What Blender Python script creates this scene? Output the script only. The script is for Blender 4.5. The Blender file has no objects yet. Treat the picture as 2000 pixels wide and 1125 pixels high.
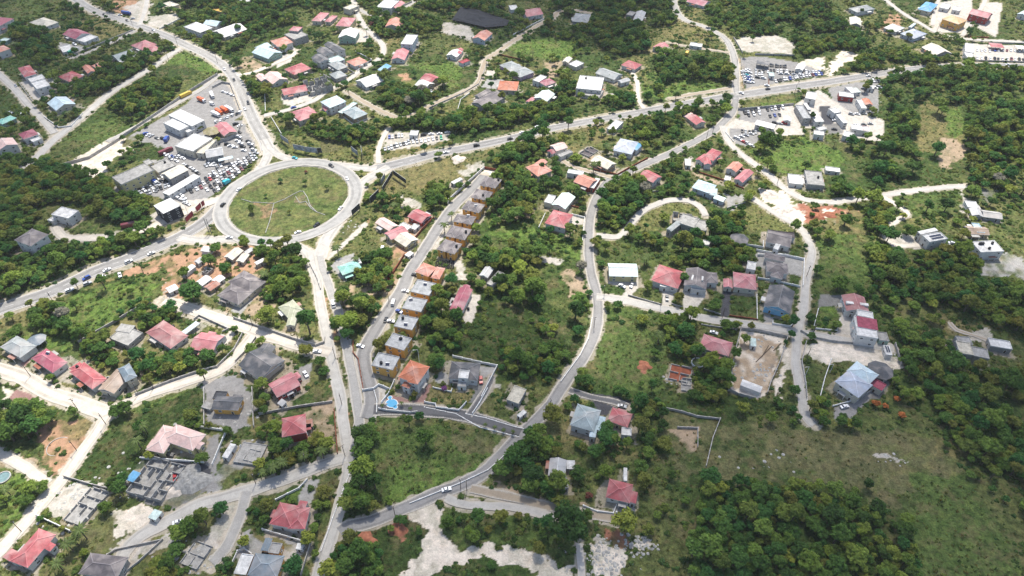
import bpy, math, random
import numpy as np
from mathutils import Vector, Matrix
random.seed(7); RNG = np.random.default_rng(7)
scene = bpy.context.scene
COL = scene.collection
R = math.radians
# ------------------------------------------------------------------ camera
CAM_H = 270.0; PITCH = R(43.0); F = 1333.0
cd = bpy.data.cameras.new('camera'); cam = bpy.data.objects.new('camera', cd); COL.objects.link(cam)
cam.location = (0, 0, CAM_H); cam.rotation_euler = (R(90) - PITCH, 0, 0)
cd.sensor_width = 36.0; cd.lens = 36.0 * F / 2000.0; cd.clip_start = 1.0; cd.clip_end = 30000.0
scene.camera = cam
# ------------------------------------------------------------------ sky, sun, exposure
SUN_EL = R(62.0); SUN_AZ = R(8.0)          # azimuth clockwise from +Y (the far side of the picture)
world = bpy.data.worlds.new('World'); scene.world = world; world.use_nodes = True
wn = world.node_tree.nodes; wl = world.node_tree.links
sky = wn.new('ShaderNodeTexSky'); sky.sky_type = 'NISHITA'; sky.sun_disc = False
sky.sun_elevation = SUN_EL; sky.sun_rotation = SUN_AZ; sky.altitude = 600.0; sky.dust_density = 3.0; sky.ozone_density = 0.4
bg = wn['Background']; bg.inputs['Strength'].default_value = 0.15
wl.new(sky.outputs[0], bg.inputs[0])
sd = bpy.data.lights.new('sun', 'SUN'); sun = bpy.data.objects.new('sun', sd); COL.objects.link(sun)
sd.energy = 4.6; sd.angle = R(0.53); sd.color = (1.0, 0.96, 0.88)
SDIR = Vector((math.sin(SUN_AZ) * math.cos(SUN_EL), math.cos(SUN_AZ) * math.cos(SUN_EL), math.sin(SUN_EL)))
sun.rotation_euler = SDIR.to_track_quat('Z', 'Y').to_euler(); sun.location = (0, 400, 600)
vs = scene.view_settings; vs.view_transform = 'Standard'; vs.look = 'None'; vs.exposure = 0.67; vs.gamma = 1.0
vs.use_curve_mapping = False
cy = scene.cycles; cy.max_bounces = 4; cy.diffuse_bounces = 3; cy.glossy_bounces = 2; cy.transparent_max_bounces = 8
cy.volume_bounces = 0; cy.use_denoising = True; cy.caustics_reflective = False; cy.caustics_refractive = False

# ------------------------------------------------------------------ terrain height and pixel -> ground
def hgt(x, y):
    x = np.asarray(x, float); y = np.asarray(y, float)
    return (1.7 * np.sin(x / 62.0 + 0.6) * np.cos(y / 71.0 + 0.3) + 1.3 * np.sin(x / 41.0 - y / 53.0 + 2.0)
            + 1.1 * np.cos(x / 97.0 + y / 38.0 + 1.0))
def zg(x, y): return float(hgt(x, y))
cp, sp = math.cos(PITCH), math.sin(PITCH)
def at(px, py, h=0.0):
    dx = (px - 1000.0) / F; dv = (py - 562.5) / F
    d = (dx, cp - dv * sp, -sp - dv * cp); z = h
    for _ in range(7):
        t = (z - CAM_H) / d[2]; x, y = d[0] * t, d[1] * t; z = zg(x, y) + h
    return Vector((x, y, z))
def at_np(P):
    P = np.asarray(P, float); dx = (P[:, 0] - 1000) / F; dv = (P[:, 1] - 562.5) / F
    dy = cp - dv * sp; dz = -sp - dv * cp; z = np.zeros(len(P))
    for _ in range(7):
        t = (z - CAM_H) / dz; x = dx * t; y = dy * t; z = hgt(x, y)
    return np.stack([x, y], 1)
def to_px(x, y, z):
    rx, ry, rz = x, y, z - CAM_H
    depth = ry * cp - rz * sp; v = -(ry * sp + rz * cp) / depth
    return 1000 + F * rx / depth, 562.5 + F * v
# survey sheets: each sheet has its corner on the photo grid and a scale
SHEET = {'0': (0, 0, 1.0), 'c1': (280, 360, 10.0), 'c2': (680, 640, 6.617), 'c3': (1740, 430, 8.333), 'c4': (840, 330, 10.0),
         'c5': (220, 210, 6.617), 'c6': (1580, 560, 4.167), 'c7': (1430, 100, 10.0), 'c8': (730, 240, 10.0)}
for _r, (_y, _s) in enumerate(((0, 4.0), (260, 4.0), (500, 4.0), (760, 3.082))):
    for _c, _x in enumerate((0, 400, 800, 1200, 1600)):
        SHEET['%d%d' % (_r + 1, _c)] = (_x, _y, 4.0175 if (_c == 4 and _r < 3) else _s)
def px(sheet, tok):
    a, b = tok.split(','); s = SHEET[sheet]; return (s[0] + float(a) / s[2], s[1] + float(b) / s[2])

# ------------------------------------------------------------------ naming and object helpers
def tag(o, label=None, cat=None, group=None, kind=None):
    if label: o['label'] = label
    if cat: o['category'] = cat
    if group: o['group'] = group
    if kind: o['kind'] = kind
    return o
def empty(name, loc, rz=0.0):
    o = bpy.data.objects.new(name, None); o.empty_display_size = 0.5
    o.location = loc; o.rotation_euler = (0, 0, rz); COL.objects.link(o); return o
def link(name, me, parent=None, color=None):
    o = bpy.data.objects.new(name, me); COL.objects.link(o)
    if parent is not None: o.parent = parent
    if color is not None: o.color = (color[0], color[1], color[2], 1.0)
    return o
class MB:
    """collects polygons with a material index each"""
    def __init__(s): s.v = []; s.f = []; s.m = []
    def poly(s, pts, m=0):
        n = len(s.v); s.v += [tuple(p) for p in pts]; s.f.append(tuple(range(n, n + len(pts)))); s.m.append(m)
    def box(s, c, size, rz=0.0, m=0, tilt=None):
        hx, hy, hz = size[0] / 2, size[1] / 2, size[2] / 2
        M = Matrix.Rotation(rz, 3, 'Z')
        if tilt is not None: M = M @ tilt
        P = [Vector(c) + M @ Vector((sx * hx, sy * hy, sz * hz)) for sz in (-1, 1) for sx, sy in ((-1, -1), (1, -1), (1, 1), (-1, 1))]
        n = len(s.v); s.v += [tuple(p) for p in P]
        for q in ((3, 2, 1, 0), (4, 5, 6, 7), (0, 1, 5, 4), (1, 2, 6, 5), (2, 3, 7, 6), (3, 0, 4, 7)):
            s.f.append(tuple(n + i for i in q)); s.m.append(m)
    def bar(s, a, b, w, h, m=0):
        a = Vector(a); b = Vector(b); d = b - a; L = d.length
        if L < 1e-4: return
        u = d / L; side = u.cross(Vector((0, 0, 1)))
        side = side.normalized() if side.length > 1e-3 else Vector((1, 0, 0)); up = side.cross(u)
        n = len(s.v)
        for p in (a, b):
            for i, j in ((-1, -1), (1, -1), (1, 1), (-1, 1)): s.v.append(tuple(p + side * (i * w / 2) + up * (j * h / 2)))
        for q in ((3, 2, 1, 0), (4, 5, 6, 7), (0, 1, 5, 4), (1, 2, 6, 5), (2, 3, 7, 6), (3, 0, 4, 7)):
            s.f.append(tuple(n + i for i in q)); s.m.append(m)
    def cyl(s, c, r0, r1, h, n=12, m=0, z0=0.0):
        c = Vector(c); k = len(s.v)
        for z, r in ((z0, r0), (z0 + h, r1)):
            for i in range(n):
                a = 2 * math.pi * i / n; s.v.append((c.x + r * math.cos(a), c.y + r * math.sin(a), c.z + z))
        for i in range(n):
            j = (i + 1) % n; s.f.append((k + i, k + j, k + n + j, k + n + i)); s.m.append(m)
        s.f.append(tuple(range(k + n, k + 2 * n))); s.m.append(m)
        s.f.append(tuple(range(k + n - 1, k - 1, -1))); s.m.append(m)
    def mesh(s, name, mats, smooth=False):
        me = bpy.data.meshes.new(name); me.from_pydata(s.v, [], s.f)
        for mt in mats: me.materials.append(mt)
        me.polygons.foreach_set('material_index', s.m)
        if smooth: me.polygons.foreach_set('use_smooth', [True] * len(s.f))
        me.update(); return me
    def build(s, name, mats, parent=None, color=None, smooth=False):
        return link(name, s.mesh(name, mats, smooth), parent, color)

# ------------------------------------------------------------------ materials
def new_mat(name, rough=0.8, spec=0.3, metal=0.0):
    m = bpy.data.materials.new(name); m.use_nodes = True
    b = m.node_tree.nodes['Principled BSDF']; b.inputs['Roughness'].default_value = rough
    b.inputs['Specular IOR Level'].default_value = spec; b.inputs['Metallic'].default_value = metal
    return m, m.node_tree.nodes, m.node_tree.links, b
def node_noise(N, L, co, scale, detail=4, rough=0.6, dim='3D'):
    n = N.new('ShaderNodeTexNoise'); n.inputs['Scale'].default_value = scale
    n.inputs['Detail'].default_value = detail; n.inputs['Roughness'].default_value = rough
    if co is not None: L.new(co, n.inputs['Vector'])
    return n
def ramp(N, L, src, stops):
    r = N.new('ShaderNodeValToRGB'); e = r.color_ramp.elements
    while len(e) < len(stops): e.new(0.5)
    for i, (p, c) in enumerate(stops):
        e[i].position = p; e[i].color = (c, c, c, 1) if isinstance(c, (int, float)) else (*c, 1)
    L.new(src, r.inputs[0]); return r
def mul(N, L, a, b, fac=1.0, typ='MULTIPLY'):
    m = N.new('ShaderNodeMix'); m.data_type = 'RGBA'; m.blend_type = typ
    if isinstance(fac, float): m.inputs[0].default_value = fac
    else: L.new(fac, m.inputs[0])
    for s, x in ((6, a), (7, b)):
        if hasattr(x, 'is_output'): L.new(x, m.inputs[s])
        else: m.inputs[s].default_value = (*x, 1)
    return m.outputs[2]
def bump(N, L, b, src, strength, dist):
    n = N.new('ShaderNodeBump'); n.inputs['Strength'].default_value = strength; n.inputs['Distance'].default_value = dist
    L.new(src, n.inputs['Height']); L.new(n.outputs[0], b.inputs['Normal'])
def geo_pos(N): return N.new('ShaderNodeNewGeometry').outputs['Position']

def mat_plain(name, col, rough=0.8, spec=0.3, metal=0.0, var=0.25, scale=0.8):
    m, N, L, b = new_mat(name, rough, spec, metal); p = geo_pos(N)
    n = node_noise(N, L, p, scale, 5); r = ramp(N, L, n.outputs[0], [(0.3, 1 - var), (0.7, 1 + var * 0.4)])
    L.new(mul(N, L, col, r.outputs[0]), b.inputs['Base Color']); return m
def mat_objcol(name, rough, spec, lo=0.7, hi=1.08, s1=0.35, s2=2.5, streak=False, metal=0.0):
    m, N, L, b = new_mat(name, rough, spec, metal); oi = N.new('ShaderNodeObjectInfo'); p = geo_pos(N)
    n1 = node_noise(N, L, p, s1, 5, 0.65); r1 = ramp(N, L, n1.outputs[0], [(0.3, lo), (0.68, hi)])
    n2 = node_noise(N, L, p, s2, 3, 0.6); r2 = ramp(N, L, n2.outputs[0], [(0.35, 0.86), (0.65, 1.06)])
    c = mul(N, L, oi.outputs['Color'], r1.outputs[0]); c = mul(N, L, c, r2.outputs[0])
    if streak:                                    # pale, dusty weathering in patches
        n3 = node_noise(N, L, p, 0.16, 3, 0.5); r3 = ramp(N, L, n3.outputs[0], [(0.45, 0.0), (0.7, 0.34)]); n5 = node_noise(N, L, p, 0.6, 6, 0.8); r5 = ramp(N, L, n5.outputs[0], [(0.56, 0.0), (0.72, 0.45)]); c = mul(N, L, c, (0.17, 0.12, 0.09), r5.outputs[0], 'MIX')
        c = mul(N, L, c, (0.5, 0.44, 0.4), r3.outputs[0], 'MIX')
    L.new(c, b.inputs['Base Color'])
    bump(N, L, b, n2.outputs[0], 0.25, 0.15); return m
M_ROOF = mat_objcol('weathered_roof_sheet', 0.62, 0.35, 0.64, 1.14, 0.3, 1.8, True)
M_WALL = mat_objcol('painted_render', 0.85, 0.2, 0.82, 1.06)
M_FLAT = mat_objcol('stained_slab', 0.9, 0.15, 0.55, 1.1, 0.45, 1.6)
M_CAR = mat_objcol('car_paint', 0.3, 0.5, 0.93, 1.03)
M_TRIM = mat_plain('white_trim', (0.72, 0.71, 0.68), 0.6)
M_GLASS = mat_plain('window_glass', (0.02, 0.026, 0.03), 0.15, 0.6, var=0.1)
M_TYRE = mat_plain('tyre_rubber', (0.015, 0.015, 0.016), 0.9)
M_CONC = mat_plain('raw_concrete', (0.36, 0.35, 0.33), 0.92, 0.1, var=0.45, scale=0.7)
M_STEEL = mat_plain('grey_steel', (0.25, 0.26, 0.27), 0.5, 0.5, 0.6)
M_WOOD = mat_plain('creosoted_timber', (0.09, 0.065, 0.045), 0.9)
M_BLACK = mat_plain('black_plastic', (0.012, 0.013, 0.016), 0.45, 0.4)
M_SOLAR = mat_plain('solar_cells', (0.02, 0.025, 0.05), 0.2, 0.6)
M_WATER = mat_plain('pool_water', (0.05, 0.28, 0.48), 0.05, 0.5, var=0.12, scale=1.5)
M_BARK = mat_plain('grey_brown_bark', (0.13, 0.105, 0.08), 0.95, 0.1)
M_BWALL = mat_plain('boundary_wall_render', (0.42, 0.40, 0.37), 0.92, 0.1, var=0.4, scale=0.6)
M_BWHITE = mat_plain('white_boundary_wall', (0.7, 0.69, 0.66), 0.85, 0.1, var=0.25, scale=0.6)
M_BRUST = mat_plain('rust_brown_wall', (0.24, 0.085, 0.05), 0.9, 0.1, var=0.35, scale=0.8)

def mat_leaf(name, c_dark, c_mid, c_lite, rnd=True):
    m, N, L, b = new_mat(name, 0.75, 0.18)
    oi = N.new('ShaderNodeObjectInfo')
    r = ramp(N, L, oi.outputs['Random'], [(0.0, c_dark), (0.22, c_mid), (0.42, (c_dark[0] * 1.05, c_mid[1] * .8, c_dark[2] * 1.7)), (0.6, c_lite), (0.78, (c_lite[0] * .95, c_mid[1] * 1.05, c_mid[2] * 1.3)), (0.9, c_mid), (1.0, (c_lite[0] * 1.15, c_lite[1] * 1.1, c_lite[2]))])
    big = node_noise(N, L, oi.outputs['Location'], 0.013, 2)
    rb = ramp(N, L, big.outputs[0], [(0.35, (0.82, 0.98, 0.9)), (0.65, (1.12, 1.08, 0.85))])
    n = node_noise(N, L, geo_pos(N), 0.9, 3); rn = ramp(N, L, n.outputs[0], [(0.3, 0.55), (0.72, 1.5)])
    c = mul(N, L, mul(N, L, r.outputs[0], rb.outputs[0]), rn.outputs[0]); L.new(c, b.inputs['Base Color'])
    tr = N.new('ShaderNodeBsdfTranslucent'); L.new(c, tr.inputs[0]); mx = N.new('ShaderNodeMixShader'); mx.inputs[0].default_value = 0.42
    L.new(b.outputs[0], mx.inputs[1]); L.new(tr.outputs[0], mx.inputs[2]); L.new(mx.outputs[0], N['Material Output'].inputs[0])
    return m
M_LEAF = mat_leaf('broadleaf_foliage', (0.042, 0.088, 0.022), (0.10, 0.165, 0.033), (0.19, 0.25, 0.05))
M_SHRUB = mat_leaf('shrub_foliage', (0.055, 0.095, 0.024), (0.095, 0.15, 0.036), (0.15, 0.19, 0.05))
M_PALM = mat_plain('palm_frond', (0.085, 0.12, 0.025), 0.6, 0.3, var=0.5)
M_YLEAF = mat_plain('yellow_green_foliage', (0.20, 0.23, 0.03), 0.75, 0.2, var=0.5, scale=1.0)
M_RLEAF = mat_plain('russet_foliage', (0.13, 0.04, 0.025), 0.75, 0.2, var=0.5, scale=1.0)
M_GLEAF = mat_plain('dry_grey_foliage', (0.16, 0.15, 0.11), 0.85, 0.2, var=0.5, scale=1.0)
M_OLEAF = mat_plain('orange_flowers', (0.38, 0.12, 0.03), 0.75, 0.2, var=0.5, scale=1.0)
M_PLEAF = mat_plain('purple_flowers', (0.16, 0.05, 0.16), 0.75, 0.2, var=0.5, scale=1.0)
# ------------------------------------------------------------------ roads (photo-surveyed centre lines)
def vnoise(x, y, s, seed=0):
    """cheap smooth value noise, numpy"""
    x = np.asarray(x) / s + 37.1 * seed; y = np.asarray(y) / s - 11.7 * seed
    xi = np.floor(x); yi = np.floor(y); fx = x - xi; fy = y - yi
    fx = fx * fx * (3 - 2 * fx); fy = fy * fy * (3 - 2 * fy)
    def h(a, b):
        t = np.sin(a * 127.1 + b * 311.7 + seed * 17.3) * 43758.5453; return t - np.floor(t)
    return (h(xi, yi) * (1 - fx) + h(xi + 1, yi) * fx) * (1 - fy) + (h(xi, yi + 1) * (1 - fx) + h(xi + 1, yi + 1) * fx) * fy
def spline(P, step=3.0, closed=False):
    P = np.asarray(P, float); n = len(P); out = []
    for i in range(n if closed else n - 1):
        if closed: p0, p1, p2, p3 = P[(i - 1) % n], P[i], P[(i + 1) % n], P[(i + 2) % n]
        else: p0, p1, p2, p3 = P[max(i - 1, 0)], P[i], P[i + 1], P[min(i + 2, n - 1)]
        k = max(2, int(np.linalg.norm(p2 - p1) / step))
        for j in range(k):
            t = j / k
            out.append(0.5 * ((2 * p1) + (-p0 + p2) * t + (2 * p0 - 5 * p1 + 4 * p2 - p3) * t * t + (-p0 + 3 * p1 - 3 * p2 + p3) * t ** 3))
    if not closed: out.append(P[-1])
    return np.array(out)
ASPH, OLD, PALE, MARL, DARK, TRACK = (.235, .226, .215), (.30, .287, .265), (.39, .37, .335), (.49, .44, .37), (.105, .103, .105), (.30, .245, .18)
# name, width m, shoulder m, colour, points in photo coordinates
ROADS = [
 ('highway', 10.5, 3.2, ASPH, '-60,628 0,604 100,570 187,529 250,506 312,480 362,457 400,433 425,409 440,390'),
 ('highway', 10.5, 3.2, ASPH, '728,331 750,326 800,314 850,301 925,286 995,271 1050,258 1075,251 1150,237 1225,224 1300,210 1375,197 1450,185 1550,170 1625,159 1700,147 1799,133 1899,128 2000,129 2110,133'),
 ('north_road', 10.5, 2.6, OLD, '120,-25 150,0 187,22 250,43 312,65 362,88 412,112 445,137 467,170 485,212 500,245 515,270 524,292'),
 ('roundabout_slip_road', 7, 1.6, PALE, '520,280 524,298 514,322 496,344 478,357'),
 ('roundabout_slip_road', 7, 1.6, PALE, '517,272 528,290 545,303 566,312 590,317 625,320 662,323 700,328 735,330'),
 ('roundabout_slip_road', 8, 1.6, PALE, '760,326 735,340 712,354 697,374 686,392 672,415 655,440 640,462 631,482 625,505'),
 ('roundabout_slip_road', 7, 1.6, PALE, '350,463 380,469 412,469 450,467 485,469 520,470'),
 ('roundabout_slip_road', 7, 1.4, PALE, '545,470 575,478 598,494 612,515 624,545'),
 ('roundabout_slip_road', 6, 1.4, PALE, '425,405 432,425 445,443 465,457'),
 ('south_road', 5.6, .3, PALE, '605,490 612,525 620,550 625,587 632,625 640,662 650,712 662,762 668,800 673,841 679,883 681,912 676,942 669,971 656,1019 640,1068 624,1117 612,1165'),
 ('south_road', 5.2, .3, OLD, '625,500 630,525 640,550 652,587 665,620 677,675 687,725 695,770 702,825 694,870 684,905'),
 ('village_road', 6.5, 1.0, ASPH, '664,1040 682,1029 724,1019 789,993 854,964 897,948 946,922 978,890 1011,857 1043,825 1076,789 1102,750 1123,720 1145,690 1162,650 1168,612 1165,575 1155,537 1150,500 1150,447 1155,415 1170,377 1190,352 1212,342 1262,320 1300,304 1350,280 1387,260 1412,240 1432,217 1437,190'),
 ('village_road', 6.5, 1.2, OLD, '1440,186 1437,165 1437,137 1430,100 1412,72 1375,52 1340,40 1322,22 1315,-10'),
 ('east_lane', 5.5, 1.0, PALE, '1412,246 1422,275 1437,292 1462,312 1500,340 1522,360 1550,380 1580,391 1625,395 1662,390 1724,382 1774,374 1836,367 1886,364'),
 ('hillside_track', 4, .8, MARL, '1724,384 1749,399 1772,417 1752,430 1734,447 1732,468 1754,480 1799,479'),
 ('east_residential_road', 6, 1.0, PALE, '1165,580 1190,583 1225,588 1250,594 1300,604 1350,617 1425,629 1500,640 1550,648 1575,652 1625,661 1700,673 1745,680'),
 ('east_residential_road', 5, 1.0, PALE, '1470,387 1500,407 1537,430 1562,445 1580,472 1585,497 1580,520 1573,560 1570,600 1560,640 1556,675 1555,712 1562,750 1568,780 1572,812 1590,830'),
 ('gravel_road', 8, 2.0, MARL, '-40,708 0,722 50,740 97,767 162,789 211,809'),
 ('gravel_road', 6, 1.3, MARL, '208,812 185,850 162,880 126,932 81,984 32,1042 -10,1085'),
 ('gravel_track', 4.5, 1.2, MARL, '94,945 58,919 19,896 -20,875'),
 ('gravel_road', 6.5, 1.6, MARL, '200,808 240,793 287,770 350,750 412,730 450,708 475,680 500,650'),
 ('gravel_road', 7.5, 1.8, MARL, '320,588 362,601 425,622 500,647 550,664 600,678 645,690'),
 ('southwest_lane', 6, 1.8, PALE, '678,893 627,909 562,935 497,955 432,975 389,987 324,1020 276,1046 243,1080 222,1130'),
 ('southwest_lane', 5, 1.2, OLD, '482,960 474,990 462,1025 440,1071 415,1100'),
 ('west_residential_road', 6, 1.2, PALE, '-20,128 0,147 30,175 62,212 87,237 107,260'),
 ('west_residential_road', 6.5, 1.6, PALE, '352,95 325,112 300,130 250,160 212,185 180,212 150,238 107,272 82,297 60,318 40,332'),
 ('west_residential_road', 4.5, 1, OLD, '264,60 225,80 175,101 135,116'),
 ('quarry_road', 5, 1, PALE, '290,-15 282,25 272,50'),
 ('hamlet_lane', 4.5, 1, MARL, '462,147 490,143 512,135 535,125 570,110 578,100'),
 ('hamlet_lane', 5, 1.0, PALE, '515,226 562,215 612,197 640,178 675,160 707,136 735,119 748,105 745,85 715,55 697,25 688,-8'),
 ('hamlet_lane', 4.5, .8, OLD, '702,18 728,30 775,22 805,6 815,-8'),
 ('hamlet_lane', 5, 1.2, TRACK, '675,178 712,200 750,220 780,231 805,226 837,209 875,192 912,177 935,160 942,135 952,115 975,100 1000,82 1025,67 1050,50 1080,35 1090,24 1112,19 1150,25'),
 ('driveway_lane', 3.5, .8, MARL, '1257,212 1246,190 1245,162 1235,142'),
 ('dirt_track', 3.5, .8, TRACK, '1300,82 1350,92 1425,103'),
 ('dirt_track', 4.5, .6, TRACK, '1305,194 1350,185 1425,173'),
 ('northeast_road', 5, 1, PALE, '1722,-8 1732,2 1762,25 1799,47 1836,67 1874,75 1924,79 2010,83'),
 ('northeast_road', 4, .8, PALE, '1822,50 1826,20 1835,-8'),
 ('northeast_road', 4, .8, PALE, '1879,70 1899,42 1920,10 1925,-5'),
 ('terrace_road', 8, .6, ASPH, '945,343 925,366 887,403 862,436 830,486 800,531 787,562 755,612 727,655 711,690 713,722 727,775 724,800 718,818'),
 ('villa_drive', 7, .6, DARK, '730,800 780,800 832,803 897,810 946,823 995,839 1016,846'),
 ('villa_drive', 4, .4, DARK, '915,812 935,785 952,758 962,735'),
 ('curved_drive', 4.5, .6, PALE, '1165,460 1205,463 1222,450 1237,432 1250,417 1275,402 1312,391 1345,393 1367,404 1378,422'),
 ('dirt_track', 4.5, .8, TRACK, '920,955 995,971 1059,987 1124,1000 1205,1013'),
 ('gravel_track', 4, 1.4, PALE, '870,973 914,987 995,990 1043,1000 1085,1013'),
 ('stone_path', 3, .5, PALE, '1131,1062 1133,1090 1135,1130'),
 ('service_lane', 6, 1.4, MARL, '430,388 400,400 375,410 325,432 287,447 262,454 200,464 137,466 117,457 108,443'),
 ('service_lane', 4.5, .8, OLD, '210,277 250,257 312,222 350,200 400,170 428,146'),
 ('driveway_lane', 4, .5, DARK, '1112,762 1150,775 1200,785 1225,795'),
 ('gravel_track', 3.5, .6, MARL, '740,320 740,290 752,262 760,250'),
 ('terrace_lane', 4, .6, TRACK, '1083,298 1110,322 1150,335 1195,347'),
 ('farm_path', 2.5, .4, TRACK, '1855,630 1868,645 1900,655 1930,665'),
]
def mat_road():
    m, N, L, b = new_mat('worn_road_surface', 0.88, 0.25); oi = N.new('ShaderNodeObjectInfo'); p = geo_pos(N)
    uv = N.new('ShaderNodeUVMap'); uv.uv_map = 'UVMap'; sx = N.new('ShaderNodeSeparateXYZ'); L.new(uv.outputs[0], sx.inputs[0])
    def math_(op, a, bb=None):
        n = N.new('ShaderNodeMath'); n.operation = op
        for i, q in enumerate((a, bb)):
            if q is None: continue
            if isinstance(q, (int, float)): n.inputs[i].default_value = q
            else: L.new(q, n.inputs[i])
        return n.outputs[0]
    u = math_('ABSOLUTE', sx.outputs[0])                       # metres from the centre line
    # two wheel paths per lane read as smooth dark stripes, the verge is dusty
    d = math_('ABSOLUTE', math_('SUBTRACT', u, 2.3)); tr = ramp(N, L, d, [(0.55, 0.72), (1.0, 1.0)])
    n0 = node_noise(N, L, p, 0.05, 3); rn0 = ramp(N, L, n0.outputs[0], [(0.35, 0.0), (0.6, 1.0)])
    c = mul(N, L, oi.outputs['Color'], mul(N, L, (1, 1, 1), tr.outputs[0], rn0.outputs[0]))
    n1 = node_noise(N, L, p, 0.25, 5, 0.65); r1 = ramp(N, L, n1.outputs[0], [(0.32, 0.86), (0.68, 1.1)]); c = mul(N, L, c, r1.outputs[0])
    n2 = node_noise(N, L, p, 2.2, 4, 0.7); r2 = ramp(N, L, n2.outputs[0], [(0.35, 0.85), (0.65, 1.1)]); c = mul(N, L, c, r2.outputs[0])
    ed = math_('ADD', sx.outputs[1], math_('MULTIPLY', math_('SUBTRACT', n2.outputs[0], 0.5), 3.0))   # v = metres from the edge
    re = ramp(N, L, ed, [(0.1, 1.0), (1.0, 0.0)]); c = mul(N, L, c, (.42, .385, .33), re.outputs[0], 'MIX')
    L.new(c, b.inputs['Base Color']); bump(N, L, b, n2.outputs[0], 0.3, 0.05); return m
M_ROAD = mat_road()
ROADLINES = []      # (points world Nx2, half width + shoulder, colour, half width)
def ribbon(name, pts, width, color, zoff, closed=False, mat=None):
    pts = np.asarray(pts); n = len(pts)
    t = (np.roll(pts, -1, 0) - np.roll(pts, 1, 0)) if closed else np.gradient(pts, axis=0)
    t /= np.linalg.norm(t, axis=1)[:, None] + 1e-9; nr = np.stack([-t[:, 1], t[:, 0]], 1)
    K = 6; V = []; UV = []
    for k in range(K + 1):
        o = (k / K - .5) * width
        wob = (vnoise(pts[:, 0], pts[:, 1], 5.0, 3 + k) - .5) * (0.9 if k in (0, K) else 0)
        q = pts + nr * (o + wob)[:, None]; V.append(np.c_[q, hgt(q[:, 0], q[:, 1]) + zoff])
        UV.append((o, min(k, K - k) / K * width))
    V = np.stack(V, 1).reshape(-1, 3); faces = []; uvs = []
    for i in range(n if closed else n - 1):
        j = (i + 1) % n
        for k in range(K):
            faces.append((i * (K + 1) + k, j * (K + 1) + k, j * (K + 1) + k + 1, i * (K + 1) + k + 1)[::-1])
            uvs += [UV[k + 1], UV[k + 1], UV[k], UV[k]]
    me = bpy.data.meshes.new(name); me.from_pydata(V.tolist(), [], faces); me.materials.append(mat or M_ROAD)
    ul = me.uv_layers.new(name='UVMap'); ul.data.foreach_set('uv', np.array(uvs, 'f').ravel())
    me.polygons.foreach_set('use_smooth', [True] * len(faces)); me.update()
    o = link(name, me, None, color); tag(o, kind='structure'); return o
for i, (nm, w, sh, c, s) in enumerate(ROADS):
    P = at_np([tuple(float(q) for q in a.split(',')) for a in s.split()]); S = spline(P)
    ROADLINES.append((S, w / 2 + sh, c, w / 2)); ribbon(nm, S, w, c, 0.085 + 0.005 * i)
def marking(S, off, w, dash, gap, z):
    t = np.gradient(S, axis=0); t /= np.linalg.norm(t, axis=1)[:, None]; nr = np.stack([-t[:, 1], t[:, 0]], 1); Q = S + nr * off; b = MB(); acc = 0.0
    for i in range(len(Q) - 1):
        L = np.linalg.norm(Q[i + 1] - Q[i]); acc += L
        if gap and (acc % (dash + gap)) > dash: continue
        P = [Q[i] - nr[i] * w / 2, Q[i + 1] - nr[i + 1] * w / 2, Q[i + 1] + nr[i + 1] * w / 2, Q[i] + nr[i] * w / 2]; b.poly([(p[0], p[1], zg(*p) + z) for p in P])
    o = b.build('road_marking', [M_TRIM]); tag(o, kind='structure')
for S, hw, c, h0 in ROADLINES[:3]:
    S2 = spline(S[::2], 1.6); marking(S2, 0, .16, 3.2, 6.4, .30); marking(S2, 4.0, .14, 9, 0, .30); marking(S2, -4.0, .14, 9, 0, .30)
# the roundabout: island edge fitted to a circle
E_ = at_np([(450, 412), (679.5, 367), (600, 325.5), (530, 461), (507.5, 346), (467.5, 370), (662, 340), (677, 390), (625, 440), (472, 455)])
A_ = np.c_[2 * E_, np.ones(len(E_))]; s_ = np.linalg.lstsq(A_, (E_ ** 2).sum(1), rcond=None)[0]
RC = s_[:2]; RR = math.sqrt(s_[2] + RC @ RC)
an = np.linspace(0, 2 * math.pi, 96, endpoint=False)
# the island is slightly oval as surveyed: radius per bearing interpolated from the edge points
eb = np.arctan2(E_[:, 1] - RC[1], E_[:, 0] - RC[0]) % (2 * math.pi); er = np.hypot(E_[:, 0] - RC[0], E_[:, 1] - RC[1]); o_ = np.argsort(eb)
eb, er = eb[o_], er[o_]
C_ = np.array([[1, math.cos(2 * b), math.sin(2 * b)] for b in eb]); k_ = np.linalg.lstsq(C_, er, rcond=None)[0]
def isl(th): return k_[0] + k_[1] * np.cos(2 * th) + k_[2] * np.sin(2 * th)
def ring(off, a=an): return np.stack([RC[0] + (isl(a) + off) * np.cos(a), RC[1] + (isl(a) + off) * np.sin(a)], 1)
ribbon('roundabout_road', ring(5.2), 9.2, (.31, .30, .28), 0.085 + 0.005 * (len(ROADS) + 1), True)
ROADLINES.append((np.vstack([ring(5.2), ring(5.2)[:1]]), 5.6, PALE, 5.0))
kb = MB(); a_ = ring(0.35); b_ = ring(0.0)
for i in range(len(an)):
    j = (i + 1) % len(an); P4 = [a_[i], a_[j], b_[j], b_[i]]
    Z = [zg(*p) for p in P4]; top = [(p[0], p[1], z + .22) for p, z in zip(P4, Z)]; bot = [(p[0], p[1], z - .1) for p, z in zip(P4, Z)]
    kb.poly(top); kb.poly([bot[0], bot[1], top[1], top[0]]); kb.poly([top[2], bot[2], bot[3], top[3]][::-1])
kb.build('roundabout_kerb', [M_CONC]).__setitem__('kind', 'structure')

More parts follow.
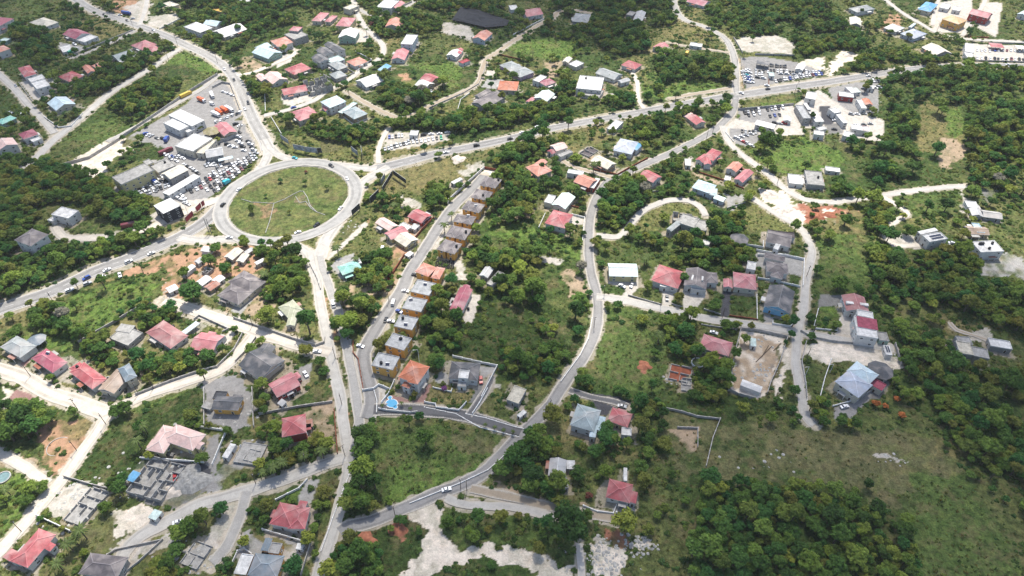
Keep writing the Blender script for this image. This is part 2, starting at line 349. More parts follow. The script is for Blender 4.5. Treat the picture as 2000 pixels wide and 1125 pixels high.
# ------------------------------------------------------------------ ground cover, surveyed patches
PAL = {'l': (.118, .128, .044), 'g': (.085, .135, .03), 'd': (.035, .058, .016), 'y': (.155, .14, .058), 't': (.33, .25, .17), 'o': (.36, .215, .135),
       'r': (.30, .13, .085), 'w': (.62, .55, .46), 'c': (.29, .28, .262), 'a': (.235, .226, .215), 'b': (.06, .06, .066), 'p': (.25, .15, .13),
       'n': (.112, .112, .05), 'q': (.17, .165, .155), 'm': (.07, .105, .028), 'k': (.43, .395, .345)}
HARD = set('wcabpqk')
# key, soft (1 irregular edge), sheet, points
PATCH = '''
k 1 0 950,352 935,385 905,425 880,450 850,495 838,490 868,440 895,405 925,370
k 1 31 1600,170 1650,200 1570,330 1490,450 1410,600 1350,700 1300,690 1430,450
k 0 33 380,250 475,290 430,405 372,395
k 0 33 530,265 722,285 700,330 640,415 540,415
b 0 33 850,260 925,270 890,492 825,480
k 0 32 1560,165 1790,170 1780,260 1700,335 1650,325 1690,262 1560,212
a 0 33 1165,455 1255,475 1235,542 1172,520
c 0 23 1110,915 1480,990 1470,1120 1110,1050
k 0 30 500,900 548,935 475,1012 432,1000
p 0 30 200,775 245,805 185,885 150,870
c 1 20 1140,230 1440,130 1560,330 1250,470 1100,420
k 1 40 640,960 760,900 900,900 1000,860 700,1080
w 1 42 1150,960 1310,990 1290,1125 1150,1125
l 0 32 1270,600 1370,600 1360,640 1260,640
o 1 0 622,575 634,590 645,640 655,690 668,760 684,850 676,850 658,770 642,690 632,640
y 1 0 400,470 450,470 480,480 620,470 612,500 560,490 500,480 470,495 330,500 300,520 240,540 180,560 100,590 60,620 0,640 0,625 100,590 190,550 300,505
o 1 0 335,500 400,480 500,482 515,520 480,545 420,545 400,560 370,570 350,590 320,590 312,570 325,540 320,515 290,510
o 1 0 225,538 300,508 320,515 300,530 250,535
t 1 0 300,600 320,590 310,615 285,630 250,660 215,690 185,690 170,670 200,650 260,620
y 1 0 155,680 175,660 300,600 350,640 380,690 330,720 280,740 210,760 150,730
t 1 0 455,545 510,530 535,560 530,600 500,625 470,610 450,620 440,600
c 0 0 497,560 520,555 470,615 450,608
l 0 0 395,630 455,640 475,655 430,705 395,720 380,690
k 0 0 450,645 462,650 435,682 420,678
l 0 0 60,705 110,720 230,775 215,790 150,765 60,730
l 1 0 230,770 330,740 400,720 380,735 240,785
m 1 0 230,790 290,785 400,745 400,850 280,860 215,850
g 1 0 70,620 150,580 300,530 300,575 200,640 100,690 40,650
y 1 0 0,620 60,600 60,640 0,655
d 1 0 225,830 400,750 400,800 330,830 270,880 250,900 170,945 135,940 165,890
o 1 0 60,840 110,810 190,820 200,840 150,900 110,930 70,910 90,870
t 1 0 0,870 60,900 90,940 80,950 30,915 0,910
g 1 0 0,910 60,920 90,955 30,1030 0,1060
w 1 0 0,760 60,775 30,800 0,800
p 0 0 30,760 75,772 45,795 10,790
q 1 40 850,400 1060,400 1240,560 1200,660 1080,720 960,700 750,620
w 1 40 705,700 900,690 960,760 830,850 705,880
b 0 40 1040,480 1070,430 1230,450 1290,330 1310,310 1280,470 1250,575 1215,565 1210,520 1170,490 1110,490 1060,520
k 1 40 280,730 400,590 500,580 620,600 600,690 480,820 330,770
a 1 40 1235,0 1520,0 1530,240 1240,220
c 1 40 1390,400 1541,310 1541,440 1440,500 1280,600 1270,560
k 1 40 650,990 900,900 1080,850 990,960 800,1060 720,1120 690,1060
n 1 0 175,960 220,960 235,1000 230,1070 170,1070 140,1040 180,1010
k 1 0 370,1110 360,1070 390,1050 470,970 480,985 440,1060 410,1080
a 1 41 20,290 90,300 100,380 50,560 20,600 0,600
y 1 41 280,150 440,150 630,300 780,420 640,470 450,310 290,330
t 1 41 640,90 780,60 790,380 700,380 620,300 600,200
y 1 41 700,490 850,500 830,640 760,780 720,940 680,990 650,950 700,760
g 1 41 430,650 620,570 560,640 480,690
c 0 41 560,650 620,540 690,545 640,690 560,680
c 1 41 180,980 290,850 620,920 640,1000 470,1040 420,980 200,1120
k 0 41 450,950 590,930 640,1010 560,1080 450,1060
y 1 41 290,850 400,850 620,960 690,990 660,1125 620,1125 600,1000
m 1 0 735,812 830,825 1000,850 985,890 930,945 780,1000 740,1000 730,900
n 1 0 880,830 1000,855 975,895 900,890
g 1 0 770,915 900,910 950,925 880,965 760,995
d 1 0 670,1040 760,1010 840,1000 830,1060 790,1120 650,1125
r 1 41 915,910 940,880 1000,880 1010,910 960,940 920,935
r 1 41 1110,830 1160,805 1215,870 1200,900 1150,860 1100,860
r 1 41 1230,790 1265,780 1260,800
w 1 0 795,1005 830,985 870,990 860,1030 890,1070 950,1065 1030,1080 1130,1120 1110,1140 1000,1110 930,1090 860,1110 830,1140 780,1130 820,1080 830,1040
m 1 0 865,990 1000,1000 1130,1030 1130,1110 1030,1075 980,1062 900,1068 865,1030
w 1 42 1065,965 1150,955 1240,960 1310,990 1290,1060 1290,1130 1130,1130 1090,1030
w 1 42 1310,920 1400,900 1460,950 1370,970 1320,960
k 1 42 1100,900 1190,890 1190,950 1110,950
r 1 42 1195,870 1250,830 1290,900 1290,980 1240,960 1200,940
y 1 42 800,130 970,30 1080,60 1110,260 1080,330 820,320
l 0 42 930,50 1000,35 1085,60 1070,85 970,80
y 1 42 480,540 670,470 820,450 820,540 650,640 450,590
t 1 42 330,620 480,540 640,640 1040,710 1200,740 1200,770 900,740
c 0 42 1230,700 1360,690 1350,840 1280,830 1200,780
l 0 42 1100,580 1190,560 1180,650 1230,740 1100,710
b 0 42 1070,20 1290,50 1340,80 1320,120 1220,110 1190,160 1150,160 1100,80
y 1 42 1080,310 1300,260 1360,330 1541,400 1541,460 1300,450 1200,420
n 1 43 240,120 420,130 500,170 620,190 560,440 520,520 480,550 390,520 340,400 300,260
t 1 43 360,230 500,240 480,360 420,380
d 1 0 1340,780 1400,770 1560,800 1400,830
n 1 0 1390,830 1480,820 1620,840 1800,850 1890,870 1880,920 1750,960 1600,950 1450,945 1380,930
y 1 44 700,290 800,330 930,440 880,470 700,400
m 1 44 550,520 900,520 1000,700 1100,820 1200,1000 1233,1125 550,1125
n 1 44 250,580 430,640 500,700 300,700
k 1 44 310,395 420,400 520,430 480,440 360,430
w 0 33 985,575 1350,640 1180,1090 1100,1120 890,1050
q 0 33 1190,750 1280,800 1230,900 1160,880
t 1 33 1000,600 1340,650 1280,860 1200,1060 900,1040 940,800
n 1 33 1130,580 1360,620 1380,700 1320,830 1250,1000 1200,1000 1340,650
w 1 33 1340,700 1430,760 1390,870 1330,1000 1250,1100 1240,1000 1320,840
w 1 33 1500,680 2000,690 2010,870 1750,830 1600,830 1480,760
w 1 34 0,670 300,690 600,700 640,860 560,930 420,860 250,830 90,790 0,820
q 0 34 0,300 200,310 200,400 100,390 0,420
k 0 34 170,460 300,480 280,660 60,650 130,600
g 0 33 1600,400 1760,390 1740,580 1570,560
q 0 34 320,1125 440,900 540,960 560,1000 470,1125
a 0 43 1320,110 1440,80 1541,0 1541,60 1400,200 1330,190
m 1 0 1130,595 1300,610 1320,650 1290,760 1230,780 1120,740 1165,680
n 1 33 0,480 40,500 30,570 0,560
r 1 33 190,850 230,820 280,840 270,900 210,890
o 1 33 400,650 460,650 450,690 410,690
n 1 33 0,900 50,940 20,980 0,970
n 1 32 1550,510 1620,480 1720,520 1640,580 1550,570
y 1 32 1380,880 1450,800 1500,860 1420,900
d 1 0 810,560 900,545 1060,590 1160,640 1120,700 1060,740 980,740 900,690 850,690
n 1 32 1000,540 1200,560 1260,620 1100,640
k 0 32 480,300 560,300 490,530 410,520
k 1 32 345,40 430,30 430,180 380,190 350,120
t 1 32 1210,100 1300,120 1400,240 1380,300 1270,340 1210,230
k 1 32 1000,0 1180,20 1170,80 1040,60
k 1 32 650,1000 700,970 700,1060 650,1080
y 0 c2 1010,950 1110,770 1400,720 1660,750 1560,960 1440,1060 1240,1050 1130,1020
p 0 c2 700,900 830,960 940,880 1010,740 1080,730 1000,940 1000,1030 880,1090 720,1040 620,1060 430,1020 520,880 600,880
q 0 c2 1560,970 1680,740 1840,650 1640,990
c 0 c2 1110,700 1190,560 1290,600 1280,740
c 0 c2 1690,500 1920,500 1860,640 1700,640
l 0 c2 420,70 520,30 520,130 420,160
l 0 c2 330,650 600,690 540,800 330,760
k 0 c2 340,790 420,750 540,800 460,1000 420,1000
y 1 0 720,370 760,345 790,325 870,310 930,315 905,345 880,365 820,380 740,395
n 1 0 790,330 870,310 890,330 840,362 800,362
l 1 0 640,500 720,395 760,385 720,420 690,460 660,495
n 1 21 1160,700 1220,640 1290,560 1200,760 1060,860 980,900 1000,820 1100,740
k 0 21 1050,880 1250,690 1280,720 1040,930 960,1000 950,960
y 1 21 1330,560 1480,480 1600,560 1560,640 1340,640
k 1 21 1480,520 1560,490 1700,540 1690,580 1540,560
o 1 21 1310,640 1400,650 1340,720 1290,690
l 1 21 1300,640 1700,640 1640,860 1560,1000 1400,1110 1380,960 1300,760
y 1 0 745,500 800,505 760,600 730,620 700,650 690,640 720,590 760,545
t 1 0 750,545 790,530 760,590 740,600
o 1 0 790,420 830,430 760,560 748,560
c 0 0 660,505 690,495 700,520 668,545 645,520
t 1 0 650,585 700,550 760,560 700,600 680,640
w 0 c4 950,100 1070,0 1280,40 1250,130 1040,120
c 0 c4 820,350 960,280 1000,330 900,420
k 1 22 375,300 540,215 575,260 430,350
w 1 22 335,195 380,170 435,215 370,240
y 1 22 0,240 330,170 700,100 860,80 700,150 560,230 380,300 300,420 0,420
l 1 22 1000,600 1100,440 1400,470 1400,600 1350,860 1200,800 1010,740
t 1 22 700,620 840,540 900,600 1000,560 980,700 860,660 760,680
g 1 22 520,640 700,660 1000,760 1380,880 1360,980 1000,900 640,800
k 0 22 1250,630 1370,670 1360,720 1240,720
y 1 22 980,100 1100,60 1350,90 1500,120 1580,220 1400,240 1200,200 1050,160
n 1 22 1310,110 1380,90 1490,140 1400,190 1320,160
t 1 22 1380,220 1480,160 1640,300 1640,330 1500,320 1380,260
g 1 13 150,720 230,560 600,560 860,700 520,730 400,780
l 1 13 930,800 1400,730 1430,800 960,850
g 1 13 980,850 1430,760 1400,800 1000,860
y 1 13 480,60 700,60 680,200 560,160
y 1 13 330,200 500,130 700,210 870,390 800,400 500,330 400,300
y 1 13 180,480 260,470 260,520 180,620 200,720 150,830 100,560
k 1 13 930,310 1090,280 1260,270 1400,330 1390,430 1000,400
w 1 13 1480,470 1640,450 1650,590 1640,600 1560,560 1400,510
w 1 13 1700,470 1780,390 1920,430 1900,480 1800,490 1680,600 1650,600
a 0 13 985,450 1140,440 1400,480 1560,530 1640,590 1480,610 1210,660 1040,710 1010,640
t 1 13 950,440 985,450 1010,690 980,700 950,600
k 1 13 1020,700 1640,600 1660,630 1100,730
a 0 13 960,860 1300,830 1270,1000 960,1000 980,900
k 0 13 1300,830 1400,820 1480,1050 1200,1070 880,1000 880,930 960,930 1260,1000
a 0 13 870,1000 1120,1020 1130,1110 1070,1150 950,1125 880,1050
a 0 13 1660,690 1900,640 2060,640 2060,880 1850,900 1720,800
k 0 13 1410,820 1600,700 1850,880 2100,930 2110,1110 2000,1100 1850,1070 1600,1000 1480,1000
b 0 13 1595,830 1680,825 1720,968 1630,970
q 0 13 1640,975 1750,960 1790,1040 1680,1050
l 0 13 1560,970 1630,980 1650,1040 1590,1050
g 1 23 1250,80 1480,30 1760,130 1800,260 1640,300 1300,330 1200,280 1060,170 1100,120
w 1 23 1140,500 1260,440 1390,480 1400,540 1520,570 1540,620 1500,720 1380,700 1300,600
r 1 23 1380,560 1540,570 1700,570 1790,600 1780,690 1560,710 1460,690 1400,620
o 1 23 1760,590 1880,590 1940,640 1860,660 1760,640
w 1 23 1600,590 1720,590 1730,700 1640,700
w 1 23 1370,570 1470,600 1510,700 1400,680
l 1 23 950,560 1090,520 1330,640 1400,700 1380,780 1280,770 1000,740 900,600
y 1 23 1560,700 1880,600 1940,640 1930,820 1700,850 1560,820
m 1 23 1560,800 1900,780 1900,1125 1560,1125
w 1 23 1340,420 1420,400 1440,490 1360,440
l 1 23 190,700 300,560 440,520 620,560 680,640 400,640 380,740 200,760
c 1 23 870,480 1010,490 1000,540 880,590 860,540
t 0 23 600,300 830,380 800,400 640,340
y 1 23 1040,300 1180,330 1100,400 1010,380
k 1 23 560,220 640,180 640,260 600,290
y 1 14 750,800 860,800 1000,900 1150,1060 1150,1125 740,1125 780,960
g 1 14 1000,900 1080,820 1130,860 1150,1000 1080,1100 1000,1080
t 1 24 960,40 1080,60 1170,110 1080,240 1000,290 940,230
y 1 24 760,50 980,20 900,150 770,140
m 1 24 560,500 1100,450 1130,640 900,740 560,640
l 1 24 800,640 940,640 960,720 640,740 700,680
k 1 24 540,810 700,790 860,860 810,895 600,890
q 1 24 1270,440 1380,440 1395,560 1320,570
k 1 24 1120,430 1170,550 1260,620 1140,640 1110,500
c 1 24 1240,1030 1400,950 1607,960 1607,1125 1240,1125
m 1 34 0,0 470,0 560,120 460,290 200,280 0,240
n 1 34 580,20 860,20 780,170 650,160
y 1 34 800,640 900,440 1250,540 1300,600 1200,650 950,650
k 1 34 1180,580 1300,560 1380,610 1290,670 1200,660
k 1 34 1100,720 1030,740 1050,780 1120,790
d 1 10 880,600 1500,480 1550,560 1200,800 1000,900 860,800
g 1 10 1230,480 1470,400 1700,540 1640,600 1500,520
m 1 10 450,1110 700,960 1000,900 1300,880 900,1080 830,1125
y 1 10 560,180 740,130 980,230 960,260 700,330 640,240
m 1 10 130,0 330,0 340,120 120,180
l 0 10 790,400 920,350 960,380 840,440
c 0 10 460,330 700,370 660,400 520,440 460,380
k 0 10 150,640 300,620 440,670 380,780 260,780 200,700
n 1 10 600,680 860,680 860,740 700,760 640,740
o 1 10 880,0 1090,0 960,110 880,80
k 1 10 960,60 1100,0 1180,0 1140,170 1040,170
k 1 10 1160,130 1380,100 1410,160 1250,220 1150,200
a 0 10 1640,600 1800,650 1900,900 1560,1110 1300,1125 1100,1110 980,1080 1250,930 1450,820
a 0 20 960,40 1300,-60 1900,-100 1990,60 1990,200 1700,460 1520,560 1380,600 1240,500 900,500 900,420 1300,160 1100,20
w 1 20 560,230 720,120 930,20 1060,150 900,200 740,370 640,280 500,280
q 1 20 500,270 560,240 740,370 620,330
d 1 20 1000,140 1150,110 1330,120 1240,200 1050,210 900,290 820,310
n 1 20 950,40 1060,20 1130,60 1000,110
k 0 20 1340,540 1700,500 1740,530 1440,620 1280,690 1180,700 1140,660
y 1 20 1000,780 1500,560 1700,540 1600,700 1400,790 1300,860 1250,860
m 1 20 480,740 900,560 1200,660 1000,780 640,810 500,800
l 1 10 1920,600 2000,580 2080,740 2000,740
t 1 11 300,440 480,500 460,540 300,570 240,560
g 1 11 60,480 0,540 120,560
y 0 11 1410,300 1520,295 1525,345 1430,355
k 0 11 1140,200 1280,240 1280,330 1180,330
k 0 11 600,760 900,720 830,780 680,830 610,810
l 0 11 490,760 590,740 590,860 480,880
l 1 11 1540,560 1660,640 1640,700 1500,620
o 1 11 1510,580 1580,570 1620,610 1560,640
g 1 11 1480,500 2000,480 2000,680 1840,680 1800,560
l 1 11 500,900 860,900 1480,860 1500,960 1000,1000 540,1000
n 1 11 800,1040 1040,990 1040,1080 960,1125 850,1100
k 0 11 540,430 700,420 680,480 560,530
k 0 11 620,300 740,400 700,420
o 1 31 940,340 980,400 1020,560 1040,680 1030,740 1000,640 960,480
n 1 31 1030,740 1080,720 1140,1100 1060,1100
l 1 31 620,820 720,860 980,880 980,1060 760,1080 720,1000
a 0 31 720,880 840,830 820,960 760,980
a 1 31 160,940 240,930 350,1060 330,1120 0,1120 0,960
g 1 12 740,380 900,300 1320,300 1300,440 1160,480 960,440
n 1 12 1080,220 1320,250 1340,290 1160,300
k 1 12 250,170 480,210 490,330 420,290 240,250
l 0 12 610,440 720,440 960,520 980,600 900,640 640,600
k 0 12 590,550 690,550 650,600 600,590
c 0 12 600,620 740,620 690,700 560,680
t 1 12 1050,480 1190,480 1170,600 1090,620
k 0 12 1060,680 1180,640 1160,730 1080,720
y 1 12 400,770 500,740 480,860 380,900
l 1 12 170,880 400,780 370,900 260,920
k 1 12 1300,700 1500,700 1620,740 1600,760 1440,760
l 1 12 1640,440 1860,440 1860,700 1790,620 1650,540
y 1 12 1350,960 1560,950 1560,1100 1360,1100
y 1 12 1900,200 2000,240 2000,440 1800,420
k 0 14 920,20 1200,-20 1210,160 1130,260 900,250 890,100
l 1 14 820,270 1000,300 1080,300 1140,420 900,480 820,420
k 0 14 1140,340 1607,360 1607,490 1160,480
o 1 14 560,110 640,110 620,240 490,260 500,180
k 0 14 1300,20 1440,20 1390,300 1240,220
o 1 14 1140,285 1320,285 1330,305 1140,305
k 1 c8 230,200 560,180 1500,180 1500,330 1000,440 700,520 240,560
y 1 c8 160,560 1000,440 1520,340 1520,440 400,680 200,720
l 1 0 480,320 520,310 530,320 500,345
l 1 0 565,262 740,270 745,315 600,305 560,290
n 1 0 620,250 665,252 660,290 630,300
'''
W_ = 1240; Hh = 760; GX0, GY0 = -620.0, 80.0     # 1 m occupancy raster of the surveyed area
gx, gy = np.meshgrid(GX0 + np.arange(W_) + .5, GY0 + np.arange(Hh) + .5)
occ = np.zeros((Hh, W_), bool); bare = np.zeros((Hh, W_), bool); nocan = np.zeros((Hh, W_), bool)
def pip(X, Y, P):
    ins = np.zeros(X.shape, bool); n = len(P)
    for i in range(n):
        x0, y0 = P[i]; x1, y1 = P[(i + 1) % n]
        if y0 == y1: continue
        c = ((y0 > Y) != (y1 > Y)) & (X < (x1 - x0) * (Y - y0) / (y1 - y0) + x0); ins ^= c
    return ins
def raster(mask, P, grow=0.0):
    P = np.asarray(P)
    if grow:
        c = P.mean(0); d = P - c; P = c + d * (1 + grow / (np.linalg.norm(d, axis=1)[:, None] + 1e-6))
    a = np.floor(P.min(0) - (GX0, GY0)).astype(int); b = np.ceil(P.max(0) - (GX0, GY0)).astype(int) + 1
    x0, y0 = max(a[0], 0), max(a[1], 0); x1, y1 = min(b[0], W_), min(b[1], Hh)
    if x1 <= x0 or y1 <= y0: return
    mask[y0:y1, x0:x1] |= pip(gx[y0:y1, x0:x1], gy[y0:y1, x0:x1], P)
def seg_band(X, Y, S, half):
    """boolean: within half (array or number) of polyline S; evaluated in chunks of bounding boxes"""
    out = np.zeros(X.shape, bool); h = float(np.max(half))
    for i in range(0, len(S) - 1, 6):
        q = S[i:i + 7]; lo = q.min(0) - h; hi = q.max(0) + h
        sel = np.where((X >= lo[0]) & (X <= hi[0]) & (Y >= lo[1]) & (Y <= hi[1]))[0]
        if not len(sel): continue
        x = X[sel]; y = Y[sel]; hh = half[sel] if isinstance(half, np.ndarray) else half; hit = np.zeros(len(sel), bool)
        for a, b in zip(q[:-1], q[1:]):
            d = b - a; L2 = d @ d + 1e-9; t = np.clip(((x - a[0]) * d[0] + (y - a[1]) * d[1]) / L2, 0, 1)
            hit |= (x - a[0] - t * d[0]) ** 2 + (y - a[1] - t * d[1]) ** 2 < hh * hh
        out[sel[hit]] = True
    return out
for S, hw, c, h0 in ROADLINES:
    m = seg_band(gx.ravel(), gy.ravel(), S, h0 + .5).reshape(gx.shape); occ |= m; nocan |= m
PP = []
for ln in PATCH.strip().splitlines():
    t = ln.split(); P = at_np([px(t[2], q) for q in t[3:]]); PP.append((t[0], t[1] == '1', P))
    if t[0] in HARD: raster(occ, P); raster(nocan, P)
    elif t[0] in 'torn': raster(bare, P)
# ground mesh: fine inside the surveyed trapezoid, coarse to the horizon
ys = np.concatenate([[-3000, -900, -300, -60, 40], np.geomspace(85, 760, 620), [830, 950, 1200, 1700, 2600, 4500, 9000]])
us = np.concatenate([[-14, -7, -3.5, -2, -1.4], np.linspace(-1.1, 1.1, 640), [1.4, 2, 3.5, 7, 14]])
half = np.clip(0.72 * (ys * cp + CAM_H * sp) * 1.06 + 12, 200, None)      # half width of the view at that row
X = (us[None, :] * half[:, None]); Y = np.repeat(ys[:, None], len(us), 1); far = (np.abs(X) > 900) | (Y > 900) | (Y < 0)
X = X.ravel(); Y = Y.ravel(); n1 = len(us); n0 = len(ys)
colr = np.empty((len(X), 3)); base = np.array((.062, .092, .026))
v1 = vnoise(X, Y, 46, 1); v2 = vnoise(X, Y, 17, 2); v3 = vnoise(X, Y, 5.5, 3)
mix = np.clip((v1 * .5 + v2 * .35 + v3 * .15 - .38) * 3.0, 0, 1)[:, None]
colr[:] = np.array((.045, .075, .02)) * (1 - mix) + np.array((.105, .118, .04)) * mix
wx = X + (vnoise(X, Y, 6, 5) - .5) * 6 + (vnoise(X, Y, 2, 6) - .5) * 2.4; wy = Y + (vnoise(X, Y, 6, 7) - .5) * 6 + (vnoise(X, Y, 2, 8) - .5) * 2.4
veg = np.ones(len(X)); rough_g = np.ones(len(X))
# island and splitter lawns
def put(sel, c, v):
    colr[sel] = c; veg[sel] = v
for k, soft, P in PP:
    lo = P.min(0) - 5; hi = P.max(0) + 5; s = np.where((X > lo[0]) & (X < hi[0]) & (Y > lo[1]) & (Y < hi[1]))[0]
    if not len(s): continue
    ins = pip(wx[s], wy[s], P) if soft else pip(X[s], Y[s], P); s = s[ins]; c = np.array(PAL[k])
    if soft and k in 'torwkqnyc':
        f = np.clip(vnoise(X[s], Y[s], 3.2, 9) * 1.7 + vnoise(X[s], Y[s], 9, 10) * .9 - .45, .12 if k in 'ynt' else .78 if k in 'wk' else .3, 1)[:, None]
        colr[s] = colr[s] * (1 - f) + c * f; veg[s] = np.minimum(veg[s], 1 - f[:, 0] * (.2 if k in 'yn' else .8))
    else: colr[s] = c; veg[s] = 1.0 if k in 'lgdym' else 0.0
for S, hw, c, h0 in ROADLINES:
    e = hw + (vnoise(X, Y, 4, 12) - .5) * 1.9 + (vnoise(X, Y, 14, 13) - .5) * 1.2; s = np.where(seg_band(X, Y, S, e))[0]
    f = (.55 + .45 * vnoise(X[s], Y[s], 2.5, 14))[:, None]; cc = np.array((.44, .385, .31)) if c not in (ASPH, DARK) else np.array((.36, .315, .25))
    colr[s] = colr[s] * (1 - f) + cc * f; veg[s] = .15
th = np.arctan2(Y - RC[1], X - RC[0]); rr = np.hypot(X - RC[0], Y - RC[1]); s = rr < isl(th) - .1
m3 = np.clip(vnoise(X, Y, 13, 20) * 1.3 - .25 + .4 * (vnoise(X, Y, 4, 21) - .5), 0, 1)[s][:, None]
colr[s] = np.array((.085, .115, .034)) * (1 - m3) + np.array((.13, .135, .052)) * m3; veg[s] = 1
def island_patch(sheet, pts, c):
    P = at_np([px(sheet, q) for q in pts.split()]); s = pip(wx, wy, P) & (rr < 60); f = .75 * vnoise(X[s], Y[s], 3, 22)[:, None] + .2
    colr[s] = colr[s] * (1 - f) + np.array(c) * f
island_patch('21', '350,545 540,550 500,680 420,660 440,600', (.27, .17, .11))
island_patch('21', '720,490 800,480 830,580 760,560', (.22, .17, .11))
for pl in ('21 530,180 640,220 490,270', '21 1130,290 1300,290 1190,390', '20 1720,680 1790,795 1590,795', '21 700,830 885,775 860,905'):
    t = pl.split(); P = at_np([px(t[0], q) for q in t[1:]]); s = pip(X, Y, P); colr[s] = (.115, .125, .045); veg[s] = 1
Z = hgt(X, Y); Z[far.ravel()] *= .6; Z[(Y > 1500) | (Y < -200) | (np.abs(X) > 1500)] = 0
G_ = bpy.data.meshes.new('ground')
idx = (np.arange(n0 - 1)[:, None] * n1 + np.arange(n1 - 1)[None, :]).ravel()
quads = np.stack([idx, idx + 1, idx + n1 + 1, idx + n1], 1).astype('i')
G_.vertices.add(len(X)); G_.vertices.foreach_set('co', np.stack([X, Y, Z], 1).astype('f').ravel())
G_.loops.add(quads.size); G_.loops.foreach_set('vertex_index', quads.ravel())
G_.polygons.add(len(quads)); G_.polygons.foreach_set('loop_start', (np.arange(len(quads)) * 4).astype('i')); G_.polygons.foreach_set('loop_total', np.full(len(quads), 4, 'i'))
G_.update(calc_edges=True); G_.polygons.foreach_set('use_smooth', np.ones(len(quads), bool))
ca = G_.color_attributes.new('cover', 'FLOAT_COLOR', 'POINT'); ca.data.foreach_set('color', np.c_[colr, veg].astype('f').ravel())
m, N, L, b = new_mat('ground_cover', 0.95, 0.08); at_n = N.new('ShaderNodeAttribute'); at_n.attribute_name = 'cover'; p = geo_pos(N)
na = node_noise(N, L, p, 0.22, 6, 0.72); ra = ramp(N, L, na.outputs[0], [(0.34, (.45, .55, .45)), (0.5, (1, 1, 1)), (0.66, (1.5, 1.32, 1.25))])
nb = node_noise(N, L, p, 1.4, 4, 0.7); rb_ = ramp(N, L, nb.outputs[0], [(0.3, 0.6), (0.7, 1.35)])
nbr = node_noise(N, L, p, 0.09, 8, 0.75); rbr = ramp(N, L, nbr.outputs[0], [(0.5, 0.0), (0.62, 0.55)])
vegc = mul(N, L, mul(N, L, at_n.outputs['Color'], ra.outputs[0]), rb_.outputs[0]); vegc = mul(N, L, vegc, (.15, .115, .06), rbr.outputs[0], 'MIX')
ndk = node_noise(N, L, p, 0.45, 6, 0.8); rdk = ramp(N, L, ndk.outputs[0], [(0.42, 0.6), (0.52, 1.0), (0.62, 1.25)]); vegc = mul(N, L, vegc, rdk.outputs[0])
nc = node_noise(N, L, p, 0.35, 5, 0.7); rc_ = ramp(N, L, nc.outputs[0], [(0.3, 0.74), (0.7, 1.18)]); nd = node_noise(N, L, p, 2.6, 3, 0.7); rd_ = ramp(N, L, nd.outputs[0], [(0.35, 0.86), (0.65, 1.1)])
harc = mul(N, L, mul(N, L, at_n.outputs['Color'], rc_.outputs[0]), rd_.outputs[0])
L.new(mul(N, L, harc, vegc, at_n.outputs['Alpha'], 'MIX'), b.inputs['Base Color'])
bump(N, L, b, nb.outputs[0], 0.55, 0.5); G_.materials.append(m)
ground = link('ground', G_); tag(ground, kind='structure')
# ------------------------------------------------------------------ buildings
RC_ = {'R': (.33, .078, .085), 'M': (.24, .045, .06), 'P': (.40, .145, .155), 'S': (.46, .19, .135), 'O': (.40, .13, .065), 'W': (.60, .59, .565), 'B': (.42, .53, .58),
       'G': (.25, .27, .27), 'D': (.075, .078, .085), 'N': (.115, .10, .103), 'T': (.22, .47, .40), 'C': (.52, .48, .39), 'K': (.33, .32, .30), 'Y': (.55, .36, .10),
       'U': (.10, .30, .50), 'I': (.52, .62, .58), 'F': (.60, .36, .18), 'V': (.29, .075, .105), 'X': (.28, .09, .05), 'E': (.33, .34, .24), 'A': (.27, .20, .15),
       'J': (.13, .17, .20), 'Q': (.58, .40, .36), 'L': (.34, .38, .45), 'H': (.24, .29, .30), 'Z': (.27, .11, .11), 'z': (.36, .365, .365)}
WC_ = {'w': (.62, .605, .57), 'c': (.55, .50, .40), 'o': (.68, .38, .10), 'b': (.22, .45, .62), 'y': (.55, .48, .25), 'k': (.33, .32, .30), 'r': (.34, .06, .05),
       't': (.38, .29, .18), 'g': (.30, .42, .34), 'p': (.46, .32, .40), 'd': (.05, .05, .055), 'l': (.48, .52, .56)}
def mesh_window():
    b = MB(); b.box((0, 0, 0), (1.5, .10, 1.25), m=0); b.box((0, -.04, 0), (1.26, .08, 1.02), m=1)
    b.box((0, -.06, 0), (.06, .10, 1.02), m=0); b.box((0, -.06, -.68), (1.7, .22, .1), m=0); return b.mesh('window', [M_TRIM, M_GLASS])
ME_WIN = mesh_window()
def mesh_door():
    b = MB(); b.box((0, 0, 0), (1.2, .12, 2.2), m=0); b.box((0, -.04, -.03), (.96, .1, 2.06), m=1); b.box((.36, -.11, 0), (.08, .06, .2), m=0); return b.mesh('door', [M_TRIM, M_WOOD])
ME_DOOR = mesh_door()
def mesh_tank():
    b = MB(); b.cyl((0, 0, 0), .75, .75, 1.3, 14); b.cyl((0, 0, 0), .78, .3, .3, 14, z0=1.3); b.cyl((0, 0, 0), .3, .3, .12, 10, z0=1.6)
    b.cyl((0, 0, 0), .79, .79, .08, 14, z0=.4); b.cyl((0, 0, 0), .79, .79, .08, 14, z0=.9); return b.mesh('water_tank', [M_BLACK])
ME_TANK = mesh_tank()
def mesh_heater():
    b = MB(); t = Matrix.Rotation(R(20), 3, 'X'); b.box((0, 0, .45), (2.0, 1.4, .1), m=1, tilt=t); b.box((0, 0, .38), (2.1, 1.5, .06), m=0, tilt=t)
    b.bar((-1.0, .85, .75), (1.0, .85, .75), .5, .5, 0); b.bar((-.9, .6, 0), (-.9, .6, .7), .08, .08, 0); b.bar((.9, .6, 0), (.9, .6, .7), .08, .08, 0)
    return b.mesh('solar_water_heater', [M_TRIM, M_SOLAR])
ME_HEAT = mesh_heater()
FOOTS = []; HOUSES = []     # (short text, world xy, footprint polygon)
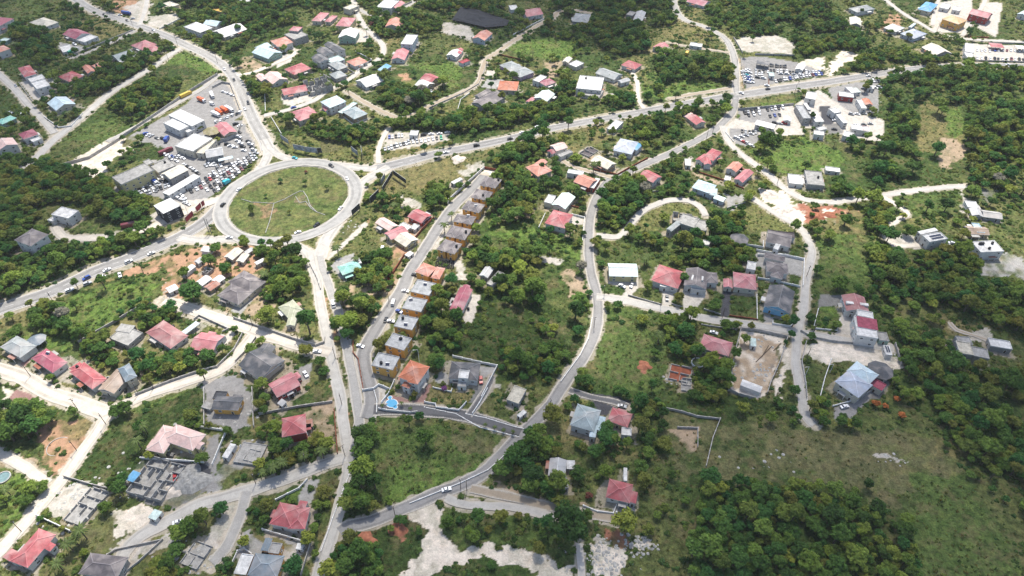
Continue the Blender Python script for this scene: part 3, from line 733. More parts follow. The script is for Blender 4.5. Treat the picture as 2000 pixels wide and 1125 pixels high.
def wing_frame(sheet, toks, h):
    q = [px(sheet, t) for t in toks]
    w3 = [at(a, b, h) for a, b in q]; p0, p1, p2 = w3
    u = Vector((p1.x - p0.x, p1.y - p0.y)); w = max(u.length, 1.5); u /= w
    v = Vector((-u.y, u.x)); d = (Vector((p2.x, p2.y)) - Vector((p1.x, p1.y))).dot(v)
    if d < 0: v = -v; d = -d
    d = max(d, 1.5); c = Vector((p0.x, p0.y)) + u * w / 2 + v * d / 2
    return c, u, v, w, d, zg(c.x, c.y)
def add_windows(root, loc, c, u, v, w, d, z0, h, dens=1.0, col=None):
    st = max(1, round(h / 3.0))
    for sgn, L, off, t in ((-1, w, d / 2, u), (1, w, d / 2, u), (-1, d, w / 2, v), (1, d, w / 2, v)):
        nrm = (v if t is u else u) * sgn; n = max(1, int(L / 3.6 * dens))
        for k in range(st):
            for i in range(n):
                if random.random() < .12: continue
                s = (i + .5) / n * L - L / 2; p = c + t * s + nrm * (off + .04)
                isd = (k == 0 and i == n // 2 and sgn == -1)
                o = bpy.data.objects.new('door' if isd else 'window', ME_DOOR if isd else ME_WIN); COL.objects.link(o); o.parent = root
                z = z0 + (1.15 if isd else k * (h / st) + h / st * .55)
                o.location = (p.x - loc.x, p.y - loc.y, z - loc.z); o.rotation_euler = (0, 0, math.atan2(nrm.y, nrm.x) + math.pi / 2)
def build_wing(root, loc, spec, sheet, wallc, k):
    typ = spec[0]; h = float(spec[1]); rc = RC_[spec[2]]; c, u, v, w, d, z0 = wing_frame(sheet, spec[3:6], h)
    extra = spec[6:]; h = h + .035 * k; lx = lambda a, b, z: (c.x + u.x * a + v.x * b - loc.x, c.y + u.y * a + v.y * b - loc.y, z - loc.z)
    if u.x * v.y - u.y * v.x < 0: u, v = v, u; w, d = d, w
    oh = 0.55 if typ in ('hip', 'gable', 'shed') else 0.1
    if min(w, d) < 5: oh *= .5
    if w < d: u, v = v, -u; w, d = d, w          # long axis is u
    ww, dd = w - 2 * oh, d - 2 * oh; ze = z0 + h
    foot = [(c.x + u.x * a * w / 2 + v.x * b * d / 2, c.y + u.y * a * w / 2 + v.y * b * d / 2) for a, b in ((-1, -1), (1, -1), (1, 1), (-1, 1))]
    FOOTS.append((c, u, v, w, d)); raster(occ, foot, 1.0); raster(nocan, foot, 2.6); [raster(nocan, [(a, b - q) for a, b in foot], 1.0) for q in ((2.5, 5) if c.y > 380 else (2,))]
    def wallbox(b, hx, hy, za, zb, m=0):
        P = [(-hx, -hy), (hx, -hy), (hx, hy), (-hx, hy)]
        for i in range(4):
            a, q = P[i], P[(i + 1) % 4]; b.poly([lx(*a, za), lx(*q, za), lx(*q, zb), lx(*a, zb)], m)
    if typ == 'ruin':                              # roofless block walls with partitions
        b = MB(); t = .25; rng = random.Random(int(c.x * 10)); nx = max(2, int(w / 4)); ny = max(2, int(d / 4)); rz = math.atan2(u.y, u.x)
        def seg(a0, b0, a1, b1, hh):
            A = lx(a0, b0, z0); B = lx(a1, b1, z0); cx, cy = (A[0] + B[0]) / 2, (A[1] + B[1]) / 2
            L = math.hypot(B[0] - A[0], B[1] - A[1]); b.box((cx, cy, A[2] + hh / 2 - .3), (L + t, t, hh + .6), math.atan2(B[1] - A[1], B[0] - A[0]))
        for i in range(nx + 1):
            for j in range(ny):
                if i in (0, nx) or rng.random() < .55: seg(-w / 2 + w * i / nx, -d / 2 + d * j / ny, -w / 2 + w * i / nx, -d / 2 + d * (j + .8) / ny, h * rng.uniform(.45, 1))
        for j in range(ny + 1):
            for i in range(nx):
                if j in (0, ny) or rng.random() < .5: seg(-w / 2 + w * i / nx, -d / 2 + d * j / ny, -w / 2 + w * (i + .78) / nx, -d / 2 + d * j / ny, h * rng.uniform(.45, 1))
        b.build('block_wall', [M_CONC], root)
        f = MB(); P4 = [lx(a * w / 2, q * d / 2, z0 + .16) for a, q in ((-1, -1), (1, -1), (1, 1), (-1, 1))]; f.poly(P4)
        wallb = MB(); wallbox(f, w / 2, d / 2, z0 - 1.2, z0 + .16); f.build('floor_slab', [M_FLAT], root, rc)
        for i in range(4): b = None
        return foot
    b = MB(); wallbox(b, ww / 2, dd / 2, z0 - 2.0, ze - .02)
    if typ == 'canopy':                            # open carport on posts
        b = MB()
        for a in (-1, -.33, .33, 1):
            for q in (-1, 1): A = lx(a * (w / 2 - .4), q * (d / 2 - .4), z0 - .5); b.bar(A, (A[0], A[1], ze - loc.z), .18, .18)
        b.build('post', [M_STEEL], root)
    rf = MB(); th = .22; Z = ze
    if typ in ('flat', 'canopy'):
        if typ == 'flat':
            cor = [(-1, -1), (1, -1), (1, 1), (-1, 1)]; pw = .25; ph = .35 if 'np' not in extra else .0
            rf.poly([lx(a * w / 2, q * d / 2, Z) for a, q in cor])
            for i in range(4):
                a, q = cor[i], cor[(i + 1) % 4]; rf.poly([lx(a[0] * w / 2, a[1] * d / 2, Z - th), lx(q[0] * w / 2, q[1] * d / 2, Z - th), lx(q[0] * w / 2, q[1] * d / 2, Z), lx(a[0] * w / 2, a[1] * d / 2, Z)], 1)
            if ph and min(w, d) > 4:
                pr = MB(); rz = math.atan2(u.y, u.x)
                for sg in (-1, 1):
                    A = lx(0, sg * (d / 2 - pw / 2), Z + ph / 2 + .004); pr.box(A, (w, pw, ph), rz); A = lx(sg * (w / 2 - pw / 2), 0, Z + ph / 2 + .004); pr.box(A, (pw, d - 2 * pw - .01, ph), rz)
                pr.build('parapet', [M_FLAT], root, tuple(min(.75, q * 1.12) for q in rc))
        else:
            rf.box(lx(0, 0, Z + .06), (w, d, .12), math.atan2(u.y, u.x))
    else:
        rise = (.19 if typ == 'shed' else .36) * (d / 2 if typ != 'shed' else d)
        rise = min(rise, 3.2 if typ != 'shed' else 1.6)
        e = lambda a, q, z: lx(a * w / 2, q * d / 2, z)
        lo = [(-1, -1), (1, -1), (1, 1), (-1, 1)]
        if typ == 'hip':
            k2 = max(0.0, (w - d) / w) if w > d * 1.02 else 0.0; rl = [e(-k2, 0, Z + rise), e(k2, 0, Z + rise)]
            A, B, C, D = [e(a, q, Z) for a, q in lo]
            if k2 > 0: rf.poly([A, B, rl[1], rl[0]]); rf.poly([C, D, rl[0], rl[1]])
            else: rf.poly([A, B, rl[0]]); rf.poly([C, D, rl[0]])
            rf.poly([B, C, rl[1]]); rf.poly([D, A, rl[0]])
            cap = [(A, rl[0]), (B, rl[1]), (C, rl[1]), (D, rl[0])] + ([(rl[0], rl[1])] if k2 > 0 else [])
        elif typ == 'gable':
            r0, r1 = e(-1, 0, Z + rise), e(1, 0, Z + rise); A, B, C, D = [e(a, q, Z) for a, q in lo]
            rf.poly([A, B, r1, r0]); rf.poly([C, D, r0, r1]); cap = [(r0, r1)]
            for sg in (-1, 1):
                b.poly([lx(sg * ww / 2, -dd / 2, Z - .02), lx(sg * ww / 2, dd / 2, Z - .02), lx(sg * ww / 2, 0, Z + rise * dd / d - .05)])
            rf.poly([B, C, r1], 1) if False else None
            for (p, q) in ((A, r0), (r0, D), (B, r1), (r1, C)):
                rf.poly([(p[0], p[1], p[2] - th), (q[0], q[1], q[2] - th), q, p], 1)
        else:
            A, B = e(-1, -1, Z), e(1, -1, Z); C, D = e(1, 1, Z + rise), e(-1, 1, Z + rise); rf.poly([A, B, C, D]); cap = []
            b.poly([lx(-ww / 2, dd / 2, Z - .02), lx(ww / 2, dd / 2, Z - .02), lx(ww / 2, dd / 2, Z + rise * .97 - .03), lx(-ww / 2, dd / 2, Z + rise * .97 - .03)])
            for sg in (-1, 1): b.poly([lx(sg * ww / 2, -dd / 2, Z - .02), lx(sg * ww / 2, dd / 2, Z - .02), lx(sg * ww / 2, dd / 2, Z + rise * .97 - .03)])
        for i in range(4):                         # fascia and soffit
            a, q = lo[i], lo[(i + 1) % 4]; za, zb = Z, Z
            rf.poly([e(a[0], a[1], Z - th), e(q[0], q[1], Z - th), e(q[0], q[1], Z), e(a[0], a[1], Z)], 1)
        rf.poly([e(a, q, Z - th) for a, q in lo[::-1]], 1)
        if cap and min(w, d) > 4.5:
            cb = MB()
            for p, q in cap: cb.bar((p[0], p[1], p[2] + .05), (q[0], q[1], q[2] + .05), .32, .16)
            cb.build('ridge_cap', [M_ROOF], root, tuple(min(.7, q * 1.35 + .05) for q in rc))
    rf.build('roof', [M_FLAT if typ == 'flat' else M_ROOF, M_TRIM], root, rc)
    if typ != 'canopy':
        b.build('wall', [M_WALL], root, wallc); add_windows(root, loc, c, u, v, ww, dd, z0, h, .8 if min(ww, dd) > 5 else .5)
    for ex in extra:                               # tanks, heaters and solar panels standing on the roof
        if ex[0] in 'th' and ex[1:].isdigit():
            for i in range(int(ex[1:])):
                a, q = random.uniform(-.3, .3) * w, random.choice((-.22, .22)) * d
                o = bpy.data.objects.new('water_tank' if ex[0] == 't' else 'solar_water_heater', ME_TANK if ex[0] == 't' else ME_HEAT); COL.objects.link(o)
                o.parent = root; zz = Z + (0.0 if typ == 'flat' else .36 * (d / 2 - abs(q)) if typ in ('hip', 'gable') else .1)
                o.location = lx(a, q, zz); o.rotation_euler = (0, 0, random.uniform(-.4, .4))
        if ex[0] == 's':
            for j in (-1, 1):
                for i in range(5):
                    pb = MB(); pb.box((0, 0, 0), (w * .12, d * .2, .1)); o = pb.build('solar_panel', [M_SOLAR], root); o.location = lx((i - 2) * w * .125 + w * .08, j * d * .16, Z + .25)
                    o.rotation_euler = (R(6), 0, math.atan2(u.y, u.x))
    return foot
def building(sheet, cat, wall, label, wings, name=None):
    W = [x.split() for x in wings.split(';')]; c, u, v, w, d, z0 = wing_frame(sheet, W[0][3:6], float(W[0][1]))
    root = empty(name or cat.replace(' ', '_'), (c.x, c.y, z0)); loc = Vector((c.x, c.y, z0)); tag(root, label, cat)
    for k, s in enumerate(W): foot = build_wing(root, loc, s, sheet, WC_[wall], k)
    HOUSES.append((label, (c.x, c.y), max(w, d)))
    if cat in ('house', 'villa', 'shack') and min(w, d) > 7 and sheet != 'c4':      # lean-to porch or side extension
        rp = random.Random(len(HOUSES)); lng = u if w > d else v; sht = v if w > d else u; LL, SS = max(w, d), min(w, d)
        for q in range(rp.choice((1, 1, 2))):
            sg = rp.choice((-1, 1)); al = rp.uniform(-.25, .25) * LL; pw_, pd_ = rp.uniform(3, 5), rp.uniform(2, 3.2); e = c + lng * al + sht * sg * (SS / 2 + pd_ / 2 - .7); hh = 2.6
            rz = math.atan2(lng.y, lng.x); b = MB(); b.box((e.x - c.x, e.y - c.y, hh), (pw_, pd_, .12), rz); b.build('porch_roof', [M_ROOF], root, rp.choice((RC_['W'], RC_['z'], RC_['K'], RC_[W[0][2]], RC_['X'])))
            for a in (-1, 1): f = e + lng * a * (pw_ / 2 - .2) + sht * sg * (pd_ / 2 - .2); b = MB(); b.bar((f.x - c.x, f.y - c.y, -.8), (f.x - c.x, f.y - c.y, hh - .06), .16, .16); b.build('porch_post', [M_TRIM], root)
        if rp.random() < .35: f = c + sht * (SS / 2 + 1.3) + lng * rp.uniform(-.4, .4) * LL; o = link('water_tank', ME_TANK, root); o.location = (f.x - c.x, f.y - c.y, 0)
    return root
# sheet | category | wall | label | wings (type, eaves height, roof colour, three eave corners, extras)
B_ = '''
10|house|w|two storey house with dark red roof cut off at left edge|hip 6 V -50,235 112,150 20,95
10|house|w|cream roofed bungalow among dark trees in upper left|hip 3 C 225,168 345,218 422,165
10|house|w|maroon gabled house with white annexe beside dirt lawn|gable 3.4 V 485,265 588,305 662,248; flat 3 W 598,312 660,330 715,275
10|shed|w|small white garage with flat roof beside maroon gabled house|flat 2.8 W 465,365 490,410 545,350
10|house|c|rose hipped house near the first bend of the highway|hip 3.4 P 1020,355 1110,388 1190,335; hip 3 P 1140,380 1185,405 1225,365
10|house|w|grey roofed house with white flat porch in upper left|gable 3.2 H 860,440 925,475 1020,408; flat 2.8 W 905,465 945,490 1005,455
10|house|c|bent salmon bungalow with blue roof tank in upper left|gable 3 S 640,525 685,575 715,520; gable 3 S 700,520 755,535 825,492 t1
10|house|c|curved bright red roofed bungalow west of salmon bungalow|hip 3.2 R 450,600 540,640 625,580
10|house|w|red roofed house above the white terraces at left|hip 5.5 R 140,535 190,602 277,565
10|house|w|stepped white flat roofed house below red roofed house|flat 3.4 W 215,615 242,645 345,600; flat 6 W 245,650 290,700 382,655; flat 3 C 360,620 400,670 440,650
10|house|c|pale blue roofed bungalow beside the left lane corner|gable 3.2 B 365,805 440,868 570,795
10|house|w|dark red house with white balcony near left lane junction|hip 4.5 V 140,1045 187,1090 292,1040; flat 3 W 230,1090 260,1112 310,1070
20|apartment building|w|long cream roofed white building at far left edge|gable 6 Q -15,140 142,90 92,36
10|house|g|teal roofed house touching the left edge|hip 3.2 T -30,950 20,972 92,905
10|house|w|two storey white house with salmon roof at left edge|hip 6 S -60,380 -5,412 65,372
10|house|w|white L shaped house west of the highway bend|hip 5.5 W 1435,212 1562,252 1602,195; gable 4 B 1585,192 1690,205 1716,165
10|house|c|long low white roofed house above highway bend|gable 3.2 W 1655,248 1752,292 1870,200
10|house|c|half hidden white house at top by the tree belt|flat 3 W 1870,5 1940,15 1945,-10
10|house|c|tan house at top beside quarry ground|hip 3.4 C 1275,25 1330,58 1368,20
10|house|y|small yellow roofed house hidden in trees at top|flat 3 Y 1660,82 1740,96 1762,80
c5|bus depot|w|large white roofed depot hall in fenced bus yard|flat 7 W 720,100 1025,238 1155,145 np; flat 6 W 655,205 865,300 945,215; flat 4 W 890,282 972,326 1038,268
c5|restaurant|t|pink striped metal roof restaurant by yard corner|gable 4 P 1305,245 1440,372 1575,280
c5|showroom|c|white showroom roof with round rooftop turret|flat 6 W 800,500 1040,568 1200,375; flat 4.5 C 1080,590 1180,600 1255,410
c5|workshop|k|curved silver workshop roof between car rows|gable 5 z 1210,652 1435,612 1410,505
c5|carport|k|pale blue canopy beside silver workshop|canopy 3.5 B 1370,698 1560,655 1550,622
c5|school block|y|long grey flat roofed block with yellow window wall|flat 8.5 K -10,900 112,992 440,745; flat 5 K 390,700 450,745 520,705
c5|workshop|k|tan roofed workshop at middle of car yard|gable 5 C 620,855 742,925 968,800
c5|carport|w|long white roof strip over car sales frontage|flat 4.5 W 640,1090 725,1130 1112,890 np
c5|storage block|k|low concrete storage block behind tan workshop|flat 3.5 K 480,752 590,842 782,722 t1
c1|showroom|d|big white roofed showroom with black glazed fronts|flat 8 W 190,405 388,572 702,402 np
11|house|c|rose cottage with two roofs at top centre left|hip 3.4 P 832,165 905,172 940,95; hip 3 P 935,170 980,176 985,115
11|house|y|square rose roofed two storey house above the mint house|hip 6 P 1020,205 1130,210 1132,135
11|house|g|white roofed mint green two storey house|gable 5.5 W 1040,296 1176,296 1170,235
11|house|c|small orange roofed house east of the top lane|gable 3.6 S 1408,210 1518,212 1522,152
11|house|l|tall white flat roofed house beside yellow court|flat 8 W 1530,345 1620,350 1622,272
11|house|w|pink and white gabled house below tall white house|gable 3.4 P 1455,465 1560,470 1570,392
11|house|w|salmon two storey house north of blue roofed house|hip 5.5 S 510,318 570,365 650,300; hip 5 S 560,365 620,372 690,330
11|house|k|round grey unfinished house with small pink cupola|flat 6 K 620,270 700,312 790,265; hip 8 P 655,238 728,246 735,208
11|house|g|sprawling pale blue roofed house above orange soil|gable 4 B 365,408 495,458 580,400; gable 4.4 B 385,372 440,392 490,345
11|house|w|dark grey roofed white villa with three stepped roofs|gable 6 D 830,452 898,492 950,450; gable 6 D 868,395 935,435 990,395; gable 6.4 D 930,352 1035,408 1075,372; flat 5 I 945,470 1000,498 1058,445
11|house|w|bright coral roofed house by walled lane corner|hip 3.6 S 1105,482 1172,516 1240,462; flat 3 W 1175,512 1232,512 1290,468
11|house|k|grey double hipped house with green ridge lines|hip 4.5 G 960,500 1040,545 1095,505; hip 3.6 G 970,580 1022,615 1092,575
11|house|t|bright red hipped house at hamlet centre|hip 4 R 620,542 700,582 802,515
11|unfinished building|k|roofless grey block building with debris on slab|ruin 6 K 765,630 820,700 955,605
11|house|w|pale pink roofed house at head of gravel lane|gable 3.6 Q 452,600 530,655 612,590; gable 3.2 Q 395,592 440,634 475,598
11|house|w|long low red roofed house by the walled garden|gable 3.4 R 595,700 617,746 805,704
11|house|w|tall pale blue roofed house beside the track bend|hip 6 B 900,795 977,846 1086,780; gable 3 P 912,832 942,870 985,842
11|house|c|large rose roofed house near north road junction|hip 3.8 P 662,880 742,950 892,895
11|house|t|mint roofed tan house standing on its own lawn|hip 4.2 H 1072,870 1168,936 1266,885; flat 3.4 I 1040,878 1075,890 1190,805
11|house|w|low white roofed house among bushes at hamlet edge|gable 3.2 W 1175,632 1262,682 1382,622
11|shelter|k|small bright blue tarpaulin roof below hamlet road|shed 2.6 U 1350,552 1392,562 1435,510
11|house|t|house with one red and one white roof half|gable 3.6 W 1638,660 1722,695 1772,645; gable 3.8 R 1680,612 1765,652 1832,605
11|apartment building|w|white and red building at top by curved drive|flat 6 W 1340,55 1455,68 1500,5; gable 4 P 1440,60 1500,70 1550,20
11|house|c|cream two storey house at head of hamlet road|flat 5 C 1080,62 1132,80 1162,30
12|house|w|rose and white roofed house behind black netted plot|gable 3.6 P 860,80 915,132 1003,75; flat 3.4 W 790,78 850,75 950,35
12|house|k|plain grey hipped house among dark trees at top|hip 3.4 G 1270,165 1395,180 1400,112
12|house|k|corrugated metal roofed house in shaded wood|gable 3.4 z 1740,165 1815,172 1858,98; flat 3 K 1690,115 1740,125 1765,95
12|house|l|orange gabled house beside black netted plot|gable 3.8 S 488,300 585,322 628,255
12|house|w|small red and white cottage group in thick bushes|gable 3.4 W 285,432 368,450 402,402; gable 3.4 R 350,420 400,426 416,382; flat 2.6 R 380,482 412,500 432,452
12|house|p|long purple walled house with grey jointed roof|hip 3.6 G 700,505 790,560 850,505; hip 3.8 G 785,560 862,605 940,545
12|house|c|bright salmon hipped house beside dark brown roof|hip 3.6 O 685,698 838,708 855,640
12|house|k|large dark brown roofed bungalow with curved wall|gable 3.6 N 480,802 590,846 708,745; gable 3.2 N 505,745 545,762 605,700
12|house|w|white house with maroon tiled half|hip 3.8 V 1008,640 1062,670 1115,625; flat 4.4 W 960,626 1010,642 1042,592
12|house|c|tan and white pair of low roofs by dirt yard|gable 3.2 C 1190,482 1240,492 1285,456; flat 3.6 W 1240,502 1300,526 1332,482
12|house|w|big white flat roofed house with roof terrace|flat 6.5 W 1300,690 1495,702 1490,605 t1; flat 3 K 1340,740 1480,760 1500,705
12|house|w|long slate grey roofed house beside white terrace|gable 3.8 G 1450,575 1600,620 1645,572; gable 3.6 z 1622,632 1652,650 1702,612
12|house|w|small red hipped house by curved driveway|hip 3.2 R 1650,512 1760,542 1802,495
12|house|w|pale ice blue roofed house near the trees|gable 3.4 I 965,766 1072,790 1110,728
12|shed|w|small rose and white shed under trees|gable 2.8 P 905,792 940,802 962,762
12|house|w|rose roofed cottage right of upper wood clearing|gable 3.2 P 1895,372 1970,392 1998,345
12|house|w|broken white modern house beside main road|flat 3.4 W 1540,1002 1602,1020 1672,958
13|house|w|red roofed house touching the top edge|gable 3.4 V 560,15 700,45 708,0
13|container|w|white container office beside the dirt track|flat 2.6 W 585,358 680,368 682,342
13|carport|k|long black canopy at back of upper car lot|canopy 3.6 D 1110,498 1210,514 1216,482
13|tent|w|white sales tent at right of upper car lot|gable 3 W 1410,540 1470,556 1488,508
13|kiosk|w|small white and turquoise kiosk in upper car lot|flat 2.8 I 1210,596 1250,600 1252,566
13|house|c|little pink roofed house on green slope under trees|gable 3.2 R 560,912 640,976 688,938; flat 2.8 Q 540,905 560,915 610,885
13|warehouse|w|white boxy warehouse beside the grass strip|flat 5 W 1490,770 1568,785 1555,718
13|warehouse|k|grey shed roof warehouse behind lower car lot|flat 5 z 1412,818 1475,928 1515,895
13|warehouse|w|narrow white roofed store beside grey shed|flat 4.5 W 1475,800 1510,858 1532,850
13|warehouse|w|white roofed store behind the small yard tree|flat 4.5 W 1515,872 1570,955 1622,930
13|warehouse|w|white square store north of dark paved yard|flat 5 W 1670,850 1718,888 1762,868
13|warehouse|w|long white roofed shed east of dark paved yard|flat 4.5 W 1730,892 1788,962 1806,940
13|workshop|r|white roofed workshop with dark red front|flat 4 W 1755,752 1870,765 1888,728
13|warehouse|w|small slanted white store by road edge|flat 4 W 1800,680 1850,730 1892,715
13|workshop|t|orange roofed workshop at yard's right side|gable 3.6 O 1930,772 1960,822 2015,810
13|workshop|w|white strip roof beside orange roofed workshop|flat 4 W 1890,776 1930,850 1966,838
13|market hall|w|long white market hall in lower car lot|gable 4.5 W 1095,968 1245,1012 1262,975
13|tent|w|white sales tent in concrete yard|gable 3 W 1320,942 1380,952 1378,915
13|workshop|w|white roofed shed on tip of industrial yard|flat 4 W 1850,1010 1990,1030 1990,990; flat 3.6 R 1940,1020 1990,1026 1990,990
13|workshop|w|white row of stores along bottom of yard|flat 4 W 1560,1050 1640,1060 1650,1030; flat 4 W 1780,1060 1850,1078 1850,1035
13|house|w|dark grey hipped house at top right centre|hip 3.8 G 1830,60 1895,98 1988,45
13|house|k|shabby cream roofed house below grey hipped house|gable 3.2 C 1840,190 1930,205 1948,150
14|house|c|blue hipped house at top right|hip 3.8 U 772,74 870,98 892,22
14|villa|o|large orange villa with peach hipped roof|hip 7 F 960,150 1092,192 1112,140
14|house|r|two storey red house with rose roof|gable 6.5 P 1170,110 1322,146 1338,100
14|house|l|blue grey hipped house with narrow front roof|hip 3.8 L 635,262 745,302 778,240; gable 3.4 B 700,212 722,218 740,180
14|house|k|pale grey metal roofed house above highway|gable 3.2 C 800,372 910,430 972,378
14|house|w|white roofed house in orange yard|hip 3.4 W 505,215 602,250 618,200
14|house|w|white gabled house at top right corner|gable 3.6 B 1550,112 1625,135 1635,68
14|showroom|w|white showroom at left end of upper right car lot|flat 5 W 1146,402 1216,412 1216,350 
14|showroom|w|low white office below the upper right showroom|flat 4 W 1165,455 1230,460 1226,420
14|carport|w|red roofed canopy in upper right car lot|canopy 3.4 R 1350,368 1455,376 1456,345
14|carport|w|white canopy at right edge of upper right car lot|canopy 3.4 W 1560,382 1625,386 1625,360
14|wall ruin|w|white broken building shell at top right|flat 3 W 940,62 1010,76 1020,30; flat 3 W 1040,80 1100,90 1110,55
20|house|w|white two storey villa alone in the left wood|flat 6 W 400,637 535,668 588,602; flat 3 W 370,680 410,692 440,640
20|apartment building|w|three storey block with dark plum roof at left|hip 9 N 110,836 240,886 352,782
20|shack|w|white roofed roadside stall by orange dirt|gable 2.8 W 1565,918 1638,930 1642,888
30|shack|w|cluster of white zinc roofs beside rusty roof|gable 2.8 W 1525,205 1580,232 1622,160; gable 2.8 W 1650,190 1700,215 1738,160
30|shack|t|rusty zinc roof between two white zinc roofs|gable 2.8 X 1590,242 1642,272 1682,195
30|shack|w|white zinc roofed shop at orange dirt corner|gable 2.8 W 1290,252 1322,290 1370,222
30|shack|w|long white zinc roof beside round roadside tree|gable 2.8 W 1410,125 1450,142 1532,82
30|shack|w|small white zinc roof nearest the roundabout dirt|gable 2.8 z 1512,42 1552,60 1582,18
30|unfinished building|k|small square roofless block room|ruin 2.6 K 1570,112 1612,132 1652,95
21|shack|c|tan zinc roofed row shop with arched front|gable 3 C 145,965 215,990 290,915; gable 3 C 240,1000 300,1010 340,950; gable 3 W 385,1010 405,1028 450,970
21|shack|w|small grey zinc roof beside tan row shop|gable 2.8 z 300,930 330,945 362,895
31|house|c|large brown jointed hip roof house below the shops|hip 4 N 95,310 262,375 325,262; hip 4.4 N 180,205 352,290 418,170
31|house|c|olive cream roofed house with wing beside round tree|hip 3.6 E 572,402 645,478 742,395; gable 3.2 E 632,545 702,542 808,410
30|house|w|grey hipped house with dark gazebo at left edge|hip 4 G 0,712 160,800 265,690
30|house|w|raspberry roofed house beside grey hipped house|hip 3.8 V 245,802 412,915 518,822 h1
30|house|w|crimson roofed house with roof tank on gravel road|hip 3.8 R 545,910 720,1040 818,945; hip 3.6 R 540,880 580,915 640,840 t1
30|house|c|tan gabled house with dark grey side tower|gable 4 A 765,1048 890,1075 1020,905; hip 6 J 922,885 980,985 1045,895
30|house|k|stained grey slab roofed house on tan dirt|flat 3.4 K 855,645 1000,702 1120,600; flat 3.7 K 900,585 1010,600 1040,540 np
30|house|w|dusty maroon hipped house beside blue carport strip|hip 3.8 Z 1140,602 1330,722 1442,602
30|carport|w|long narrow pale blue carport|canopy 2.8 B 1420,592 1452,610 1492,490
30|house|w|rose roofed house with white side slab at road bend|gable 3.8 P 1478,728 1662,752 1668,610; flat 3.2 W 1655,690 1690,700 1715,610
31|house|c|large charcoal roofed house with patio below gravel road|gable 4 D 262,856 435,970 622,812; gable 4.2 D 385,775 482,800 530,700
31|house|r|rose multi gabled house with red walls near gravel road|gable 3.8 P 492,1002 565,1108 735,985; hip 3.4 P 690,920 722,962 752,938
31|house|g|turquoise roofed house east of the south road|hip 4 T 1034,85 1076,146 1228,92; flat 3.6 W 1170,22 1190,62 1225,50
31|townhouse|o|orange townhouse with flat grey roof, nearest the salmon roofs|flat 6 z 1605,276 1752,312 1790,215 h1
31|townhouse|o|second flat roofed orange townhouse down from salmon roofs|flat 6 z 1540,406 1690,440 1732,345 h1
31|townhouse|o|middle flat roofed orange townhouse beside parked cars|flat 6 z 1476,546 1620,582 1662,490 t1 h1
31|townhouse|o|fourth flat roofed orange townhouse down the terrace road|flat 6 z 1406,692 1556,742 1592,640 t1 h1
31|townhouse|o|lowest flat roofed orange townhouse beside terracotta villa|flat 6 z 1300,852 1470,896 1512,790 t1 h1
31|townhouse|o|orange townhouse with twin salmon hipped roofs|hip 6 S 1640,120 1745,160 1778,78; hip 6 S 1765,168 1832,182 1865,95
c4|townhouse|o|topmost dark roofed orange townhouse by white paved yard|hip 6 N 960,320 1120,350 1190,160; hip 6 N 1120,350 1272,382 1350,190 t1
c4|townhouse|o|second dark roofed orange townhouse from the top|hip 6 N 790,560 950,590 1020,405; hip 6 N 955,590 1112,622 1190,440 t1
c4|townhouse|o|third dark roofed orange townhouse from the top|hip 6 N 610,782 780,822 860,645; hip 6 N 785,822 952,862 1012,680 h1
c4|townhouse|o|fourth dark roofed orange townhouse from the top|hip 6 N 440,1022 620,1055 720,905; hip 6 N 625,1055 810,1090 892,930 h1
22|townhouse|o|fifth dark roofed orange townhouse with white drive|hip 6 N 275,802 350,818 395,732; hip 6 N 352,818 430,836 466,748 t1
22|townhouse|o|lowest dark roofed orange townhouse above tyre pile|hip 6 N 210,906 278,926 318,838; hip 6 N 280,926 350,946 386,860 t1
c2|villa|w|grand white villa with terracotta hipped roof and porch|hip 7.5 O 640,632 900,738 1072,518; hip 7.5 O 760,700 900,740 960,640; hip 5 O 686,748 790,792 832,722
c2|villa|w|white bungalow villa with charcoal ribbed hip roof|hip 4 D 1292,655 1678,695 1738,468; flat 5.6 W 1420,650 1550,665 1568,560; flat 3 K 1410,755 1520,765 1530,690
22|house|c|salmon cross roofed house at wood edge|hip 4 S 905,270 1002,342 1062,252; gable 4.2 S 975,240 1030,262 1042,208
22|house|w|white and pink roofed house with small red annexe|gable 3.8 Q 1090,100 1145,142 1198,80; gable 3 M 1070,142 1112,166 1132,128; flat 3 K 1150,170 1180,190 1225,115
22|house|t|tan roofed house beside brick red garden wall|gable 3.4 C 1412,216 1545,286 1588,225
22|house|r|salmon roofed house with white deck by the lane|gable 3.8 S 1278,380 1400,432 1436,352; flat 3.4 W 1405,425 1440,435 1480,352
22|house|w|long white flat terrace roof behind salmon roofed house|flat 3.2 W 1230,312 1352,332 1362,300
22|house|c|pale mint roofed house with white side wing|gable 4 I 1108,562 1216,600 1280,490; flat 3.4 W 1050,542 1110,556 1150,492
22|house|w|scarlet hipped house beside white driveway|hip 4 R 1055,706 1212,752 1268,632
32|house|y|big pale blue roofed house with white forecourt|gable 4.5 I 1558,158 1785,166 1790,60
22|house|w|steel blue hipped house with open verandah|hip 4.2 L 1590,132 1735,168 1790,75; hip 4 U 1735,120 1775,135 1805,85
23|house|w|coral roofed house with white roof panel|gable 4 R 190,328 300,392 372,345; flat 4.3 W 285,352 318,372 352,342
23|house|w|crimson cross gabled house with white chimneys|hip 4.5 R 690,182 772,216 838,150; gable 4 R 632,202 690,232 732,178; gable 3.8 R 700,245 760,250 790,205
23|house|w|salmon and ash rose roofed house above the lane|gable 4 S 870,272 950,305 1006,255; gable 3.8 P 932,356 1002,386 1062,300
23|house|l|ice blue hipped house with stepped lower roofs|hip 4 B 605,422 748,476 782,405; hip 3.6 B 742,482 800,492 826,440; gable 3.2 I 770,508 850,540 872,508
23|house|w|small white block house with porch by east lane|flat 3.2 W 1366,390 1475,402 1476,335
23|house|k|long weathered concrete block house beside big tree|flat 4.5 K 1510,396 1645,408 1640,310 t1
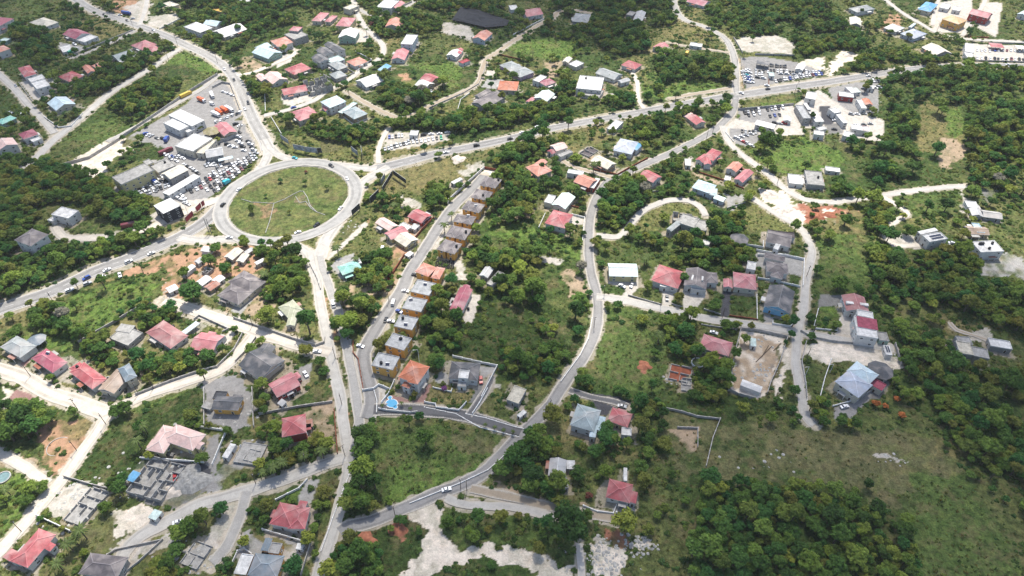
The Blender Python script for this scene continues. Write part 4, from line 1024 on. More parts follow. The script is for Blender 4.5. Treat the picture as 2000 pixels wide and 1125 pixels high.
23|container|w|white container on the green field|flat 2.6 W 1650,292 1765,306 1766,276
23|house|k|burnt grey ruined mansion on the round hill|gable 4 G 405,750 445,772 505,690; flat 4 K 490,700 620,745 640,660; flat 4 K 620,755 720,770 750,690; ruin 4 K 460,660 620,680 650,630
23|shed|w|tiny white block hut in the wood below ruined mansion|flat 2.6 W 685,870 740,882 746,845
23|house|w|rounded charcoal roofed house behind white wall|gable 4 N 1180,852 1372,892 1412,800; flat 4.3 W 1240,900 1278,912 1282,862; flat 3.6 N 1200,800 1410,820 1415,780
23|house|w|charcoal cross hipped house with red forecourt|hip 4.4 N 1190,1085 1362,1102 1376,1020; hip 4 N 1170,975 1330,1005 1336,962; hip 4 N 1215,1120 1310,1145 1315,1080; flat 3.6 W 1030,1062 1100,1075 1106,1012
33|house|w|crimson roofed house left of dark twin roofs|hip 4.2 R 285,192 495,258 512,112; flat 3.6 W 355,235 432,245 432,215
33|house|w|near black roofed house with white roof bars|gable 4.4 N 540,232 718,262 722,120; hip 3.8 N 702,208 810,216 816,130; flat 6.2 W 598,185 612,188 618,100; flat 6.2 W 680,190 694,192 698,118; flat 4 z 600,258 715,270 718,248
33|house|c|rose hipped house between black and blue houses|hip 4.2 P 930,245 1112,264 1118,145; gable 3.4 P 852,245 926,252 926,186
33|house|b|sky blue walled house with charcoal roof|gable 4.4 D 1165,396 1372,448 1368,262
33|house|k|faded rose house with pale roof patch|hip 4.2 P 663,716 895,780 918,672
34|house|w|maroon roofed house with white ridge band|gable 4.8 Z 212,432 398,446 395,322; flat 6.4 W 215,372 390,390 392,372
34|house|w|white two storey house with flat maroon roof|flat 7 W 298,625 462,650 468,500; flat 7.35 V 302,556 464,585 468,500 np; flat 7 W 300,470 425,492 428,445; flat 4 Q 262,575 290,582 298,520
34|villa|c|large blue grey hipped villa with round bay and red terrace|hip 6 L 122,985 308,1112 400,1000; hip 6.2 B 215,900 390,1010 440,915; flat 3.6 V 390,1005 490,1062 522,1010
34|hut|w|white hut with solar panels at walled yard end|flat 3 W 524,772 576,778 576,706 s
33|hut|w|pale container hut standing in walled dirt yard|flat 2.8 I 1064,700 1110,706 1112,645
33|house|w|long white roofed block at foot of walled yard|gable 3.2 W 982,1010 1142,1066 1162,1020
33|unfinished building|w|low red floored foundation walls on grass|ruin 1.4 X 425,950 590,985 598,870; ruin 1.4 K 525,1040 600,1050 612,960
34|shed|g|small turquoise walled shed with grey roof|flat 3 K 472,662 550,670 552,605
34|house|k|raw concrete split level house on right hillside|flat 6 C 1100,762 1210,782 1216,690; flat 5.4 K 1212,785 1335,812 1352,742; flat 5 K 1095,690 1205,700 1200,640
34|house|k|white roofed block house at far right|flat 3.4 W 1345,706 1515,738 1535,680
c3|villa|w|white villa with black roof solar panels|flat 6 W 630,358 925,308 850,190 s; flat 5.6 W 490,230 770,170 740,118 np
c3|villa|w|white villa dotted with dark roof tanks at right|flat 6 W 1460,525 1840,516 1745,335 t5
24|shack|t|brown zinc roofed shack with pale blue strip|gable 3 A 1180,790 1340,802 1352,742; flat 3.4 B 1240,780 1300,785 1298,715
24|house|w|small white house beside grey hillside slab|flat 3.4 W 1165,580 1255,590 1262,545
24|house|k|row of grey zinc roofs with blue door|gable 3 z 1200,645 1290,658 1292,602; gable 3 K 1290,655 1440,678 1432,625
40|house|w|large scarlet hipped house at bottom left|hip 4.5 R 60,1035 165,1075 350,880; hip 4.2 R 15,1012 75,1045 120,985; hip 4.2 R 265,960 300,978 335,935
40|villa|y|pale pink villa with two arms and bay windows|hip 4.4 Q 878,368 985,388 1055,228; hip 4.6 Q 980,310 1160,372 1215,262; gable 4 Q 1150,345 1200,365 1218,318
40|house|o|small orange house with charcoal roof in grey yard|gable 4.2 D 1272,122 1432,128 1440,45; flat 3.8 D 1280,60 1350,62 1350,15
40|unfinished building|k|large roofless grey block ruin with many rooms|ruin 3 K 755,610 960,665 1060,435
40|unfinished building|k|long roofless concrete foundation by western gravel road|ruin 2.4 K 375,775 480,812 648,612
40|shed|w|pale blue container hut on marl yard|flat 2.6 I 890,772 936,790 972,736
40|house|k|dark brown roofed house cut by the bottom edge|hip 4.5 N 470,1112 705,1142 660,998
40|canopy|k|sky blue canopy beside roofless grey ruin|canopy 3 U 755,545 802,562 835,500
40|container|w|long white trailer container in grey yard|flat 2.8 W 1335,408 1370,416 1414,330
41|house|r|scarlet roofed two storey house beside the south road|hip 6 R 465,292 612,264 596,148
41|house|w|large dusty crimson house with many hips|hip 4.4 R 388,812 525,842 560,700; hip 4.6 R 500,842 604,846 660,712; hip 4.4 R 550,720 600,730 610,675
41|house|o|slate blue roofed house at bottom edge|hip 4.4 J 255,1120 435,1140 448,1000; gable 4 J 335,972 380,978 408,900; flat 3.4 W 175,1112 250,1122 302,1000; flat 3.6 K 380,985 445,995 462,930
41|shed|w|white garden shed behind slate blue roofed house|flat 2.6 W 545,962 586,968 598,930
41|shed|w|grey white lean-to shed beside rose gabled house|shed 2.8 z 435,85 465,106 502,85
42|unfinished building|k|pale stained slab roofed shell in green plot|flat 3.2 C 583,62 655,90 692,0
42|shed|w|small white hut on lawn by villa drive|flat 2.4 W 645,155 666,172 702,136
42|house|w|pale green blue cross hipped house by dark drive|hip 5 H 965,215 1110,256 1142,125; flat 3.6 B 1110,240 1160,252 1182,170; hip 4 B 1080,285 1120,292 1146,222
42|house|y|small red hipped house beside dark drive|hip 3.8 R 1190,190 1312,230 1335,148
42|shed|w|white concrete outbuilding below small red hipped house|flat 2.8 W 1275,276 1336,282 1342,238
42|house|k|ribbed grey metal roofed house among round trees|gable 3.6 z 832,520 936,532 932,425; flat 3.2 K 930,595 958,592 950,520; flat 2.8 W 945,480 995,482 998,430
42|house|w|crimson hipped house with white circular porch|hip 4 R 1180,652 1326,686 1342,572; hip 3.6 R 1322,680 1362,690 1370,620; flat 3 W 1288,550 1310,552 1325,476
21|house|r|small crimson roofed house east of the pink roofed complex|gable 3.6 R 1582,655 1692,702 1747,628
21|house|y|sprawling patched pink and cream roofed complex|gable 3.6 Q 1330,702 1440,762 1500,712; gable 3.8 P 1400,785 1455,832 1562,745; gable 3.4 C 1478,832 1570,888 1642,812; flat 3 W 1510,730 1580,760 1600,720
21|shed|w|small white shed right of the pink roofed complex|flat 2.6 W 1600,742 1642,756 1662,716
21|gatehouse|w|little white gatehouse on the rust red wall|flat 2.6 W 1560,950 1592,966 1612,926
32|house|w|deep maroon roofed house with long pale drive|gable 3.8 V 310,412 412,436 518,270; gable 4 V 395,290 450,300 480,235
32|shed|k|small roofless block store left of the maroon roofed house|ruin 2.4 K 265,378 300,400 325,368
32|house|k|grey patched metal roofed house above the maroon roofed house|gable 3.6 z 542,150 610,172 650,100; flat 3 K 600,215 655,240 695,120
c8|office|w|white office hut in the roadside car lot|flat 3 W 690,245 850,252 872,152
22|container|w|narrow white container roof beside the terrace road wall|flat 2.6 W 322,385 345,398 408,352
23|shed|w|white garden hut left of the salmon and ash house|flat 2.6 W 858,366 905,376 912,342
23|shed|w|white pavilion left of the crimson cross gabled house|hip 3 W 555,250 600,255 605,205
41|foundation|k|low grey concrete foundation slab beside the palms|flat .7 K 170,440 320,462 365,335; ruin 1.5 K 230,420 300,440 330,370
22|shed|k|charred low hut remains in the weedy plot|ruin 1.4 N 1330,150 1400,180 1450,120
13|workshop|w|white lean-to roof beside the small yard tree|flat 4 W 1575,1000 1600,1020 1630,985
14|shed|w|white scrap shed at the top of the industrial yard|flat 3 W 380,690 425,700 430,670; flat 3 I 265,690 300,725 320,715
10|shed|g|small pale green hut at left edge|flat 3 I -5,315 50,325 60,300
40|foundation|k|broken concrete foundation beside the lower south west lane|ruin 1.5 K 1080,1040 1180,1080 1320,960
31|shed|k|small grey block shed south of the orange house yard|flat 2.4 K -30,1180 40,1200 60,1150
'''
for ln in B_.strip().splitlines():
    sh, cat, wall, label, wings = ln.split('|'); building(sh, cat, wall, label, wings)
# ------------------------------------------------------------------ vehicles
CC = {'w': (.72, .72, .72), 'k': (.015, .016, .018), 's': (.38, .39, .40), 'g': (.13, .135, .14), 'r': (.38, .02, .02), 'b': (.03, .07, .28), 't': (.03, .36, .42), 'o': (.62, .12, .03), 'y': (.6, .4, .05), 'n': (.02, .3, .16), 'm': (.16, .03, .035)}
CN = {'w': 'white', 'k': 'black', 's': 'silver', 'g': 'dark grey', 'r': 'red', 'b': 'blue', 't': 'turquoise', 'o': 'orange', 'y': 'yellow', 'n': 'green', 'm': 'maroon'}
def car_meshes(L, Wd, H, style):
    """returns body, glass, wheel meshes; x forward"""
    body = MB(); h0, h1 = .28, .28 + (H - .28) * .5; hw = Wd / 2
    if style == 'van': prof = [(-L / 2, h0), (-L / 2, H), (L * .30, H), (L * .44, h1 + .2), (L / 2, h1), (L / 2, h0)]
    else: prof = [(-L / 2, h0), (-L / 2, h1 + .02), (-L * .36, h1 + .08), (L * .18, h1 + .1), (L * .44, h1 - .08), (L / 2, h1 - .22), (L / 2, h0)]
    n = len(prof)
    for sg in (-1, 1):
        P = [(x, sg * hw * (1.0 if z < h1 + .12 else .9), z) for x, z in prof]; body.poly(P if sg < 0 else P[::-1])
    for i in range(n):
        (x0, z0), (x1, z1) = prof[i], prof[(i + 1) % n]; a = hw * (1 if z0 < h1 + .12 else .9); c = hw * (1 if z1 < h1 + .12 else .9)
        body.poly([(x0, a, z0), (x0, -a, z0), (x1, -c, z1), (x1, c, z1)][::-1])
    g = MB()
    if style != 'van':
        back = {'sedan': -.30, 'suv': -.46, 'pickup': -.05}[style]; rb = {'sedan': -.20, 'suv': -.42, 'pickup': -.02}[style]
        B = [(L * back, h1 + .06), (L * rb, H), (L * .06, H), (L * .20, h1 + .06)]; w0, w1 = hw * .93, hw * .74
        for sg in (-1, 1):
            P = [(x, sg * (w0 if i in (0, 3) else w1), z) for i, (x, z) in enumerate(B)]; g.poly(P if sg < 0 else P[::-1])
        for i in (0, 2):
            (x0, z0), (x1, z1) = B[i], B[i + 1]; a = w0 if i == 0 else w1; c = w1 if i == 0 else w0
            g.poly([(x0, a, z0), (x0, -a, z0), (x1, -c, z1), (x1, c, z1)][::-1])
        body.box(((L * rb + L * .06) / 2, 0, H + .02), (L * (.06 - rb), w1 * 2 + .04, .07))
        for sg in (-1, 1): body.bar((L * .20, sg * w0, h1 + .07), (L * .06, sg * w1, H), .09, .09); body.bar((L * back, sg * w0, h1 + .07), (L * rb, sg * w1, H), .12, .12); body.bar((L * -.09, sg * (w0 + .01), h1 + .07), (L * -.09, sg * w1, H), .09, .05)
        if style == 'pickup': body.box((-L * .27, 0, h1 - .02), (L * .4, Wd * .8, .05))
    else:
        g.poly([(L * .31, hw * .84, H - .05), (L * .31, -hw * .84, H - .05), (L * .445, -hw * .86, h1 + .26), (L * .445, hw * .86, h1 + .26)][::-1])
        for sg in (-1, 1): g.box((L * .02, sg * (hw * .9 + .02), H - .42), (L * .6, .05, .42))
        g.box((-L / 2 - .015, 0, H - .45), (.04, Wd * .7, .45))
    wh = MB()
    for i in range(12):
        a, c = 2 * math.pi * i / 12, 2 * math.pi * (i + 1) / 12; r = .33
        for y0, y1 in ((-.11, .11),): wh.poly([(r * math.cos(a), y0, r * math.sin(a)), (r * math.cos(c), y0, r * math.sin(c)), (r * math.cos(c), y1, r * math.sin(c)), (r * math.cos(a), y1, r * math.sin(a))])
    for y in (-.11, .11): wh.poly([(.33 * math.cos(2 * math.pi * i / 12), y, .33 * math.sin(2 * math.pi * i / 12)) for i in range(12)])
    wh.box((0, .115, 0), (.3, .02, .3), m=1); wh.box((0, -.115, 0), (.3, .02, .3), m=1)
    lamp = MB(); lamp.box((0, 0, 0), (.08, .35, .16))
    return dict(body=body.mesh('car_body', [M_CAR]), glass=g.mesh('windows', [M_GLASS]), wheel=wh.mesh('wheel', [M_TYRE, M_STEEL]), lamp=lamp.mesh('headlight', [M_TRIM]), L=L, W=Wd, H=H, h1=h1)
CARS = {'sedan': car_meshes(4.4, 1.75, 1.42, 'sedan'), 'suv': car_meshes(4.6, 1.85, 1.72, 'suv'), 'van': car_meshes(5.0, 1.9, 2.15, 'van'), 'pickup': car_meshes(5.2, 1.85, 1.75, 'pickup')}
CARPOS = []
def add_car(p, rz, kind, ck, label, group, full):
    r = empty('parked_car' if not full else 'car', (p.x, p.y, p.z), rz); tag(r, label, {'van': 'van', 'pickup': 'pickup'}.get(kind, 'car'), group); c = CARS[kind]
    if kind == 'van': r.name = 'van'
    if kind == 'pickup': r.name = 'pickup_truck'
    link('body', c['body'], r, CC[ck]); link('windows', c['glass'], r)
    CARPOS.append((p.x, p.y))
    for sx in (-1, 1):
        for sy in (-1, 1):
            w = link('wheel', c['wheel'], r); w.location = (sx * c['L'] * .31, sy * (c['W'] / 2 - .06), .33)
    if full:
        for sy in (-1, 1): h = link('headlight', c['lamp'], r); h.location = (c['L'] / 2 + .01, sy * c['W'] * .36, .62)
    return r
ORD = ['first', 'second', 'third', 'fourth', 'fifth', 'sixth', 'seventh', 'eighth', 'ninth', 'tenth', 'eleventh', 'twelfth', 'thirteenth', 'fourteenth', 'fifteenth', 'sixteenth', 'seventeenth', 'eighteenth', 'nineteenth', 'twentieth']
def yaw(sheet, tok, dx, dy):
    """world heading of a picture direction at that spot"""
    a, b = px(sheet, tok); p, q = at(a, b), at(a + dx * 6, b + dy * 6); return math.atan2(q.y - p.y, q.x - p.x)
# rows in the car lots: sheet | start end count | heading in picture | colours | phrase
ROWS = '''
c8|228,520 690,385 9|.45,1|sswkwskws|front row of the roadside car lot
c8|770,380 1000,350 4|.35,1|wsww|middle of the front row of the roadside car lot
c8|1080,330 1310,305 4|.3,1|wwkn|right end of the roadside car lot
c8|310,285 545,255 5|0,1|bwkww|top left row of the roadside car lot
c8|980,250 1440,200 4|1,-.1|kwww|back edge of the roadside car lot
c7|745,290 1045,312 7|.12,1|kkkkkkk|row of black cars in the upper car lot
c7|205,400 262,610 6|1,.1|wswwws|left column of the upper car lot
c7|262,390 315,620 6|1,.1|wstbbw|second column of the upper car lot
c7|310,370 392,620 5|1,.1|wwwww|third column of the upper car lot
c7|460,400 690,410 4|.1,1|skkw|left middle group of the upper car lot
c7|455,455 585,455 3|.1,1|www|second left group of the upper car lot
c7|490,520 610,535 2|1,.2|kw|lower left group of the upper car lot
c7|760,385 1190,420 8|.1,1|kkwwkwkk|middle row of the upper car lot
c7|940,450 1340,470 4|1,.1|swsw|low cars behind the front row of the upper car lot
c7|850,590 1380,490 11|.45,1|wkkwwbswwsw|front row of the upper car lot
c7|1440,405 1760,430 6|.6,1|wswwbk|back row at right end of the upper car lot
c7|1450,480 1740,455 6|.5,1|wwmbwb|front row at right end of the upper car lot
13|1015,885 1125,862 5|.5,1|kskkw|top left row of the lower car lot
13|1045,905 1130,890 3|.5,1|kww|second left row of the lower car lot
13|1195,860 1310,842 5|.5,1|kswkw|top right row of the lower car lot
13|1215,912 1290,900 3|.5,1|kbk|second right row of the lower car lot
13|1250,965 1330,970 3|1,.2|ksr|short row above the market hall
13|1000,1030 1105,1040 5|.1,1|kskks|top row of the corner car lot
13|950,1080 1070,1050 4|1,.3|wwsw|second row of the corner car lot
23|975,55 1075,105 4|.8,.4|wrww|lower row of the corner car lot
14|1240,400 1335,405 4|.1,1|wwww|upper left row of the top right car lot
14|1375,400 1600,402 8|.1,1|bwsmwwww|upper right row of the top right car lot
14|1240,462 1600,472 12|.35,1|wwkwkkwwmwkk|front row of the top right car lot
c5|1320,1085 1850,650 15|.55,.83|kwkkskwkwmkwkws|outer row of the big car yard
c5|1225,1065 1790,620 14|.55,.83|wkkwskmwwkwwgs|second row of the big car yard
c5|1180,985 1640,700 12|.55,.83|wkrkwwswkwww|third row of the big car yard
c5|1215,925 1400,760 5|.55,.83|kwwgw|fourth row of the big car yard
c5|1020,1085 1150,1035 3|.55,.83|kwm|short row by the long frontage roof
c5|1760,440 1850,600 5|1,.15|kwkws|column beside the north road
c5|1640,420 1700,560 4|1,.15|kwkw|column left of the roadside column
c5|1480,480 1580,520 3|1,-.1|kww|group above the silver workshop
c5|1215,755 1330,740 4|.6,.6|swws|white group below the silver workshop
c5|935,745 1100,850 5|1,.4|wkwsk|line of cars right of the tan workshop
c5|690,620 915,660 6|.9,.45|wwbsww|line of cars behind the school block
c5|750,670 830,695 2|.9,.45|sw|pair before the line behind the school block
c5|330,1055 560,930 6|.9,.3|kwswbw|upper row of the scrap yard
c5|360,1100 640,960 7|.8,.5|swkswbk|middle row of the scrap yard
c5|450,1115 720,1010 7|.3,.9|gswgksw|lower row of the scrap yard
c5|835,905 920,890 3|.3,.9|kgs|cars tucked beside the tan workshop
c5|640,900 690,955 2|1,.5|wk|pair left of the tan workshop
c1|660,255 830,375 5|.9,.35|wwwsw|row behind the big white showroom
c1|740,220 870,400 4|.9,.35|wwsw|second row behind the big white showroom
10|1690,955 1880,880 7|.35,-.6|wwswwkw|row at bottom of the bus depot yard
10|1750,720 1815,750 3|1,.2|www|group at top of the bus depot yard
c5|1590,220 1650,240 2|1,-.4|kw|pair by the north road fence
c5|420,350 500,375 3|.7,-.4|bws|cars left of the depot hall
14|400,635 490,650 5|.6,.6|swgks|scrap row at the top of the industrial yard
14|350,700 470,690 5|1,.3|gwsws|scrap row around the yard tree
14|300,985 400,975 3|1,.1|wgs|row beside the slabs of the industrial yard
14|250,900 400,890 4|1,.2|swsg|row on the pale slabs of the industrial yard
14|120,1020 130,880 3|1,.1|kws|column on the dark paved yard
c5|1640,330 1620,440 3|1,.2|kww|short column by the curved wall corner
c5|560,1080 600,1000 3|.6,.8|gks|stacked wrecks at the lower middle of the scrap yard
c5|580,400 650,410 2|1,.3|gk|wrecks left of the depot hall
'''
KCH = ['sedan', 'sedan', 'suv', 'sedan', 'suv', 'sedan']; ci = 0
for ln in ROWS.strip().splitlines():
    sh, a, hd, cols, ph = ln.split('|'); t = a.split(); x0, y0 = px(sh, t[0]); x1, y1 = px(sh, t[1]); n = int(t[2]); dx, dy = [float(q) for q in hd.split(',')]
    rz0 = yaw(sh, t[0], dx, dy); P0, P1 = at(x0, y0), at(x1, y1)
    for i in range(n):
        f = i / max(1, n - 1); p = P0.lerp(P1, f); p.x += random.uniform(-.35, .35); p.y += random.uniform(-.35, .35); p.z = zg(p.x, p.y) + .02
        ck = cols[i % len(cols)]; kind = KCH[ci % 6]; ci += 1
        side = 'left' if n < 8 or i < n / 2 else 'right'; o = i if side == 'left' else n - 1 - i
        add_car(p, rz0 + random.uniform(-.06, .06), kind, ck, '%s car, %s from %s, %s' % (CN[ck], ORD[o], side, ph), 'cars parked in the sales yards', False)
# single vehicles: sheet point | heading | kind | colour | label
SING = '''
20|840,1075|1,-.45|sedan|w|white car westbound on the highway above the orange dirt
20|1010,1010|1,-.45|suv|w|white car on the highway, left of the trackside tree shadow
20|1185,945|1,-.4|sedan|w|white car on the highway below the splitter lane
20|1745,567|.7,-.8|suv|k|dark car entering the west side of the roundabout
20|1795,822|1,0|sedan|w|white car leaving the roundabout's south west slip
20|1868,446|.8,-.6|sedan|w|white car on the upper left of the roundabout
21|705,200|1,.35|sedan|t|pale blue car on the north slip of the roundabout
21|990,262|1,.6|suv|k|black pickup sized car at top of the roundabout
21|1113,362|.35,1|sedan|w|white car at the upper right of the roundabout
21|1062,594|-.7,.7|sedan|w|white car at the lower right of the roundabout
21|876,725|-.9,.5|suv|k|black car at bottom right of the roundabout
21|728,782|-1,.25|sedan|w|white car at the bottom of the roundabout
22|287,156|1,-.2|sedan|w|white car on the highway beside the marl heap
22|523,102|1,-.2|suv|k|black car on the highway beside the marl heap
22|785,50|1,-.2|sedan|k|dark car on the highway near the utility pole
12|880,1042|1,-.2|sedan|w|white car on the highway, left of a white pair
12|940,1054|1,-.2|van|w|white van on the highway near the big round trees
12|1480,928|1,-.15|sedan|k|black car on the highway east of the tree tunnel
12|1000,995|1,-.2|sedan|w|white car on the far lane under the trees
30|680,180|-1,.5|suv|b|blue car on the highway at left
30|688,222|1,-.45|suv|s|silver car beside the blue car on the highway
30|548,275|1,-.45|suv|w|white car on the highway shoulder with dark bonnet
30|795,178|1,-.2|van|w|white van pulled onto the dirt shoulder
30|940,155|.3,1|sedan|w|white car parked on the orange dirt verge
31|880,752|1,.05|sedan|w|white car at the gravel road mouth by the south road
31|1007,388|.2,1|van|w|white van heading down the south road
31|1475,372|.35,-1|van|w|white van on the terrace road
31|1415,505|.35,-1|sedan|k|dark car on the terrace road kerb
31|1455,515|1,.15|sedan|w|white car on the drive of the middle orange townhouse
31|1568,280|1,.15|sedan|w|white car on the drive of the upper flat townhouse
31|1520,440|1,.5|sedan|b|blue and white car on the drive between orange townhouses
31|1645,155|1,.2|sedan|k|dark car beside the salmon roofed townhouse
31|1218,710|1,.3|sedan|w|white car on the grass verge of the terrace road
31|790,930|.6,1|sedan|w|white car beside the rose multi gabled house
32|558,978|.05,1|suv|r|bright red car beside the charcoal roofed villa
42|223,608|1,-.25|sedan|w|white car alone on the village road
42|1278,108|1,.15|sedan|s|silver car on the dark drive by the small red house
44|150,110|1,-.25|sedan|w|silver white car in the grey yard of the blue grey villa
c3|615,555|1,.1|sedan|w|white car on the meadow below the solar villa
c3|910,450|1,-.2|van|w|white van beside the solar villa
c3|985,385|1,.1|sedan|w|white car in the garage yard of the solar villa
13|990,732|1,.35|sedan|w|white car turning at the highway junction
13|1198,700|1,-.1|sedan|k|black car pulling out of the upper car lot
13|1190,672|1,.15|sedan|w|white car at the upper car lot gate
14|385,600|1,-.15|sedan|w|white car on the highway past the yards
14|1335,512|1,0|sedan|k|dark car on the highway at far right
14|1478,512|1,0|sedan|w|white car on the highway at far right
10|815,118|1,.5|sedan|k|dark car on the north road near the top left
10|995,165|1,.5|sedan|k|dark car on the north road beside the pole
10|1200,240|1,.4|sedan|w|white car on the north road below the dirt yard
10|1800,520|.6,1|sedan|k|dark car at the tightest bend of the north road
10|1755,545|.5,1|sedan|w|white car at the bend of the north road
10|1830,628|.45,1|sedan|k|black car past the bend of the north road
10|1940,810|.35,1|suv|k|black car on the north road beside the bus yard
10|1915,855|.35,1|sedan|w|white car in the bus yard gateway
10|940,122|1,-.1|sedan|w|white car beside the blue lorry at the top
10|1040,150|1,-.1|sedan|s|silver car in front of the blue lorry
10|125,675|.6,1|sedan|s|silver car on the left residential road
10|188,890|1,-.2|sedan|w|white car on the drive of the teal roofed house
10|85,885|1,.2|sedan|s|silver car beside the teal roof
10|585,352|1,.3|suv|w|white car in front of the maroon gabled house
10|530,395|1,-.6|van|b|blue and white van in the yard of the white garage
10|1660,820|1,.5|van|w|white van below the orange lorry in the bus yard
11|695,845|1,-.3|sedan|b|dark blue car on the hamlet lane below the rose house
11|1770,718|.6,1|sedan|s|silver car on the black drive of the two tone house
32|1660,240|1,.5|sedan|w|white car with dark bonnet on forecourt of the blue roofed house
32|1735,235|-.5,1|sedan|s|silver car on forecourt of the blue roofed house
33|775,605|1,.25|sedan|w|white car behind the faded rose house
40|1058,540|.05,1|sedan|r|red car beside the grey rubble heap
40|1020,400|1,.05|suv|k|black car behind the pale pink villa
40|1075,805|1,-.3|sedan|w|white car on the south west lane verge
20|910,495|1,.1|sedan|w|white car at the corner of the scrap yard
20|940,475|1,.15|sedan|m|maroon car at the corner of the scrap yard
20|1030,460|1,-.3|sedan|w|white car on the scrap yard lane
33|410,335|.05,1|sedan|g|grey car on the crimson roofed house drive
21|1390,912|.25,-1|van|w|white van on the lawn by the pink roofed complex
41|1455,608|1,-.3|sedan|w|placeholder
'''
for ln in SING.strip().splitlines():
    sh, tk, hd, kind, ck, lab = ln.split('|')
    if lab == 'placeholder': continue
    a, b = px(sh, tk); p = at(a, b); p.z += .2; dx, dy = [float(q) for q in hd.split(',')]; add_car(p, yaw(sh, tk, dx, dy), kind, ck, lab, None, True)
def lorry(sheet, tk, hd, L, ck, ck2, name, cat, label):
    a, b = px(sheet, tk); p = at(a, b); dx, dy = [float(q) for q in hd.split(',')]; r = empty(name, (p.x, p.y, p.z + .1), yaw(sheet, tk, dx, dy)); tag(r, label, cat)
    b1 = MB(); b1.box((-.9, 0, 1.9), (L - 2.2, 2.45, 2.3)); b1.box((-.9, 0, 3.08), (L - 2.4, 2.2, .06)); b1.build('cargo_box' if cat != 'bus' else 'bus_body', [M_CAR], r, CC[ck])
    b2 = MB(); b2.box((L / 2 - 1.0, 0, 1.45), (1.9, 2.3, 1.9)); b2.box((L / 2 - 1.2, 0, 2.5), (1.4, 2.1, .3)); b2.build('cab', [M_CAR], r, CC[ck2])
    g = MB(); g.box((L / 2 - .03, 0, 1.85), (.1, 2.0, .8)); g.build('windscreen', [M_GLASS], r)
    for x in (-L * .33, -L * .2, L * .33):
        for sy in (-1, 1): w = link('wheel', CARS['van']['wheel'], r); w.location = (x, sy * 1.05, .45); w.scale = (1.4, 1.4, 1.4)
for a in (('10', '990,112', '1,.2', 11, 'b', 'b', 'lorry', 'lorry', 'long blue lorry parked at the quarry yard'),
          ('10', '578,410', '1,-.45', 11, 'n', 'w', 'lorry', 'lorry', 'long green lorry body in the white garage yard'),
          ('10', '1578,792', '1,.4', 9, 'o', 'w', 'lorry', 'lorry', 'orange lorry at the middle of the bus yard'),
          ('10', '1715,885', '1,.6', 9, 'o', 'o', 'lorry', 'lorry', 'left orange lorry of the lower pair in the bus yard'),
          ('10', '1755,870', '1,.6', 9, 'o', 'o', 'lorry', 'lorry', 'right orange lorry of the lower pair in the bus yard'),
          ('10', '1690,905', '1,.4', 9, 'w', 'w', 'lorry', 'lorry', 'white lorry left of the two orange lorries'),
          ('10', '1795,865', '1,.5', 10, 'w', 'w', 'bus', 'bus', 'white bus right of the two orange lorries'),
          ('10', '1660,755', '.5,1', 9, 'w', 'w', 'bus', 'bus', 'white bus beside the grass wedge in the bus yard'),
          ('20', '1045,728', '1,-.15', 14, 'm', 'r', 'lorry', 'trailer', 'long rusty red trailer beside the service lane'),
          ('20', '1300,155', '1,-.45', 11, 'm', 'm', 'lorry', 'trailer', 'faded red trailer behind the school block'),
          ('c5', '555,985', '1,.5', 6, 'b', 'w', 'lorry', 'lorry', 'bright blue small lorry in the scrap yard'),
          ('c5', '705,430', '.6,-1', 7, 'b', 'b', 'lorry', 'lorry', 'blue lorry left of the white turret roof'),
          ('c5', '1480,985', '1,-.6', 5.5, 't', 't', 'lorry', 'lorry', 'turquoise small lorry at the outer edge of the big yard'),
          ('13', '565,428', '.5,-1', 7, 'y', 'y', 'lorry', 'lorry', 'yellow orange lorry by the upper hillside track'),
          ('10', '1455,752', '1,-.5', 11, 'y', 'y', 'lorry', 'trailer', 'yellow trailer along the bus yard fence')): lorry(*a)

# ------------------------------------------------------------------ boundary walls and fences
def wall_line(sheet, toks, h, mat, label, cat='wall', t=.28, name=None, piers=True):
    P = at_np([px(sheet, q) for q in toks.split()]); root = empty(name or 'boundary_wall', (P[0][0], P[0][1], zg(*P[0]))); tag(root, label, cat); b = MB(); pr = MB()
    for i in range(len(P) - 1):
        d = P[i + 1] - P[i]; L = np.linalg.norm(d); n = max(1, int(L / 4.0)); rz = math.atan2(d[1], d[0])
        for k in range(n):
            c = P[i] + d * (k + .5) / n; z = zg(*c); b.box((c[0] - P[0][0], c[1] - P[0][1], z + h / 2 - .25 - root.location.z), (L / n + .02, t, h + .5), rz)
            e = P[i] + d * k / n; pr.box((e[0] - P[0][0], e[1] - P[0][1], zg(*e) + h / 2 - .2 - root.location.z), (t + .22, t + .22, h + .6), rz)
    b.build('wall_panel', [mat], root); (pr.build('pier', [mat], root) if piers else None)
    return root
